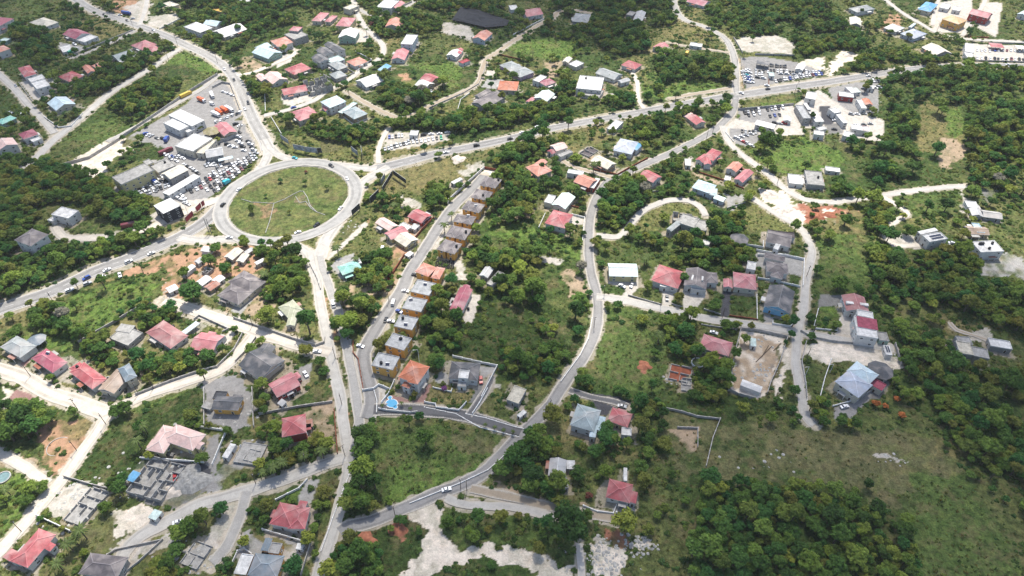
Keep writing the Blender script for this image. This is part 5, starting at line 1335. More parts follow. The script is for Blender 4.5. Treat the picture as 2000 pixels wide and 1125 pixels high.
WALLS = '''
20|960,40 700,200 430,275 0,420|k|long grey wall|2.2|dark boundary wall behind the left car yards
10|1700,590 1500,710 1250,880 950,1080|k|fence|2.2|grey perimeter wall north of the bus yard
10|1880,870 1840,760 1800,660 1740,650 1660,690|k|fence|1.8|curved low wall at east edge of the bus yard
c5|1665,240 1610,370 1500,420 1320,475 1250,430|k|wall|2.6|curved grey wall around the restaurant corner
30|150,700|k||0|x
30|620,680 900,520 1100,400 1180,370|k|wall|1.8|dark block wall below the green highway bank
30|1520,500 1560,470 1790,575 1740,600|k|wall|1.4|garden wall north of the rose roofed corner house
30|1900,610 1830,740 1700,870 1560,905 1330,985 1060,1090|k|wall|1.6|curving wall along the gravel road bend
31|230,490 420,555 720,660 870,705 935,680 940,640|k|wall|1.6|low wall around the round tree plot
31|400,645 330,740 240,830|k|wall|1.5|dark wall beside the charcoal roofed house
31|905,260 880,180 820,60|k|wall|1.2|low wall along the wooded plot by the south road
31|1160,670 1160,760 1200,810 1240,1050|t|wall|1.2|terracotta kerb wall left of the terrace road
31|1560,0 1480,130 1420,210 1390,270|t|wall|2.0|rust red wall below the tyre pile slope
21|1790,670 1700,760 1600,880|t|wall|2.0|rust red wall beside the pink roofed complex
21|1560,960 1510,1040 1440,1125|t|wall|2.0|rust red wall continuing down from the little white gatehouse
c4|1060,0 850,190 640,370 370,630 350,700|w|wall|2.2|white capped wall along the top of the terrace road
c4|1070,0 1290,40|t|wall|2.0|rust red end wall above the white paved yard
22|1250,570 1380,600|t|wall|1.0|dark hedge wall between mint and scarlet houses
22|1010,740 1060,630|w|wall|1.0|white garden wall left of the scarlet house
22|1270,640 1365,665 1350,850|w|wall|1.2|white wall around the scarlet house drive
22|1440,290 1620,330 1860,200|t|wall|1.4|brick red wall along the village road corner
32|340,790 560,840 685,865 560,1110|w|wall|1.6|white wall enclosing the charcoal roofed villa
32|1425,490 1395,650 1330,780 1180,985|w|wall|.8|pale retaining wall along the village road curve
c2|990,970 1130,1000 1140,1040 1430,1080 1530,970|w|wall|1.4|white balustrade wall in front of the villa lawn
c2|1100,780 1330,835 1345,795|w|wall|1.0|short white planter wall on the villa lawn
c2|600,690 530,850 430,980|w|wall|1.4|white wall left of the terracotta villa
c2|400,1060 500,1080 800,1110 900,1100|w|wall|1.6|pale wall below the swimming pool
c2|190,820 330,800 400,750 460,770 540,810|w|wall|1.6|white gate wall at the end of the terrace road
c2|340,830 375,960 370,1110|w|wall|1.2|white curved wall beside the gate road
42|340,150 460,175 640,230 690,240|w|wall|.4|pale wall north of the villa drive
42|90,110 280,150 420,230 640,285 660,290|w|wall|.4|pale wall south of the villa drive
42|380,150 420,90 470,0|w|wall|1.4|white wall east of the villa side drive
42|650,320 540,430 470,490 300,570 0,690|w|wall|.7|pale retaining kerb along the lower village road
42|1045,705 1130,740 1225,750 1245,700|w|wall|1.1|white wall in front of the crimson porch house
42|1245,745 1290,760 1300,700|w|wall|1.1|white wall by the crimson house garden bed
43|235,105 400,140 500,170 635,185 590,300 550,470|k|wall|1.5|grey wall around the brown scrub plot
43|380,235 500,240 500,350|k|wall|1.4|small pale wall inside the brown scrub plot
33|985,575 940,750 890,1050|k|wall|2.2|left block wall of the big walled dirt yard
33|1350,640 1290,830 1215,1000 1190,1080|k|wall|2.2|right block wall of the big walled dirt yard
33|985,575 1120,590 1350,640|k|wall|2.0|top block wall of the big walled dirt yard
33|890,1050 970,1090 1090,1120|k|wall|2.0|bottom block wall of the big walled dirt yard
33|1560,570 1735,588 1760,500|w|wall|1.0|mint white garden wall around the square lawn
33|1590,420 1555,560|w|wall|1.0|mint white fence left of the square lawn
33|1455,590 1530,635 1700,670 2000,700|k|wall|1.4|grey retaining wall below the marl forecourt
33|1495,680 1460,830 1490,1000 1500,1110|k|wall|1.6|grey wall beside the lower lane
33|1690,815 1640,960 1605,1100|w|wall|1.3|white wall left of the blue grey villa
33|1120,180 1200,190 1450,245|w|wall|1.4|white wall behind the sky blue house
33|1120,0 1330,0 1480,35 1470,240|w|wall|1.6|pink capped wall of the charcoal cross hipped house
33|1235,520 1235,535 1370,555 1420,515|w|wall|1.2|white front wall of the sky blue house
33|110,310 370,385|k|wall|1.0|stone wall in front of the crimson roofed house
33|450,380 530,405|k|wall|1.0|stone wall between the two marl forecourts
33|700,420 830,460|k|wall|1.0|stone wall before the near black roofed house
33|900,470 1120,500|t|wall|1.0|brown wall before the rose hipped house lawn
33|1110,310 1115,500|w|wall|1.0|white fence between the rose and sky blue houses
33|680,540 960,580|k|wall|.9|dark hedge wall behind the faded rose house
33|1345,610 1385,650|k|wall|1|x
34|590,700 640,860|k|wall|2.0|end wall of the marl yard with solar hut
34|320,1120 550,960 575,900|k|wall|1.6|outer wall of the grey villa yard
44|80,105 210,70 240,40|w|wall|1.0|white curved wall by the silver white car
23|930,830 1030,880 1160,900 1160,850|w|wall|1.6|white wall by the charcoal roofed house pool
23|1110,920 1480,990 1475,1100|w|wall|1.5|pale wall below the rounded charcoal house
23|880,590 1020,545|k|wall|1.0|grey wall under the rubble roofed yard
23|660,310 860,375 1010,440|t|wall|1.2|dark red hedge wall beside the pale paved strip
23|290,460 470,455|k|wall|1|dark fence across the grass below the coral house
40|390,530 560,580 650,600|k|wall|1.4|grey wall above the long roofless foundation
40|225,765 300,800 430,860|w|wall|1.6|pale wall right of the scarlet hipped house
40|1160,225 1365,255 1280,460|w|wall|1.5|cream wall around the pink villa yard
40|850,420 1230,445|w|wall|1.4|cream wall below the pale pink villa
40|1232,0 1232,220|k|wall|1.6|dark block wall left of the grey yard
40|1520,0 1530,230|k|wall|1.6|dark block wall right of the grey yard
40|650,1000 700,970 980,910 840,1040 750,1110|k|wall|1.2|grey wall below the south west lane
41|330,155 560,110 770,80|k|wall|1.5|dark hedge wall above the scarlet house plot
41|780,130 800,390|t|wall|1.3|brown wall between the scarlet plot and south road
41|350,850 620,930|w|wall|1.6|pale wall above the slate blue house yard
41|430,670 570,600 620,545|w|wall|1.3|pale wall above the dusty crimson house
41|640,930 600,1060 580,1125|k|wall|1.6|dark wall right of the slate blue house yard
41|165,1060 200,980 240,965 290,1000|w|wall|1.4|curved white wall by the slate blue house
41|870,520 830,620 770,780 700,980|w|wall|.7|white kerb wall left of the south road
11|1040,880 1160,975 1275,930|w|wall|.8|white plinth wall around the mint roofed tan house
11|520,920 600,1050|w|wall|1.0|pale fence at the rose house lawn
11|930,590 1020,640 1170,575 1090,530|k|wall|1.4|grey wall around the grey double hipped house
11|1180,410 1305,470 1190,560|w|wall|1.3|white wall around the bright coral house
11|470,740 475,880|w|wall|.8|thin white wall on the red house lawn
11|745,30 780,105 840,110|x|wall|1|x
11|1310,90 1450,100 1620,20|k|wall|1.8|grey retaining wall below the top white building
12|700,430 870,470|t|wall|1.2|orange brown wall above the purple walled house
12|610,460 590,540 540,660 420,730 150,850|k|wall|1.2|grey wall along the hamlet track
12|810,275 1050,150|w|wall|1.2|white wall along the shaded track
12|370,880 400,780 470,730|w|wall|.9|white wall around the brown roofed bungalow
10|350,920 460,1000 560,990 650,890|w|wall|1.2|pale wall around the palm garden at lane corner
10|520,460 1040,240|k|wall|1.4|stone wall along the short cross lane
10|150,650 260,800|k|wall|1.0|pale wall beside the white terraces
10|1250,230 1410,150|w|wall|1.4|white wall edging the dirt yard at top
13|930,300 1000,420|k|wall|1.6|grey wall beside the lane above the upper car lot
13|985,450 1010,670|k|wall|1.2|kerb wall at left side of the upper car lot
13|1100,430 1400,440|k|wall|1.8|dark wall behind the upper car lot
13|965,860 1400,820|k|wall|1.8|dark wall behind the lower car lot
13|1205,550 1205,670|t|wall|1.0|low brown wall splitting the upper car lot
13|880,1000 870,1040 930,1110|w|wall|.9|white kerb wall around the corner car lot
14|1145,480 1607,492|k|wall|1.4|dark wall in front of the top right car lot
14|1335,340 1607,345|k|wall|1.2|grey wall behind the top right car lot
14|1140,290 1330,300|t|wall|1.2|brick red wall below the rose roofed red house
'''
for ln in WALLS.strip().splitlines():
    sh, tk, mk, _, h, lab = ln.split('|')
    if lab == 'x' or mk not in 'kwt': continue
    wall_line(sh, tk, float(h), {'k': M_BWALL, 'w': M_BWHITE, 't': M_BRUST}[mk], lab)

# ------------------------------------------------------------------ poles, billboards, pool and other singles
def pole(sheet, tk, h, label, arm=True):
    a, b = px(sheet, tk); p = at(a, b); r = empty('utility_pole', p, random.uniform(0, 3)); tag(r, label, 'pole', 'utility poles beside the roads')
    b1 = MB(); b1.cyl((0, 0, -.5), .17, .11, h + .5, 8); b1.build('shaft', [M_WOOD], r)
    if arm: b2 = MB(); b2.box((0, 0, h - .6), (2.2, .12, .14)); b2.build('crossarm', [M_WOOD], r); b3 = MB(); b3.cyl((.3, .2, h - 2.2), .2, .2, .7, 8); b3.build('transformer', [M_STEEL], r)
for s, t, h, l in (('10', '1050,235', 11, 'utility pole on the north road verge at upper left'), ('10', '1388,355', 11, 'utility pole beside the second bend of the north road'),
                   ('10', '1700,495', 10, 'utility pole inside the north road hairpin'), ('20', '1130,1110', 11, 'leaning dark pole on the grass bank below the highway'),
                   ('30', '440,395', 11, 'dark pole on the green bank near left edge'), ('22', '790,105', 11, 'utility pole beside the highway tree tunnel'),
                   ('13', '762,1060', 10, 'pole beside the fork under the main road'), ('13', '1405,735', 9, 'thin pole on the grass strip of the lower car lot'),
                   ('23', '1270,400', 10, 'pole beside the rubble heap on the east lane'), ('31', '375,545', 9, 'pole at the gravel road by the brown roofed house'),
                   ('31', '730,655', 9, 'pole beside the round tree plot'), ('41', '845,405', 9, 'leaning pole at the lower lane junction'),
                   ('41', '1148,770', 9, 'pole on the village road bend at bottom'), ('42', '345,612', 9, 'pole where the dirt track leaves the village road'),
                   ('40', '470,125', 9, 'pole on the big gravel road at left'), ('40', '130,858', 9, 'pole beside the bottom left gravel road'),
                   ('40', '640,215', 9, 'pole at the gravel road corner'), ('30', '1085,1080', 9, 'pole at the foot of the tan gabled house garden'),
                   ('33', '1545,620', 9, 'pole at the eastern lane crossing')): pole(s, t, h, l)
def lamp_post(sheet, tk, h, label):
    a, b = px(sheet, tk); p = at(a, b); r = empty('lamp_post', p, R(200)); tag(r, label, 'lamp post'); b1 = MB(); b1.cyl((0, 0, -.3), .14, .08, h + .3, 8); b1.bar((0, 0, h), (1.8, 0, h + .5), .1, .1); b1.build('column', [M_TRIM], r)
    b2 = MB(); b2.box((2.1, 0, h + .5), (.9, .35, .15)); b2.build('lantern', [M_STEEL], r)
lamp_post('c2', '925,470', 11, 'tall white lamp post behind the terracotta villa')
lamp_post('33', '1490,935', 7, 'white lamp post beside the lower lane')
lamp_post('33', '1680,915', 7, 'white lamp post by the villa side wall')
lamp_post('c1', '880,590', 10, 'pale lamp post on the grass wedge west of roundabout')
M_AD1 = mat_plain('sun_bleached_poster', (.28, .32, .36), .6, var=.7, scale=.5); M_AD2 = mat_plain('dark_poster_back', (.05, .05, .05), .8, var=.4); M_AD3 = mat_plain('red_poster', (.30, .03, .04), .6, var=.5, scale=.5)
def billboard(sheet, t0, t1, h, zb, mat, label):
    P = at_np([px(sheet, t0), px(sheet, t1)]); c = P.mean(0); d = P[1] - P[0]; L = np.linalg.norm(d); r = empty('billboard', (c[0], c[1], zg(*c)), math.atan2(d[1], d[0])); tag(r, label, 'billboard')
    b = MB(); b.box((0, 0, zb + h / 2), (L, .12, h)); b.build('panel', [mat], r); b = MB()
    for s in (-1, 1): b.box((0, 0, zb + (h / 2) * (1 + s) + s * .06), (L + .2, .2, .12))
    for s in (-1, 1): b.box((s * (L / 2 + .05), 0, zb + h / 2), (.12, .2, h)) 
    b.build('frame', [M_STEEL], r); n = max(2, int(L / 4))
    for i in range(n):
        x = (i / (n - 1) - .5) * (L - .6); b = MB(); b.box((x, .2, (zb + h) / 2 - .3), (.18, .18, zb + h + .2)); b.bar((x, .3, zb + h * .7), (x, 2.4, -.2), .1, .1); b.build('strut', [M_STEEL], r)
billboard('21', '600,58', '662,105', 3.5, 2, M_AD1, 'tilted billboard nearest the north road on the green slope')
billboard('21', '700,140', '785,160', 4, 2, M_AD1, 'left of the two wide blue billboards above the roundabout')
billboard('21', '790,160', '885,175', 4, 2, M_AD1, 'right of the two wide blue billboards above the roundabout')
billboard('21', '888,170', '920,172', 4, 2, M_AD2, 'small square billboard beside the wide blue billboards')
billboard('21', '1150,150', '1200,195', 3.5, 2, M_AD1, 'grey slanting billboard by the lot track')
billboard('21', '1228,150', '1234,205', 4, 2, M_AD2, 'narrow dark billboard seen edge on by the lot track')
billboard('21', '1395,470', '1470,340', 3.4, 2, M_AD2, 'left arm of the big dark V shaped billboard')
billboard('21', '1475,340', '1575,410', 3.4, 2, M_AD2, 'right arm of the big dark V shaped billboard')
billboard('21', '1385,420', '1412,370', 4, 2, M_AD1, 'white faced tall billboard left of the V shaped billboard')
billboard('21', '1300,570', '1365,505', 5, 2, M_AD2, 'dark billboard half behind the tree east of roundabout')
billboard('21', '1155,655', '1215,600', 4, 1.5, M_AD2, 'black billboard on the rubble verge south east of roundabout')
billboard('c1', '855,775', '995,640', 3.5, 1.5, M_AD3, 'longest of the red billboards west of roundabout')
billboard('c1', '1060,570', '1150,480', 3.5, 1.5, M_AD3, 'middle of the red billboards west of roundabout')
billboard('c1', '1165,470', '1215,430', 3.5, 1.5, M_AD3, 'last red billboard before the service lane mouth')
# overhead sign gantry leg pair west of the roundabout
a_, b_ = px('c1', '1310,960'); p = at(a_, b_); r = empty('sign_gantry', p, R(-20)); tag(r, 'grey steel gantry leaning over the western road', 'gantry')
for s in (-1, 1): b = MB(); b.bar((s * .9, 0, -.5), (s * .9, 0, 12), .3, .3); b.build('mast', [M_STEEL], r)
b = MB(); [b.bar((-.9, 0, z), (.9, 0, z + 1.2), .1, .1) for z in range(1, 11, 2)]; b.build('lattice', [M_STEEL], r)
# swimming pool
PW = at_np([px('c2', q) for q in '485,985 500,950 540,930 590,930 625,950 640,985 620,1020 580,1038 530,1030 500,1010'.split()]); c = PW.mean(0); r = empty('swimming_pool', (c[0], c[1], zg(*c))); tag(r, 'oval blue swimming pool with two round side tubs', 'pool')
def disc(b, P, z, grow, m):
    P = np.asarray(P); cc = P.mean(0); b.poly([(cc[0] + (p[0] - cc[0]) * grow - c[0], cc[1] + (p[1] - cc[1]) * grow - c[1], z) for p in P], m)
cir = lambda tk, rad: [(at(*px('c2', tk)).x + rad * math.cos(t), at(*px('c2', tk)).y + rad * math.sin(t)) for t in np.linspace(0, 6.28, 16, endpoint=False)]
for nm, Pp, g in (('basin', PW, 1.0), ('side_tub', cir('540,905', .95), 1), ('side_tub', cir('612,1035', .95), 1)):
    b = MB(); disc(b, Pp, .34, 1.28 if g and nm == 'side_tub' else 1.12, 0)
    Pp = np.asarray(Pp); cc = Pp.mean(0); gq = 1.28 if nm == 'side_tub' else 1.12
    for i in range(len(Pp)):
        q0 = (Pp[i] - cc) * gq + cc - c; q1 = (Pp[(i + 1) % len(Pp)] - cc) * gq + cc - c; b.poly([(q0[0], q0[1], -.4), (q1[0], q1[1], -.4), (q1[0], q1[1], .34), (q0[0], q0[1], .34)])
    b.build(nm, [M_TRIM], r); b = MB(); disc(b, Pp, .36, 1.0, 0); b.build('water', [M_WATER], r)
raster(nocan, PW, 6)
M_STONE = mat_plain('pale_limestone', (.38, .37, .34), .9, .1, var=.5, scale=.8)
def flatring(sheet, tk, rad, h, mat, name, cat, label, inner=None):
    a, b2 = px(sheet, tk); p = at(a, b2); r = empty(name, p); tag(r, label, cat); b = MB(); n = 20; ri = inner or rad * .88
    for i in range(n):
        t0, t1 = 2 * math.pi * i / n, 2 * math.pi * (i + 1) / n; q = lambda rr, t, z: (rr * math.cos(t), rr * math.sin(t), z)
        b.poly([q(rad, t0, -.3), q(rad, t1, -.3), q(rad, t1, h), q(rad, t0, h)]); b.poly([q(rad, t0, h), q(rad, t1, h), q(ri, t1, h), q(ri, t0, h)]); b.poly([q(ri, t1, -.1), q(ri, t0, -.1), q(ri, t0, h), q(ri, t1, h)])
    b.build('rim', [mat], r); return r
r = flatring('33', '650,840', 3.4, 1.0, M_BWHITE, 'round_tank', 'tank', 'open round water tank with green water on the lawn'); b = MB(); b.cyl((0, 0, 0), 3.0, 3.0, .6, 20); b.build('algae_water', [mat_plain('algae_water', (.16, .2, .06), .3)], r)
r = flatring('40', '22,535', 3.2, .8, M_BWALL, 'round_tank', 'tank', 'small round pool at bottom left field edge'); b = MB(); b.cyl((0, 0, 0), 2.8, 2.8, .5, 20); b.build('pool_water', [mat_plain('murky_water', (.16, .24, .24), .2)], r)
flatring('40', '352,345', 5.2, .1, M_STONE, 'stone_ring', 'stone ring', 'thin white stone ring on the orange ground', 4.95)
flatring('41', '415,195', 1.5, .15, M_STONE, 'round_planter', 'planter', 'upper round pale planter beside scarlet house', .1)
flatring('41', '418,238', 1.5, .15, M_STONE, 'round_planter', 'planter', 'lower round pale planter beside scarlet house', .1)
# dark gazebos
def gazebo(sheet, tk, rad, h, label, col):
    a, b2 = px(sheet, tk); p = at(a, b2, h); p.z = zg(p.x, p.y); r = empty('gazebo', p); tag(r, label, 'gazebo'); b = MB(); n = 8; q = [(rad * math.cos(2 * math.pi * i / n), rad * math.sin(2 * math.pi * i / n), h) for i in range(n)]
    for i in range(n): b.poly([q[i], q[(i + 1) % n], (0, 0, h + rad * .4)])
    b.poly(q[::-1]); b.build('roof', [M_ROOF], r, col)
    for i in range(0, n, 2): b = MB(); b.bar((q[i][0] * .85, q[i][1] * .85, -.3), (q[i][0] * .85, q[i][1] * .85, h), .2, .2); b.build('post', [M_TRIM], r)
    raster(nocan, [(p.x + rad * 1.3 * math.cos(t), p.y + rad * 1.3 * math.sin(t)) for t in np.linspace(0, 6.2, 10)])
gazebo('30', '285,655', 5, 3.2, 'dark grey round gazebo beside the grey hipped house', RC_['J'])
gazebo('c6', '582,680', 6.5, 3.5, 'black round gazebo beside the red terrace', RC_['D'])
gazebo('23', '975,825', 6.0, 3.2, 'dark round gazebo left of the rounded charcoal house', RC_['D'])
gazebo('c5', '1285,300', 7, 3.5, 'olive thatched round gazebo beside the restaurant', (.22, .19, .08))
# black netting plot at the top, tyre pile, rubble heaps
NP = at_np([px('12', q) for q in '330,165 400,80 540,95 780,170 760,210 600,235 420,190'.split()]); c = NP.mean(0); r = empty('shade_net', (c[0], c[1], zg(*c))); tag(r, 'big black shade net stretched over a plot at the top', 'net'); b = MB()
nn = len(NP)
for i in range(nn):
    for k in range(5):
        f0, f1 = k / 5, (k + 1) / 5; q = lambda P, f: (P[0] * f + c[0] * (1 - f), P[1] * f + c[1] * (1 - f))
        A, B2, C2, D2 = q(NP[i], f0), q(NP[(i + 1) % nn], f0), q(NP[(i + 1) % nn], f1), q(NP[i], f1); zz = lambda P: zg(*P) + 2.4 + 1.2 * math.sin(P[0] * .45 + P[1] * .2) * math.cos(P[1] * .2) - zg(*c)
        b.poly([(P[0] - c[0], P[1] - c[1], zz(P)) for P in (A, B2, C2, D2)])
b.build('net_cloth', [mat_plain('black_net', (.022, .024, .03), .9, var=.5, scale=.5)], r, smooth=True); raster(nocan, NP, 3)
for i in range(nn): b = MB(); b.bar((NP[i][0] - c[0], NP[i][1] - c[1], -2), (NP[i][0] - c[0], NP[i][1] - c[1], 3), .15, .15); b.build('post', [M_WOOD], r)
def heap(sheet, tk, rad, h, mat, name, cat, label, sq=1.0, seed=1):
    a, b2 = px(sheet, tk); p = at(a, b2); rr = random.Random(seed); b = MB(); n, m = 22, 7; ph = [rr.uniform(0, 6.28) for _ in range(4)]
    def pt(i, k):
        t = 2 * math.pi * i / n; f = k / m; e = 1 + .18 * math.sin(3 * t + ph[0]) + .12 * math.sin(5 * t + ph[1]) ; x, y = rad * f * e * math.cos(t), rad * f * e * sq * math.sin(t)
        return (x, y, h * (1 - f * f) * (1 + .25 * math.sin(x * 1.3 + ph[2]) * math.cos(y * 1.1 + ph[3])) - .15)
    for k in range(m):
        for i in range(n):
            if k == 0: b.poly([pt(0, 0), pt(i, 1), pt(i + 1, 1)])
            else: b.poly([pt(i, k), pt(i, k + 1), pt(i + 1, k + 1), pt(i + 1, k)])
    o = b.build(name, [mat], None, smooth=True); o.location = p; tag(o, label, cat)
M_MARL = mat_plain('marl_rubble', (.58, .51, .43), .95, .05, var=.4, scale=.6); M_GREYH = mat_plain('grey_gravel', (.27, .265, .25), .95, .05, var=.45, scale=.9)
M_REDH = mat_plain('red_earth', (.31, .125, .075), .95, .05, var=.45, scale=.5)
heap('22', '385,205', 5.5, 1.8, M_MARL, 'marl_heap', 'heap', 'pale marl heap beside the highway east of roundabout')
heap('23', '1190,470', 6, 1.6, M_MARL, 'marl_heap', 'heap', 'white marl heap at the lane end of the big red cut', seed=3)
heap('23', '1320,600', 7, 1.4, M_MARL, 'marl_heap', 'heap', 'long white marl heap in the middle of the red cut', .7, 4)
heap('23', '1570,650', 6, 1.8, M_REDH, 'earth_heap', 'heap', 'brick red earth heap in the excavation', .8, 5)
heap('23', '1680,640', 5, 1.4, M_REDH, 'earth_heap', 'heap', 'second red earth heap right of the excavation centre', .8, 6)
heap('40', '1140,545', 9, 2.2, M_GREYH, 'gravel_heap', 'heap', 'large grey gravel heap ringed by the dark drive', .9, 7)
heap('40', '1050,610', 5, 1.6, M_MARL, 'marl_heap', 'heap', 'white heap beside the roofless grey ruin', .8, 8)
heap('41', '960,905', 5, 1.0, M_REDH, 'earth_heap', 'heap', 'oval red earth heap near the bottom centre', .8, 9)
heap('41', '1165,835', 4, 1.2, M_REDH, 'earth_heap', 'heap', 'red earth heap on the bottom centre slope', 1, 10)
heap('33', '235,860', 4, 1.0, M_REDH, 'earth_heap', 'heap', 'small red mound in the central meadow', .9, 11)
heap('13', '1800,430', 6, 1.8, M_MARL, 'marl_heap', 'heap', 'white marl heap beside upper highway slope', .9, 12)
# pale boulders
def boulder_mesh(seed):
    rr = random.Random(seed); b = MB(); n, m = 8, 4; J = [[rr.uniform(.75, 1.15) for _ in range(n)] for _ in range(m + 1)]
    def pt(i, k):
        i %= n; t = 2 * math.pi * i / n; f = math.pi * k / m / 1.6; s = math.sin(f) * J[k][i]; return (s * math.cos(t), s * math.sin(t), .75 * math.cos(f) * (J[k][i] if k else 1) + .05)
    for k in range(m):
        for i in range(n):
            if k == 0: b.poly([pt(0, 0), pt(i, 1), pt(i + 1, 1)])
            else: b.poly([pt(i, k), pt(i, k + 1), pt(i + 1, k + 1), pt(i + 1, k)])
    return b.mesh('boulder', [M_STONE])
BM = [boulder_mesh(i) for i in range(4)]
BZ = [('33', '1150,910', 45, 26, 'broken blocks piled above the long white roofed block'), ('33', '1180,660', 14, 16, 'loose stones at the top of the walled dirt yard'), ('40', '880,520', 70, 40, 'rubble strewn through the big roofless grey ruin'),
      ('40', '480,700', 60, 38, 'rubble strewn along the long roofless foundation'), ('40', '1180,1030', 60, 34, 'rubble of the broken foundation by the lower lane'), ('41', '270,380', 30, 24, 'block rubble on the grey slab beside the palms'),
      ('11', '860,620', 24, 30, 'debris on the roofless hamlet building'), ('34', '560,800', 20, 24, 'stones in the marl yard by the solar hut'), ('14', '420,800', 40, 60, 'scrap and rubble on the slabs of the industrial yard'),
      ('40', '1400,150', 24, 40, 'rubble in the grey yard of the small orange house'), ('30', '1380,270', 30, 34, 'heaped scrap beside the white zinc roofed shop'),
('42', '1190,1030', 150, 30, 'cluster of white rocks at bottom right centre'), ('42', '1380,940', 60, 14, 'white rocks right of the white rock cluster'), ('43', '850,470', 7, 40, 'pale rocks on the brown grassy slope'),
      ('43', '1010,380', 6, 26, 'pale rocks in a line on the brown slope'), ('21', '1120,720', 18, 20, 'rubble rocks beside the south east slip'), ('33', '430,960', 16, 12, 'rubble around the red floored foundation'),
      ('24', '700,850', 14, 12, 'white stones beside the hillside track end'), ('44', '420,415', 10, 14, 'grey rocks on the dark hillside'), ('40', '530,640', 16, 12, 'rubble stones around the long foundation')]
for sh, tk, n, sprd, lab in BZ:
    a, b2 = px(sh, tk); P0 = at(a, b2)
    bb = MB()
    for i in range(n):
        x, y = P0.x + random.gauss(0, sprd * .22), P0.y + random.gauss(0, sprd * .16); s = random.uniform(.25, .95); me = BM[i % 4]; k = len(bb.v); ca, sa = math.cos(i), math.sin(i)
        for v in me.vertices: bb.v.append(((v.co.x * ca - v.co.y * sa) * s + x - P0.x, (v.co.x * sa + v.co.y * ca) * s + y - P0.y, v.co.z * s * .55 + zg(x, y) - P0.z - .1))
        for f in me.polygons: bb.f.append(tuple(k + q for q in f.vertices)); bb.m.append(0)
    o = bb.build('rocks', [M_STONE]); o.location = P0; tag(o, lab, 'rocks', kind='stuff')
for lab, a, b_ in (('long dark timber lying across the walled dirt yard', '1105,830', '1230,705'), ('second long timber crossing the first in the dirt yard', '1150,790', '1205,700'), ('short dark plank near the right wall of the dirt yard', '1243,742', '1300,685')):
    A = at(*px('33', a)); B = at(*px('33', b_)); o = MB(); o.bar((0, 0, .2), tuple(B - A + Vector((0, 0, .2))), .35, .25); o = o.build('timber', [M_WOOD]); o.location = A; tag(o, lab, 'timber')
# island foot walls
wall_line('21', '285,515 360,540 440,545 540,550 620,520 700,475 740,455 770,455', .35, M_CONC, 'low stone edging curving across the roundabout lawn', 'edging', .32, 'stone_edging', False)
wall_line('21', '540,550 510,680 475,780', .35, M_CONC, 'straight stone edging down the roundabout lawn', 'edging', .32, 'stone_edging', False)
wall_line('21', '710,495 740,545 790,535 830,590 880,620 940,640', .35, M_CONC, 'zigzag stone edging on the right of the roundabout lawn', 'edging', .32, 'stone_edging', False)
wall_line('21', '770,455 800,500 825,570 870,610', .3, M_CONC, 'inner stone edging beside the zigzag edging', 'edging', .4, 'stone_edging', False)
# tyre pile as single tyres
tm = MB(); tm.cyl((0, 0, 0), .5, .5, .3, 10); tme = tm.mesh('tyre', [M_TYRE])
P0 = at(*px('c4', '200,1320')) if False else at(*px('21', '1875,1030'))
for i in range(60):
    x, y = P0.x + (i % 10 - 4.5) * 1.15 + random.uniform(-.2, .2), P0.y + (i // 10 - 2.5) * 1.3 + random.uniform(-.2, .2); o = link('tyre', tme); o.location = (x, y, zg(x, y) + .05 + .3 * (i % 2)); o.rotation_euler = (random.uniform(-.3, .3), random.uniform(-.3, .3), 0)
    tag(o, 'black tyre lying in the pile below the dark roofed townhouses', 'tyre', 'tyres in the pile')
raster(nocan, [(P0.x - 7, P0.y - 5), (P0.x + 7, P0.y - 5), (P0.x + 7, P0.y + 5), (P0.x - 7, P0.y + 5)])
HAZE_D = 0.00005
# worn aprons and bare yard soil round every building
for (c, u, v, w, d) in FOOTS:
    rad = max(w, d) * .75 + 6; s = np.where((X > c.x - rad) & (X < c.x + rad) & (Y > c.y - rad) & (Y < c.y + rad))[0]
    if not len(s): continue
    a = np.abs((X[s] - c.x) * u.x + (Y[s] - c.y) * u.y) - w / 2; b_ = np.abs((X[s] - c.x) * v.x + (Y[s] - c.y) * v.y) - d / 2; dd_ = np.maximum(a, b_)
    lim = .7 + 3.6 * vnoise(X[s], Y[s], 7, 81) * vnoise(X[s], Y[s], 15, 82) * 1.6; k = s[(dd_ < lim) & (veg[s] > .3)]
    f = (.45 + .5 * vnoise(X[k], Y[k], 3, 83))[:, None]; hue = vnoise(X[k], Y[k], 30, 84)[:, None]; cc = np.array((.36, .33, .285)) * hue + np.array((.31, .245, .175)) * (1 - hue)
    colr[k] = colr[k] * (1 - f) + cc * f; veg[k] = .35
G_.color_attributes['cover'].data.foreach_set('color', np.c_[colr, veg].astype('f').ravel())
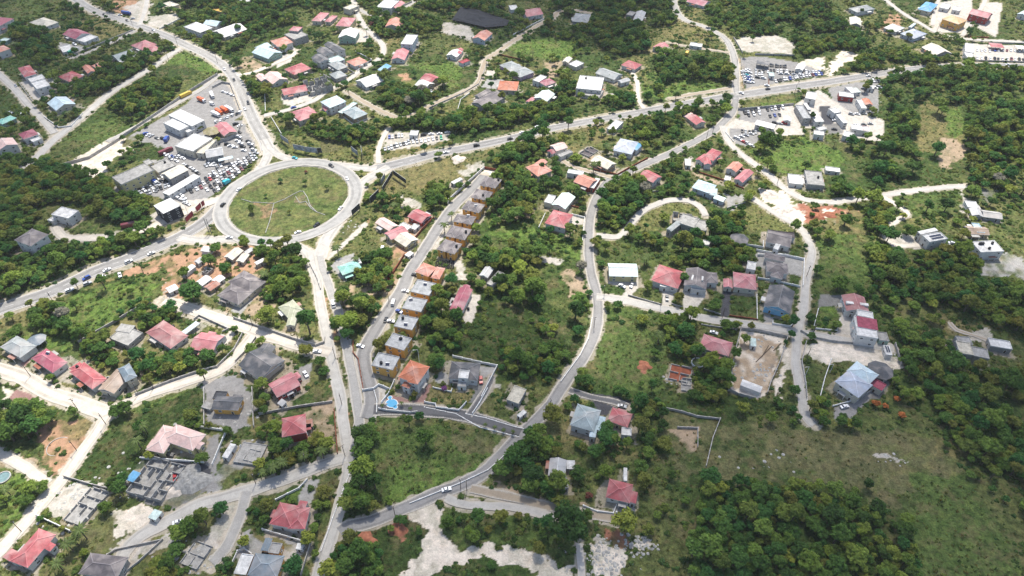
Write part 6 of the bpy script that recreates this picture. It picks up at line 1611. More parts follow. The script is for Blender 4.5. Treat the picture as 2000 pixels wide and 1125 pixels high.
# ------------------------------------------------------------------ vegetation
def leaf_mesh(name, lobes, nq, size, seed, mat, flat=.55, fill=True):
    """foliage: leaf-sized faces spread through several lobes; lobes = (x, y, z, r, squash)"""
    g = np.random.default_rng(seed); V = []; Fc = []; A = sum(l[3] ** 2 for l in lobes)
    for (cx, cyy, cz, r, sq) in lobes:
        n = max(8, int(nq * r * r / A)); d = g.normal(size=(n, 3)); d /= np.linalg.norm(d, axis=1)[:, None]; d[:, 2] = np.where(d[:, 2] < -.45, -d[:, 2], d[:, 2])
        rad = r * (g.uniform(.72, 1.05, n) + .10 * np.sin(d[:, 0] * 7 + d[:, 1] * 5 + seed)); P = d * rad[:, None] * (1, 1, sq) + (cx, cyy, cz)
        nrm = d + g.normal(size=(n, 3)) * flat + (0, 0, .55); nrm /= np.linalg.norm(nrm, axis=1)[:, None]
        t = np.cross(nrm, g.normal(size=(n, 3))); t /= np.linalg.norm(t, axis=1)[:, None] + 1e-9; bt = np.cross(nrm, t); s = size * g.uniform(.55, 1.25, n)[:, None]
        for k in range(n):
            b0 = len(V); a, c = t[k] * s[k], bt[k] * s[k] * .75; V += [P[k] - a, P[k] - c * .9, P[k] + a, P[k] + c]; Fc.append((b0, b0 + 1, b0 + 2, b0 + 3))
        if fill:
            b0 = len(V); m_ = 6; rr = r * .74
            for j in range(1, 4):
                ph = math.pi * j / 4
                for i in range(m_): th = 2 * math.pi * (i + .5 * (j % 2)) / m_; V.append(np.array((cx + rr * math.sin(ph) * math.cos(th), cyy + rr * math.sin(ph) * math.sin(th), cz + rr * sq * math.cos(ph))) + g.normal(size=3) * r * .08)
            V += [np.array((cx, cyy, cz + rr * sq)), np.array((cx, cyy, cz - rr * sq))]
            for i in range(m_):
                i2 = (i + 1) % m_; Fc.append((b0 + i, b0 + i2, b0 + 18)[::-1] if False else (b0 + 18, b0 + i, b0 + i2))
                for j in range(2): Fc.append((b0 + j * m_ + i, b0 + (j + 1) * m_ + i, b0 + (j + 1) * m_ + i2, b0 + j * m_ + i2))
                Fc.append((b0 + 19, b0 + 2 * m_ + i2, b0 + 2 * m_ + i))
    me = bpy.data.meshes.new(name); me.from_pydata([tuple(v) for v in V], [], Fc); me.materials.append(mat); me.update(); return me
def crown(seed, R0, H0, mat, nq=560, size=.42):
    g = random.Random(seed); L = [(0, 0, H0, R0 * .62, .75)]; n = g.randint(5, 8)
    for i in range(n):
        t = 2 * math.pi * (i + g.uniform(-.3, .3)) / n; q = R0 * g.uniform(.42, .68); L.append((q * math.cos(t), q * math.sin(t), H0 + g.uniform(-.22, .18) * R0, R0 * g.uniform(.32, .5), g.uniform(.65, .95)))
    L.append((g.uniform(-.25, .25) * R0, g.uniform(-.25, .25) * R0, H0 + R0 * .38, R0 * g.uniform(.3, .42), .8)); return leaf_mesh('crown', L, nq, size, seed, mat)
def trunk(seed, R0, H0):
    g = random.Random(seed + 50); b = MB(); b.cyl((0, 0, -.6), .28, .17, H0 * .7 + .6, 7)
    for i in range(4):
        t = 2 * math.pi * i / 4 + g.uniform(-.4, .4); q = R0 * .5; b.bar((0, 0, H0 * .5), (q * math.cos(t), q * math.sin(t), H0 + g.uniform(-.3, .3)), .14, .14)
    return b.mesh('trunk', [M_BARK])
TV = []                                            # broadleaf variants: crown, trunk, radius
for i, (R0, H0) in enumerate([(3.2, 4.6), (3.6, 5.2), (3.0, 4.0), (3.9, 5.6), (2.7, 4.6), (3.4, 4.4), (4.2, 5.4), (2.9, 5.4)]):
    TV.append((crown(i * 13 + 3, R0, H0, M_LEAF), trunk(i, R0, H0), R0))
SPEC = {'yellow': (crown(101, 3.2, 4.4, M_YLEAF), trunk(21, 3.2, 4.4)), 'russet': (crown(102, 2.6, 3.4, M_RLEAF, 420), trunk(22, 2.6, 3.4)),
        'grey': (crown(103, 3.0, 4.2, M_GLEAF, 300, .3), trunk(23, 3.0, 4.2)), 'orange': (crown(104, 2.4, 3.6, M_OLEAF, 380), trunk(24, 2.4, 3.6)), 'purple': (crown(105, 2.2, 2.2, M_PLEAF, 380), trunk(25, 2.2, 2.2))}
BUSH = [leaf_mesh('bush_foliage', [(0, 0, .5, 1.1, .8), (.8, .3, .4, .8, .8), (-.6, .6, .35, .75, .8), (-.1, -.8, .4, .7, .8)], 110, .30, 200 + i, M_SHRUB) for i in range(3)]
def palm_mesh(seed):
    g = random.Random(seed); b = MB()
    for i in range(15):
        t = 2 * math.pi * i / 15 + g.uniform(-.15, .15); up = g.uniform(.1, .8); L = g.uniform(2.6, 3.4); pr = None
        for k in range(6):
            f = k / 5; x = L * f; z = up * L * f * .75 - L * .62 * f * f; w = .42 * (1 - f) ** .5 * (1 if k else .4) + .04; c_, s_2 = math.cos(t), math.sin(t)
            A = (x * c_ - w * s_2, x * s_2 + w * c_, z - .15 * (w > .1)); B = (x * c_, x * s_2, z + .1); C = (x * c_ + w * s_2, x * s_2 - w * c_, z - .15 * (w > .1))
            if pr: b.poly([pr[0], pr[1], B, A]); b.poly([pr[1], pr[2], C, B])
            pr = (A, B, C)
    return b.mesh('fronds', [M_PALM])
PM = [palm_mesh(i) for i in range(3)]; ptm = MB(); ptm.cyl((0, 0, -.5), .24, .15, 6.5, 7); PT = ptm.mesh('trunk', [M_BARK])

# where the landmarks are, for saying which tree is meant
HX = np.array([h[1] for h in HOUSES])
USED = {}
def trim(t, n):
    w = t.split()[:n]
    while w[-1] in ('with', 'and', 'of', 'the', 'by', 'in', 'at', 'to', 'from', 'on', 'beside', 'below', 'above', 'near', 'its', 'a', 'two', 'left', 'upper', 'north', 'west', 'between', 'behind', 'among', 'right'): w.pop()
    return ' '.join(w)
def near_label(x, y, head):
    d = np.hypot(HX[:, 0] - x, HX[:, 1] - y); o = np.argsort(d)
    ppx, ppy = to_px(x, y, zg(x, y))
    for i in o[:4]:
        hx, hy = to_px(HX[i][0], HX[i][1], 2); dx, dy = ppx - hx, ppy - hy
        rel = ('right of' if dx > 0 else 'left of') if abs(dx) > abs(dy) * 1.3 else ('below' if dy > 0 else 'above')
        far = ' well' if d[i] > 26 else ''
        L = '%s%s %s the %s' % (head, far, rel, trim(HOUSES[i][0], 16 - len((head + far + ' ' + rel + ' the').split())))
        if L not in USED: USED[L] = 1; return L
    i = o[0]
    for q in ('farther ', 'outer ', 'smaller ', 'taller ', 'leafier ', 'lone ', 'last ', 'inner ', 'leaning ', 'broader '):
        L = '%s%s %s the %s' % (q, head, rel, trim(HOUSES[i][0], 15 - len((head + ' ' + rel + ' the').split())))
        if L not in USED: USED[L] = 1; return L
    return L
def place_tree(x, y, s, k, rz, label=None, kind=None):
    z = zg(x, y); r = empty('broadleaf_tree', (x, y, z), rz); r.scale = (s, s, s * random.uniform(.7, 1.2))
    cm, tm_ = (SPEC[kind] if kind else TV[k][:2]); link('crown', cm, r); link('trunk', tm_, r); return r
# woods: dense areas (photo points) and tree scale
WOODS = '''
1.2 0 0,330 60,300 130,330 200,350 225,385 180,400 150,400 95,400 70,440 30,500 0,510
1.2 0 -60,300 0,300 0,600 -60,620
1.1 0 0,590 0,520 90,490 130,475 330,455 352,458 240,492 130,532 40,572
1.2 0 200,385 285,378 302,440 250,438 190,420
1.1 0 215,205 260,180 300,150 345,140 400,150 380,172 300,222 250,243
1.1 0 20,50 90,50 110,110 90,130 40,115
1.1 0 160,128 300,112 330,90 345,98 250,160 200,185 110,190 100,165
1.0 0 440,-10 690,-10 670,20 600,20 580,45 500,65 470,95 430,110 395,90 400,60 350,40 320,0
1.1 0 715,30 800,10 880,8 985,10 985,40 880,18 860,60 790,70 740,75
1.1 0 1080,-10 1310,-10 1320,40 1260,100 1230,110 1160,105 1110,95 1060,60
1.1 0 1345,-10 1610,0 1650,50 1700,95 1780,112 1690,112 1640,95 1570,112 1540,80 1450,72 1395,40
.9 0 1640,145 1700,110 1770,112 1880,118 1820,124 1700,140
1.1 0 1290,95 1340,105 1430,128 1434,166 1380,155 1290,160 1275,115
1.1 0 765,250 800,232 900,235 1000,218 1060,200 1150,200 1240,190 1235,213 1130,230 1000,250 880,262 885,262 850,256
1.2 0 1735,142 2030,142 2030,205 1890,200 1850,205 1830,220 1800,205 1790,240 1785,290 1800,330 1740,372 1690,366 1640,330 1600,285 1700,292 1735,280 1740,230 1720,190
1.2 0 1885,210 2030,205 2030,410 1950,370 1900,355 1890,320 1875,290
1.2 0 1695,395 1730,402 1740,440 1728,480 1760,510 1790,560 1740,600 1710,560 1690,500 1688,430
1.1 0 1780,500 1870,490 1920,520 1900,560 1810,560
1.2 0 1770,570 1900,560 2030,560 2030,650 1960,645 1850,600 1790,590
1.2 0 1745,640 1800,650 1870,690 1870,720 1980,740 2040,700 2040,1020 1960,960 1900,900 1850,850 1790,800 1745,780
1.2 0 1375,965 1450,945 1540,955 1600,960 1690,985 1750,1000 1780,1060 1780,1150 1350,1150 1350,1050
1.1 0 1175,350 1240,342 1270,400 1240,430 1200,448 1172,445 1170,395
1.2 0 1320,468 1380,465 1400,430 1440,420 1465,450 1445,470 1475,520 1430,540 1340,515 1305,512
1.1 0 980,300 1030,270 1060,285 1040,305 1010,330 1025,350 1060,345 1090,360 1045,385 1030,430 990,440 965,400 970,350
1.3 0 905,492 1060,500 1062,560 1050,600 980,590 950,560 940,540
1.0 0 835,560 880,575 890,620 900,680 850,690 815,650 800,620 830,590
1.0 0 960,655 1060,660 1110,690 1080,730 990,720
1.3 0 660,600 725,590 740,610 700,650 665,680 655,640
1.1 0 505,475 600,490 612,560 560,575 520,590 500,560 540,530 500,500
1.2 0 692,815 735,825 735,880 722,900 745,1000 705,1005 672,1000 672,965 700,910
1.1 0 0,795 60,795 110,825 90,850 30,868 0,862
1.1 0 380,1020 440,1000 430,1040 380,1100 330,1140 280,1140 330,1060
1.0 0 640,1080 700,1045 750,1085 740,1140 630,1140
.9 0 60,600 120,600 150,640 200,660 195,690 130,660 80,650
1.0 0 160,665 215,665 235,715 200,720 160,690
1.0 0 270,700 350,695 385,690 375,720 300,745 265,735
1.0 0 275,610 350,600 355,620 320,640 280,640
1.1 0 1300,615 1350,630 1370,690 1345,720 1300,700
1.0 0 1350,730 1420,700 1425,760 1400,790 1340,780
1.2 0 980,890 1050,850 1090,870 1080,900 1030,930 975,915
1.0 0 1020,935 1060,925 1110,965 1060,980 1020,970
.9 0 505,890 600,872 640,880 560,915 500,930
1.2 0 1475,262 1520,268 1515,300 1475,295
.9 0 1350,205 1420,195 1422,215 1390,240 1350,225
1.0 0 1235,240 1300,225 1350,215 1330,260 1280,290 1240,270
1.1 0 1620,340 1660,330 1660,380 1625,385
1.0 0 830,360 880,355 870,400 840,415
.9 0 1560,790 1600,800 1610,830 1570,830
1.1 0 1500,1070 1780,1060 1790,1140 1500,1140
1.0 0 1230,800 1280,790 1300,830 1270,870 1240,850
1.0 0 460,160 560,155 560,180 510,200 480,190
1.0 0 560,235 700,250 740,262 700,290 620,270
1.0 0 730,170 830,150 850,190 800,222 740,205
1.0 0 1000,150 1110,140 1130,190 1060,200 1000,185
1.0 0 750,500 750,460 770,560 740,580 700,530
1.0 0 700,500 760,500 750,560 700,560
'''
wood = np.zeros((Hh, W_), bool); SC = np.ones((Hh, W_)); 
for ln in WOODS.strip().splitlines():
    t = ln.split(); P = at_np([px(t[1], q) for q in t[2:]]); mk = np.zeros((Hh, W_), bool); raster(mk, P); SC[mk] = float(t[0]); wood |= mk
CLEAR = '''
0 745,825 1000,860 925,940 760,985 735,900
0 1140,620 1290,640 1290,740 1170,765 1130,720
0 1590,450 1690,440 1690,560 1600,570
0 1390,830 1660,840 1720,940 1390,940
0 1690,860 1840,880 1960,1000 2000,1125 1790,1125 1760,1000
0 225,830 390,750 400,810 320,840 260,890 150,945
0 735,330 930,300 900,360 760,380
0 1080,770 1110,770 1120,850 1060,860
0 760,90 820,130 920,120 930,165 860,180 770,170
0 985,110 1000,78 1120,78 1120,118
0 1240,190 1430,165 1430,180 1240,210
0 1450,200 1560,180 1560,205 1450,215
0 1790,205 1890,205 1880,330 1790,330
0 1490,290 1650,270 1700,380 1560,370
0 1440,390 1570,430 1550,470 1450,450
0 320,100 420,130 380,155 300,140
0 110,270 240,240 230,290 130,320
0 870,690 960,690 900,740 850,740
0 360,160 480,160 510,300 300,400 240,360 300,250
0 1420,100 1620,120 1580,170 1440,180
'''
clear = np.zeros((Hh, W_), bool)
for ln in CLEAR.strip().splitlines():
    t = ln.split(); raster(clear, at_np([px(t[0], q) for q in t[1:]]))
isr = np.hypot(gx - RC[0], gy - RC[1]) < isl(np.arctan2(gy - RC[1], gx - RC[0])) + 10; clear |= isr; nocan |= isr
for cx_, cy_ in CARPOS: raster(nocan, [(cx_ - 3, cy_ - 3), (cx_ + 3, cy_ - 3), (cx_ + 3, cy_ + 3), (cx_ - 3, cy_ + 3)])
def cell(x, y): return int(min(max(y - GY0, 0), Hh - 1)), int(min(max(x - GX0, 0), W_ - 1))
def inview(x, y, mrg=60):
    a, b = to_px(x, y, zg(x, y)); return -mrg < a < 2000 + mrg and -mrg < b < 1125 + mrg
TREES = []; buckets = {}
def try_tree(x, y, s, k, r, force=False, kind=None):
    key = (int(x // 6), int(y // 6))
    if not force:
        i, j = cell(x, y)
        if nocan[i, j]: return False
        for ax in (-1, 0, 1):
            for ay in (-1, 0, 1):
                for (qx, qy, qr) in buckets.get((key[0] + ax, key[1] + ay), ()):
                    if (qx - x) ** 2 + (qy - y) ** 2 < ((r + qr) * .52) ** 2: return False
    buckets.setdefault(key, []).append((x, y, r)); TREES.append((x, y, s, k, kind)); return True
# trees that can be picked out one by one in the photograph
SOLO = '''
21 784,390 .7|21 953,425 .75|21 477,490 .55|21 370,620 .65|21 790,300 .5 russet|21 590,375 .5|21 660,620 .55|21 1390,520 1.4|21 295,830 1.0|21 320,870 .8
31 810,560 2.0|31 480,490 1.7|31 600,280 1.3|31 740,240 1.2|31 170,110 1.3|31 440,1010 1.2|31 900,830 1.3|31 930,900 1.0|31 1230,420 1.7|31 1120,540 1.7|31 1080,300 1.4|31 1110,620 1.3|31 790,750 1.0
30 1500,310 1.7|30 1450,150 1.2|30 1640,50 1.1|30 810,230 1.2|30 1760,110 1.2|30 1625,800 1.1|30 690,700 1.2|30 800,740 1.3|30 890,840 1.1|30 1150,500 1.2|30 1270,450 1.1|30 1340,400 1.0|30 1490,820 1.3|30 1410,880 1.0 yellow|30 1320,900 1.2|30 1590,940 1.0|30 280,480 1.4|30 500,470 1.5 grey|30 520,570 1.2|30 590,400 .9
23 1185,80 1.9|23 1130,110 1.5|23 1500,260 1.2|23 1750,400 1.5|23 1730,450 1.4|23 890,420 1.2 yellow|23 1070,480 1.0 yellow|23 1040,510 1.1|23 1120,310 .9|23 1690,800 1.1|23 1805,700 1.0|23 1550,730 1.0|23 1590,780 1.0|23 1410,745 .9|23 240,820 1.1|23 390,660 1.2|23 1190,400 1.0|23 830,250 1.1|23 450,200 1.2|23 500,230 1.1|23 240,440 1.5 grey|23 60,200 .9 yellow|23 1200,250 1.2|23 1240,280 1.1
22 1255,770 1.5|22 960,660 .8|22 1300,190 1.5|22 1840,110 1.0 yellow|22 690,230 1.0 yellow|22 780,130 1.4|22 880,150 1.5|22 1050,30 1.5|22 930,70 1.3|22 1030,280 .9|22 520,740 1.1|22 640,580 1.2|22 500,850 1.3|22 600,860 1.3|22 800,860 1.2|22 900,880 1.2|22 1450,860 1.1|22 1530,900 1.1|22 230,440 1.2|22 190,550 1.4|22 1480,250 .9|22 1190,60 1.2 yellow|22 1280,450 1.2
42 950,850 2.1|42 1290,810 1.7 yellow|42 860,170 1.3|42 735,530 1.5|42 720,590 1.3|42 890,580 1.2|42 1010,510 1.3|42 1190,300 1.4|42 1230,310 1.2|42 1110,395 1.1|42 1430,320 1.1|42 950,110 .7|42 620,440 1.6|42 560,490 1.5|42 680,380 1.4|42 740,340 1.4|42 820,350 1.1|42 550,780 1.2|42 410,790 1.3|42 900,670 1.2|42 1410,570 1.1|42 1080,640 .7 russet|42 1390,480 1.2
43 580,540 1.4|43 640,600 1.0 yellow|43 1130,590 1.0|43 770,120 1.0 yellow|43 1060,1000 1.0 yellow|43 290,160 1.0|43 300,340 1.2
41 950,290 1.8|41 960,370 1.6|41 960,520 1.7|41 940,580 1.5|41 900,640 1.8|41 870,690 1.7|41 940,690 1.6|41 680,310 1.1|41 740,350 1.2|41 625,910 1.0 yellow|41 720,620 1.2|41 540,1070 1.3|41 240,925 .8 yellow|41 1330,310 1.3|41 500,350 1.1|41 590,370 1.2|41 330,450 .9 yellow|41 440,350 1.1|41 850,1060 1.4|41 930,1000 1.4|41 740,1090 1.2 yellow
40 905,400 .8 yellow|40 750,120 1.3|40 700,140 1.2|40 850,240 1.0|40 60,280 1.7|40 150,200 1.5|40 230,130 1.5|40 210,250 1.5|40 120,100 1.3|40 300,170 1.3|40 740,550 .9|40 730,620 1.0|40 1150,830 1.3|40 1090,870 1.3|40 1230,790 1.3|40 1060,960 1.2|40 180,600 1.2
33 560,600 1.6|33 480,730 1.4|33 600,470 1.4|33 500,340 .9|33 780,400 1.4|33 870,550 1.0|33 215,510 1.0 yellow|33 400,510 1.2|33 1020,660 .9|33 1335,505 .8 yellow|33 750,830 1.2|33 870,850 1.3|33 830,960 1.3|33 780,900 1.2|33 1590,110 1.3|33 1780,210 1.2|33 320,760 1.1|33 550,180 1.3|33 790,370 1.2|33 960,540 .8 yellow|33 700,60 1.3
32 860,100 2.1|32 780,200 1.9|32 950,180 2.0|32 960,280 1.7|32 1330,330 1.7|32 1300,450 1.5|32 1125,565 .9 yellow|32 480,180 1.0|32 330,200 1.2|32 1310,600 1.0|32 850,750 1.0 grey|32 1340,100 1.3 grey|32 180,440 1.3|32 250,560 1.4|32 330,620 1.2|32 200,830 1.3|32 1500,60 .8|32 1860,250 .9
12 1210,680 1.3|12 270,640 1.1|12 1000,920 1.5|12 850,900 1.4|12 250,840 1.1|12 1060,560 1.0|12 860,120 1.6|12 1780,300 1.4|12 1560,600 1.1|12 1860,760 1.4|12 1960,760 .9 yellow|12 1240,980 1.5|12 1040,1040 1.7|12 820,820 1.2|12 720,760 1.2|12 1600,420 1.2|12 1540,470 .9 yellow|12 100,710 1.5 grey|12 70,800 1.5
13 370,640 1.3|13 350,700 1.2|13 760,830 1.2|13 750,950 1.1|13 870,580 1.7|13 800,520 1.6|13 720,330 1.3|13 1540,930 1.0|13 1960,700 1.0|13 480,760 1.0|13 260,770 1.2|13 500,830 1.6|13 440,900 1.3|13 350,960 1.4|13 1410,300 .9|13 1080,310 .8|13 1120,180 1.0 orange|13 740,190 1.2|13 750,60 1.4|13 650,830 1.3|13 870,860 1.2
14 1200,200 .7|14 380,680 1.0|14 700,290 1.4|14 940,850 1.6|14 960,890 1.4|14 1100,350 1.3|14 1570,190 1.2|14 330,100 .9|14 400,230 1.3|14 1180,500 1.0
24 920,140 1.6|24 160,430 1.9|24 300,520 1.5|24 420,540 1.7|24 200,700 1.2|24 80,810 1.5|24 660,650 .8 yellow|24 850,590 1.4|24 1000,580 1.5|24 700,770 1.3|24 1200,680 .8 yellow|24 1490,450 1.2 yellow|24 1200,470 1.3|24 1130,800 1.1|24 1080,690 1.0|24 460,1000 1.1 yellow|24 1400,370 1.5 grey
34 1190,30 1.6|34 440,40 1.1 yellow|34 150,230 1.5|34 640,90 1.3|34 540,420 1.2|34 880,380 1.1 yellow|34 470,90 1.4|34 740,400 1.2|34 880,500 1.0
44 345,90 .8 orange|44 470,55 .8 orange|44 500,155 .9 orange|44 400,100 .7 orange|44 770,55 1.0 yellow|44 170,210 .8 yellow|44 330,80 .6 orange|44 530,790 1.0
10 150,300 1.7|10 200,270 1.6|10 330,240 1.5|10 220,370 1.5|10 300,500 1.4|10 440,380 1.3|10 500,40 1.5|10 380,50 1.4|10 1230,320 1.4|10 1320,360 1.1|10 1640,330 1.4|10 1260,60 1.6|10 500,720 1.1|10 480,680 1.2|10 1020,900 1.5|10 1140,980 .6|10 350,790 1.1|10 600,880 1.3|10 1860,230 1.4|10 1690,1000 .9|10 1200,560 1.2 yellow|10 1560,1000 .8 yellow|10 1870,500 1.1|10 860,60 1.4|10 540,480 .7 yellow|10 130,220 1.5
11 550,110 1.5|11 890,290 1.6|11 1600,790 1.9 grey|11 1400,600 1.5|11 850,520 1.3|11 480,690 1.4|11 500,520 .9|11 250,510 1.3|11 40,330 1.3|11 1860,660 1.3|11 1640,580 1.1|11 1380,460 1.0|11 1560,380 1.2|11 1690,900 1.3|11 630,610 .9|11 620,390 1.0|11 820,730 .6|11 290,160 1.3|11 1300,190 1.0 russet|11 300,110 1.4|11 670,950 1.2|11 1130,1090 1.0|11 1400,960 1.2
20 1970,600 .8|20 960,45 .8|20 860,600 1.5|20 980,560 1.5|20 700,610 1.2|20 1100,520 1.4|20 1680,900 1.2|20 1910,860 1.1|20 1700,60 .8 yellow|20 1620,1000 1.4|20 1770,1060 1.2|20 1060,610 1.3|20 780,520 1.4
c2 1240,770 .7 purple|c2 860,880 .5|c2 640,770 .5|c2 1180,500 1.1
'''
for ln in SOLO.strip().splitlines():
    sh = ln.split()[0]; body = ln[len(sh):]
    for it in body.split('|'):
        t = it.split(); 
        if t[0] in SHEET and ',' not in t[0]: sh = t[0]; t = t[1:]
        a, b = px(sh, t[0]); s = float(t[1]); kd = t[2] if len(t) > 2 else None
        p = at(a, b, 2.5 * s); k = random.randrange(8); r0 = (3.2 if kd else TV[k][2]) * s; try_tree(p.x, p.y, s, k, r0 * .9, True, kd)
NSOLO = len(TREES)
rg = random.Random(11)
ws = np.argwhere(wood & ~nocan & ~clear); rg.shuffle(ws_ := ws.tolist())
for i, j in ws_[:90000]:
    x, y = GX0 + j + rg.random(), GY0 + i + rg.random()
    if not inview(x, y, 120): continue
    if float(vnoise(x, y, 21, 35)) * .6 + float(vnoise(x, y, 8, 36)) * .4 < (.44 if i > 330 else .34): continue
    k = rg.randrange(8); s = SC[i, j] * rg.choice((.45, .6, .7, .8, .9, 1.05, 1.3)); try_tree(x, y, s, k, TV[k][2] * s)
ws = np.argwhere(~wood & ~nocan & ~clear & ~occ); ws_ = ws.tolist(); rg.shuffle(ws_)
for i, j in ws_[:60000]:
    x, y = GX0 + j + rg.random(), GY0 + i + rg.random()
    if not inview(x, y, 100): continue
    dn = float(vnoise(x, y, 26, 31)) * .7 + float(vnoise(x, y, 9, 32)) * .3
    if rg.random() > max(0.0, (dn - .50) * 1.3) * (.25 if bare[i, j] else 1): continue
    k = rg.randrange(8); s = rg.uniform(.4, 1.0); try_tree(x, y, s, k, TV[k][2] * s * 1.05)
# beyond the picture the wood goes on, thinner
for _ in range(15000):
    x = rg.uniform(-1100, 1100); y = rg.uniform(40, 1250)
    if inview(x, y, 110): continue
    k = rg.randrange(8); s = rg.uniform(.8, 1.3)
    if not (GX0 < x < -GX0 and GY0 < y < GY0 + Hh) or not nocan[cell(x, y)]: try_tree(x, y, s, k, TV[k][2] * s)
def shown(t):
    a, b = to_px(t[0], t[1], zg(t[0], t[1]) + 3)
    if not (5 < a < 1995 and 5 < b < 1120): return -1
    return t[2] * (1333 / math.hypot(math.hypot(t[0], t[1]), CAM_H))
order = sorted(range(len(TREES)), key=lambda i: (-(3 if i < NSOLO and shown(TREES[i]) > 0 and TREES[i][4] else 0) - shown(TREES[i])))
NIND = 300; ind = set(order[:NIND]); crowns_first = {}
SZ = lambda s: 'big' if s > 1.35 else 'broad' if s > 1.1 else 'medium' if s > .8 else 'small'
for i in order[:NIND]:
    x, y, s, k, kd = TREES[i]; r = place_tree(x, y, s, k, random.uniform(0, 6.28), kind=kd)
    head = '%s %s tree' % (SZ(s), {'yellow': 'yellow green', 'russet': 'russet', 'grey': 'dry grey', 'orange': 'orange flowering', 'purple': 'purple flowering', None: ('round green', 'spreading green', 'dark green', 'leafy green', 'dense green', 'full green', 'wide green', 'bushy green')[k]}[kd])
    tag(r, near_label(x, y, head), 'tree', 'individual broadleaf trees in view')
    if kd is None and k not in crowns_first: crowns_first[k] = (bpy.data.objects[r.name].children[0], r.children[1]) if r.children[0].name.startswith('crown') else (r.children[1], r.children[0])
def scatter(name, items, sources, mat_seed=0):
    """items: (x, y, z, scale, zscale, rot, variant); sources: per variant a list of objects; geometry-node instances on points"""
    me = bpy.data.meshes.new(name); A = np.array(items, 'f'); me.vertices.add(len(A)); me.vertices.foreach_set('co', A[:, :3].ravel().copy())
    a = me.attributes.new('siz', 'FLOAT_VECTOR', 'POINT'); a.data.foreach_set('vector', np.stack([A[:, 3], A[:, 3], A[:, 4]], 1).ravel().copy())
    a = me.attributes.new('rot', 'FLOAT_VECTOR', 'POINT'); a.data.foreach_set('vector', np.stack([A[:, 5] * 0, A[:, 5] * 0, A[:, 5]], 1).ravel().copy())
    a = me.attributes.new('var', 'INT', 'POINT'); a.data.foreach_set('value', A[:, 6].astype('i'))
    o = link(name, me); g = bpy.data.node_groups.new(name + '_nodes', 'GeometryNodeTree'); g.interface.new_socket('Geometry', in_out='INPUT', socket_type='NodeSocketGeometry'); g.interface.new_socket('Geometry', in_out='OUTPUT', socket_type='NodeSocketGeometry')
    N, L = g.nodes, g.links; gi = N.new('NodeGroupInput'); go = N.new('NodeGroupOutput'); J = N.new('GeometryNodeJoinGeometry')
    def attr(nm, dt): n = N.new('GeometryNodeInputNamedAttribute'); n.data_type = dt; n.inputs['Name'].default_value = nm; return n.outputs['Attribute']
    sz, rt, va = attr('siz', 'FLOAT_VECTOR'), attr('rot', 'FLOAT_VECTOR'), attr('var', 'INT')
    e2r = N.new('FunctionNodeEulerToRotation'); L.new(rt, e2r.inputs[0])
    for v, srcs in enumerate(sources):
        cmp_ = N.new('FunctionNodeCompare'); cmp_.data_type = 'INT'; cmp_.operation = 'EQUAL'
        L.new(va, [s for s in cmp_.inputs if s.name == 'A' and s.type == 'INT'][0]); [s for s in cmp_.inputs if s.name == 'B' and s.type == 'INT'][0].default_value = v
        for so in srcs:
            oi = N.new('GeometryNodeObjectInfo'); oi.transform_space = 'ORIGINAL'; oi.inputs['Object'].default_value = so; oi.inputs['As Instance'].default_value = True
            ip = N.new('GeometryNodeInstanceOnPoints'); L.new(gi.outputs[0], ip.inputs['Points']); L.new(cmp_.outputs[0], ip.inputs['Selection']); L.new(oi.outputs['Geometry'], ip.inputs['Instance'])
            L.new(e2r.outputs[0], ip.inputs['Rotation']); L.new(sz, ip.inputs['Scale']); L.new(ip.outputs[0], J.inputs[0])
    L.new(J.outputs[0], go.inputs[0]); md = o.modifiers.new('spread', 'NODES'); md.node_group = g; return o
rest = [TREES[i] for i in range(len(TREES)) if i not in ind and TREES[i][4] is None]
TSRC = [crowns_first[k] for k in range(8)] 
o = scatter('woodland', [(x, y, zg(x, y) - .1, s, s * rg.uniform(.7, 1.25), rg.uniform(0, 6.28), k) for x, y, s, k, kd in rest], TSRC)
tag(o, 'dense green woodland and thickets filling the slopes between the houses', 'woodland', kind='stuff')
for x, y, s, k, kd in [TREES[i] for i in range(len(TREES)) if i not in ind and TREES[i][4] is not None and shown(TREES[i]) > 0]:
    r = place_tree(x, y, s, k, 1.0, kind=kd); tag(r, near_label(x, y, '%s %s tree' % (SZ(s), kd)), 'tree')
# palms
PALMS = '10 570,480|10 530,880|10 110,340|11 1120,700|11 1260,230|11 1610,270|11 1850,360|12 710,240|12 1380,550|12 1500,430|12 350,290|12 960,410|13 1020,410|21 1030,890|21 1480,560|22 1550,100|22 325,630|22 270,715|31 460,140|32 1240,680|32 1950,610|33 355,620|33 240,20|23 260,960|23 1730,60|40 820,310|40 440,900|40 400,930|40 480,850|40 340,1050|40 860,220|41 460,440|41 350,500|41 410,470|41 590,400|41 700,370|42 1200,205|42 455,212|42 512,228|42 565,245|42 622,255|c2 800,1040|c2 690,970|c2 440,1000|11 960,650|22 1440,240|24 1280,530|13 870,770|40 30,600|31 1180,20|11 1660,900'
sh = '10'
for it in PALMS.split('|'):
    t = it.split(); sh, tk = t[0], t[1]; a, b = px(sh, tk); s = .45 if sh == 'c2' or tk in ('455,212', '512,228', '565,245', '622,255', '1200,205') else random.uniform(.9, 1.25)
    p = at(a, b, 5.5 * s); p.z = zg(p.x, p.y); r = empty('palm_tree', p, random.uniform(0, 6)); r.scale = (s, s, s); c = link('fronds', random.choice(PM), r); c.location = (0, 0, 5.9); link('trunk', PT, r)
    tag(r, near_label(p.x, p.y, 'feathery %spalm' % ('dwarf ' if s < .6 else '')), 'palm', 'palms in the gardens')
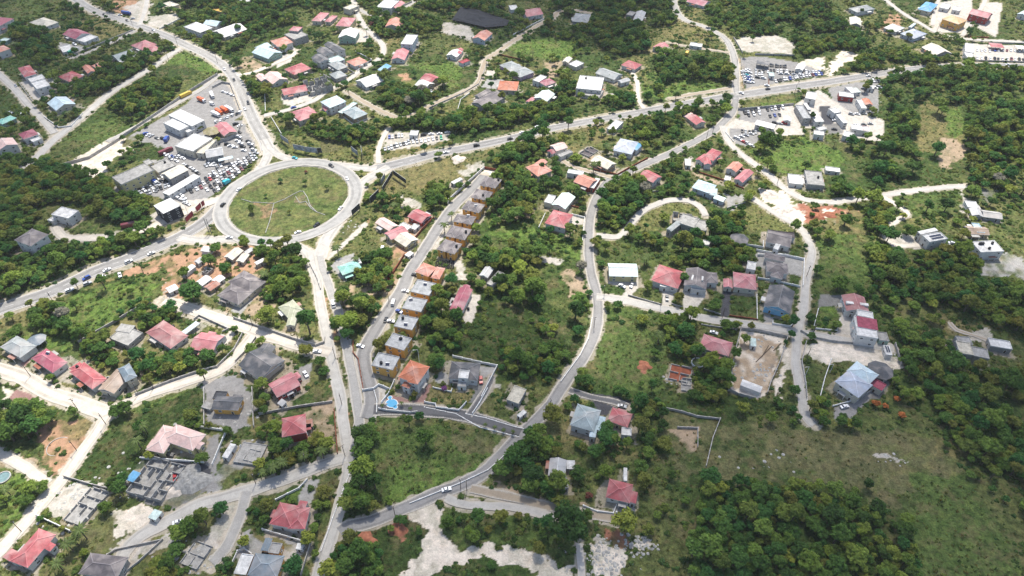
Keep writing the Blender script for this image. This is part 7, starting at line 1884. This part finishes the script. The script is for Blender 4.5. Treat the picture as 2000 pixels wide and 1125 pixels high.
# more utility poles along the lanes
tks = ('668,790 655,700 618,640 900,955 1075,800 1160,640 1180,575 1290,598 1410,622 1575,540 1575,700 1240,345 1380,270 1480,318 60,735 300,760 400,742 150,880 600,905 500,945 815,495 760,590 225,95 330,120 700,120 950,140 1050,45 1440,120 1700,150 1560,163 1830,60')
for tk in tks.split():
    a, b = px('0', tk); p = at(a, b); 
    pole('0', tk, 8.5, near_label(p.x, p.y, 'timber utility pole'), random.random() < .6)
# garden bushes (single) and undergrowth (uncountable)
bsrc = []
for i, (sh, tk) in enumerate((('33', '490,640'), ('33', '1650,500'), ('32', '1660,520'), ('42', '1340,760'), ('41', '640,600'), ('23', '940,150'), ('c2', '330,410'), ('c2', '1210,945'), ('c2', '1355,965'), ('20', '1270,640'))):
    a, b = px(sh, tk); p = at(a, b); r = empty('garden_bush', p, i); s = 1.0 if sh != 'c2' else .6; r.scale = (s * 1.3,) * 3; f = link('foliage', BUSH[i % 3], r); tag(r, near_label(p.x, p.y, 'low rounded bush'), 'bush')
    if i < 3: bsrc.append((f,))
items = []; und = ~occ & ~isr; ws = np.argwhere(und)
n_s = 110000; pick = RNG.integers(0, len(ws), n_s)
for q in pick:
    i, j = ws[q]; x, y = GX0 + j + rg.random(), GY0 + i + rg.random()
    if not inview(x, y, 50): continue
    w_ = wood[i, j]; dn = float(vnoise(x, y, 15, 41)) * .5 + float(vnoise(x, y, 5, 42)) * .5
    pr = .95 if w_ else max(0.05, (dn - .36) * 2.1); pr *= .28 if bare[i, j] else 1; pr *= .8 if clear[i, j] else 1
    if rg.random() > pr: continue
    s = rg.uniform(.35, 1.15) * (.42 if clear[i, j] else 1) * (.7 + dn * .6); items.append((x, y, zg(x, y) - .1, s, s * rg.uniform(.6, 1.1), rg.uniform(0, 6.28), rg.randrange(3)))
o = scatter('undergrowth', items, bsrc); tag(o, 'low green scrub and undergrowth covering the rough ground', 'undergrowth', kind='stuff')
# grass tufts
tb = MB(); gt = random.Random(5)
for i in range(9):
    t = gt.uniform(0, 6.28); r_ = gt.uniform(0, .35); x, y = r_ * math.cos(t), r_ * math.sin(t); lx_, ly_ = gt.uniform(-.3, .3), gt.uniform(-.3, .3); w = .09
    tb.poly([(x - w, y, 0), (x + w, y, 0), (x + lx_, y + ly_, gt.uniform(.35, .7))]); tb.poly([(x, y - w, 0), (x, y + w, 0), (x + ly_, y + lx_, gt.uniform(.3, .6))])
M_TUFT = mat_leaf('grass_blades', (0.05, 0.09, 0.02), (0.12, 0.15, 0.04), (0.22, 0.19, 0.08)); tm_2 = tb.mesh('grass_tuft', [M_TUFT])
a, b = px('41', '1200,330'); p = at(a, b); TT = link('grass_tuft', tm_2); TT.location = p; tag(TT, 'tall grass tuft in the green plot beside the village road', 'grass tuft')
items2 = []
for q in RNG.integers(0, len(ws), 120000):
    i, j = ws[q]
    if wood[i, j] or (bare[i, j] and rg.random() < .6): continue
    x, y = GX0 + j + rg.random(), GY0 + i + rg.random()
    if not inview(x, y, 30): continue
    if rg.random() > .25 + 1.1 * (float(vnoise(x, y, 7, 91)) - .2): continue
    s = rg.uniform(.7, 2.0); items2.append((x, y, zg(x, y) - .05, s, s * rg.uniform(.6, 1.1), rg.uniform(0, 6.28), 0))
o = scatter('tall_grass', items2, [(TT,)]); tag(o, 'tufts of tall rough grass over the meadows and banks', 'grass', kind='stuff')
# thin warm haze in the valley air
mh = bpy.data.materials.new('haze_air'); mh.use_nodes = True; N = mh.node_tree.nodes; N.remove(N['Principled BSDF']); vh = N.new('ShaderNodeVolumePrincipled')
vh.inputs['Density'].default_value = HAZE_D; vh.inputs['Color'].default_value = (.93, .96, 1.0, 1); mh.node_tree.links.new(vh.outputs[0], N['Material Output'].inputs['Volume'])
hz = MB(); hz.box((0, 3000, 140), (260000, 30000, 310)); o = hz.build('haze', [mh]); tag(o, 'thin pale haze in the valley air', 'haze', kind='stuff')
print('trees', len(TREES), 'stuff', len(rest), 'bushes', len(items), 'cars', len(CARPOS), 'houses', len(HOUSES))
# ------------------------------------------------------------------ clouds above the camera, whose shadows lie on the slopes
CLOUDS = [('0', [(760, 640), (830, 560), (905, 545), (1000, 575), (1090, 625), (1160, 660), (1240, 590), (1330, 490), (1460, 455), (1600, 465), (1700, 505), (1790, 470), (1900, 525), (2050, 560), (2500, 700), (2700, 1500), (-300, 1500), (20, 1110), (170, 1000), (215, 840), (330, 775), (430, 735), (470, 680), (560, 690), (650, 650)]),
          ('0', [(-300, -60), (60, -60), (280, 10), (345, 80), (300, 150), (215, 215), (180, 300), (270, 350), (300, 430), (200, 460), (120, 500), (40, 520), (-300, 560)]),
          ('0', [(840, 30), (900, -80), (1350, -80), (1310, 20), (1215, 105), (1090, 75), (960, 85), (880, 70)])]
CZ = 1050.0
mc = bpy.data.materials.new('cloud_vapour'); mc.use_nodes = True; N = mc.node_tree.nodes; L = mc.node_tree.links; N.remove(N['Principled BSDF'])
vp = N.new('ShaderNodeVolumePrincipled'); vp.inputs['Density'].default_value = 0.0098; vp.inputs['Color'].default_value = (.98, .98, .98, 1); vp.inputs['Anisotropy'].default_value = .5
L.new(vp.outputs[0], N['Material Output'].inputs['Volume'])
for ci_, (sh, P) in enumerate(CLOUDS):
    Pw = at_np(P); off = np.array([SDIR.x, SDIR.y]) / SDIR.z * CZ; Q = Pw + off; lo = Q.min(0) - 80; hi = Q.max(0) + 80; st = 16.0
    nx, ny = int((hi[0] - lo[0]) / st) + 1, int((hi[1] - lo[1]) / st) + 1; XX, YY = np.meshgrid(lo[0] + np.arange(nx) * st, lo[1] + np.arange(ny) * st)
    D = np.full(XX.shape, 1e9)
    for a, b in zip(Q, np.roll(Q, -1, 0)):
        d = b - a; t = np.clip(((XX - a[0]) * d[0] + (YY - a[1]) * d[1]) / (d @ d), 0, 1); D = np.minimum(D, np.hypot(XX - a[0] - t * d[0], YY - a[1] - t * d[1]))
    D = np.where(pip(XX, YY, Q), D, -D); D = D + (vnoise(XX, YY, 60, 51 + ci_) - .5) * 36 + (vnoise(XX, YY, 24, 61) - .5) * 14
    T = np.clip((D + 12) / 45, 0, 1); T = T * T * (3 - 2 * T) * (80 + 60 * np.clip(D / 160, 0, 1) + 60 * (vnoise(XX, YY, 90, 71) - .35)); T *= .62 + .5 * np.clip((XX - 20) / 150, 0, 1); T[D < -10] = 0; T[0, :] = T[-1, :] = 0; T[:, 0] = T[:, -1] = 0
    bb = MB(); idm = {}
    def vid(i, j, top):
        k = (i, j, top if T[i, j] > .5 else 2)
        if k not in idm: idm[k] = len(bb.v); bb.v.append((XX[i, j], YY[i, j], CZ + (T[i, j] * .7 if top else -T[i, j] * .3) if T[i, j] > .5 else CZ))
        return idm[k]
    for i in range(ny - 1):
        for j in range(nx - 1):
            if max(T[i, j], T[i + 1, j], T[i, j + 1], T[i + 1, j + 1]) <= .5: continue
            for top in (1, 0):
                q = [vid(i, j, top), vid(i, j + 1, top), vid(i + 1, j + 1, top), vid(i + 1, j, top)]; q = q if top else q[::-1]
                bb.f.append(tuple(q)); bb.m.append(0)
    o = bb.build('cloud', [mc], smooth=True); tag(o, kind='structure')
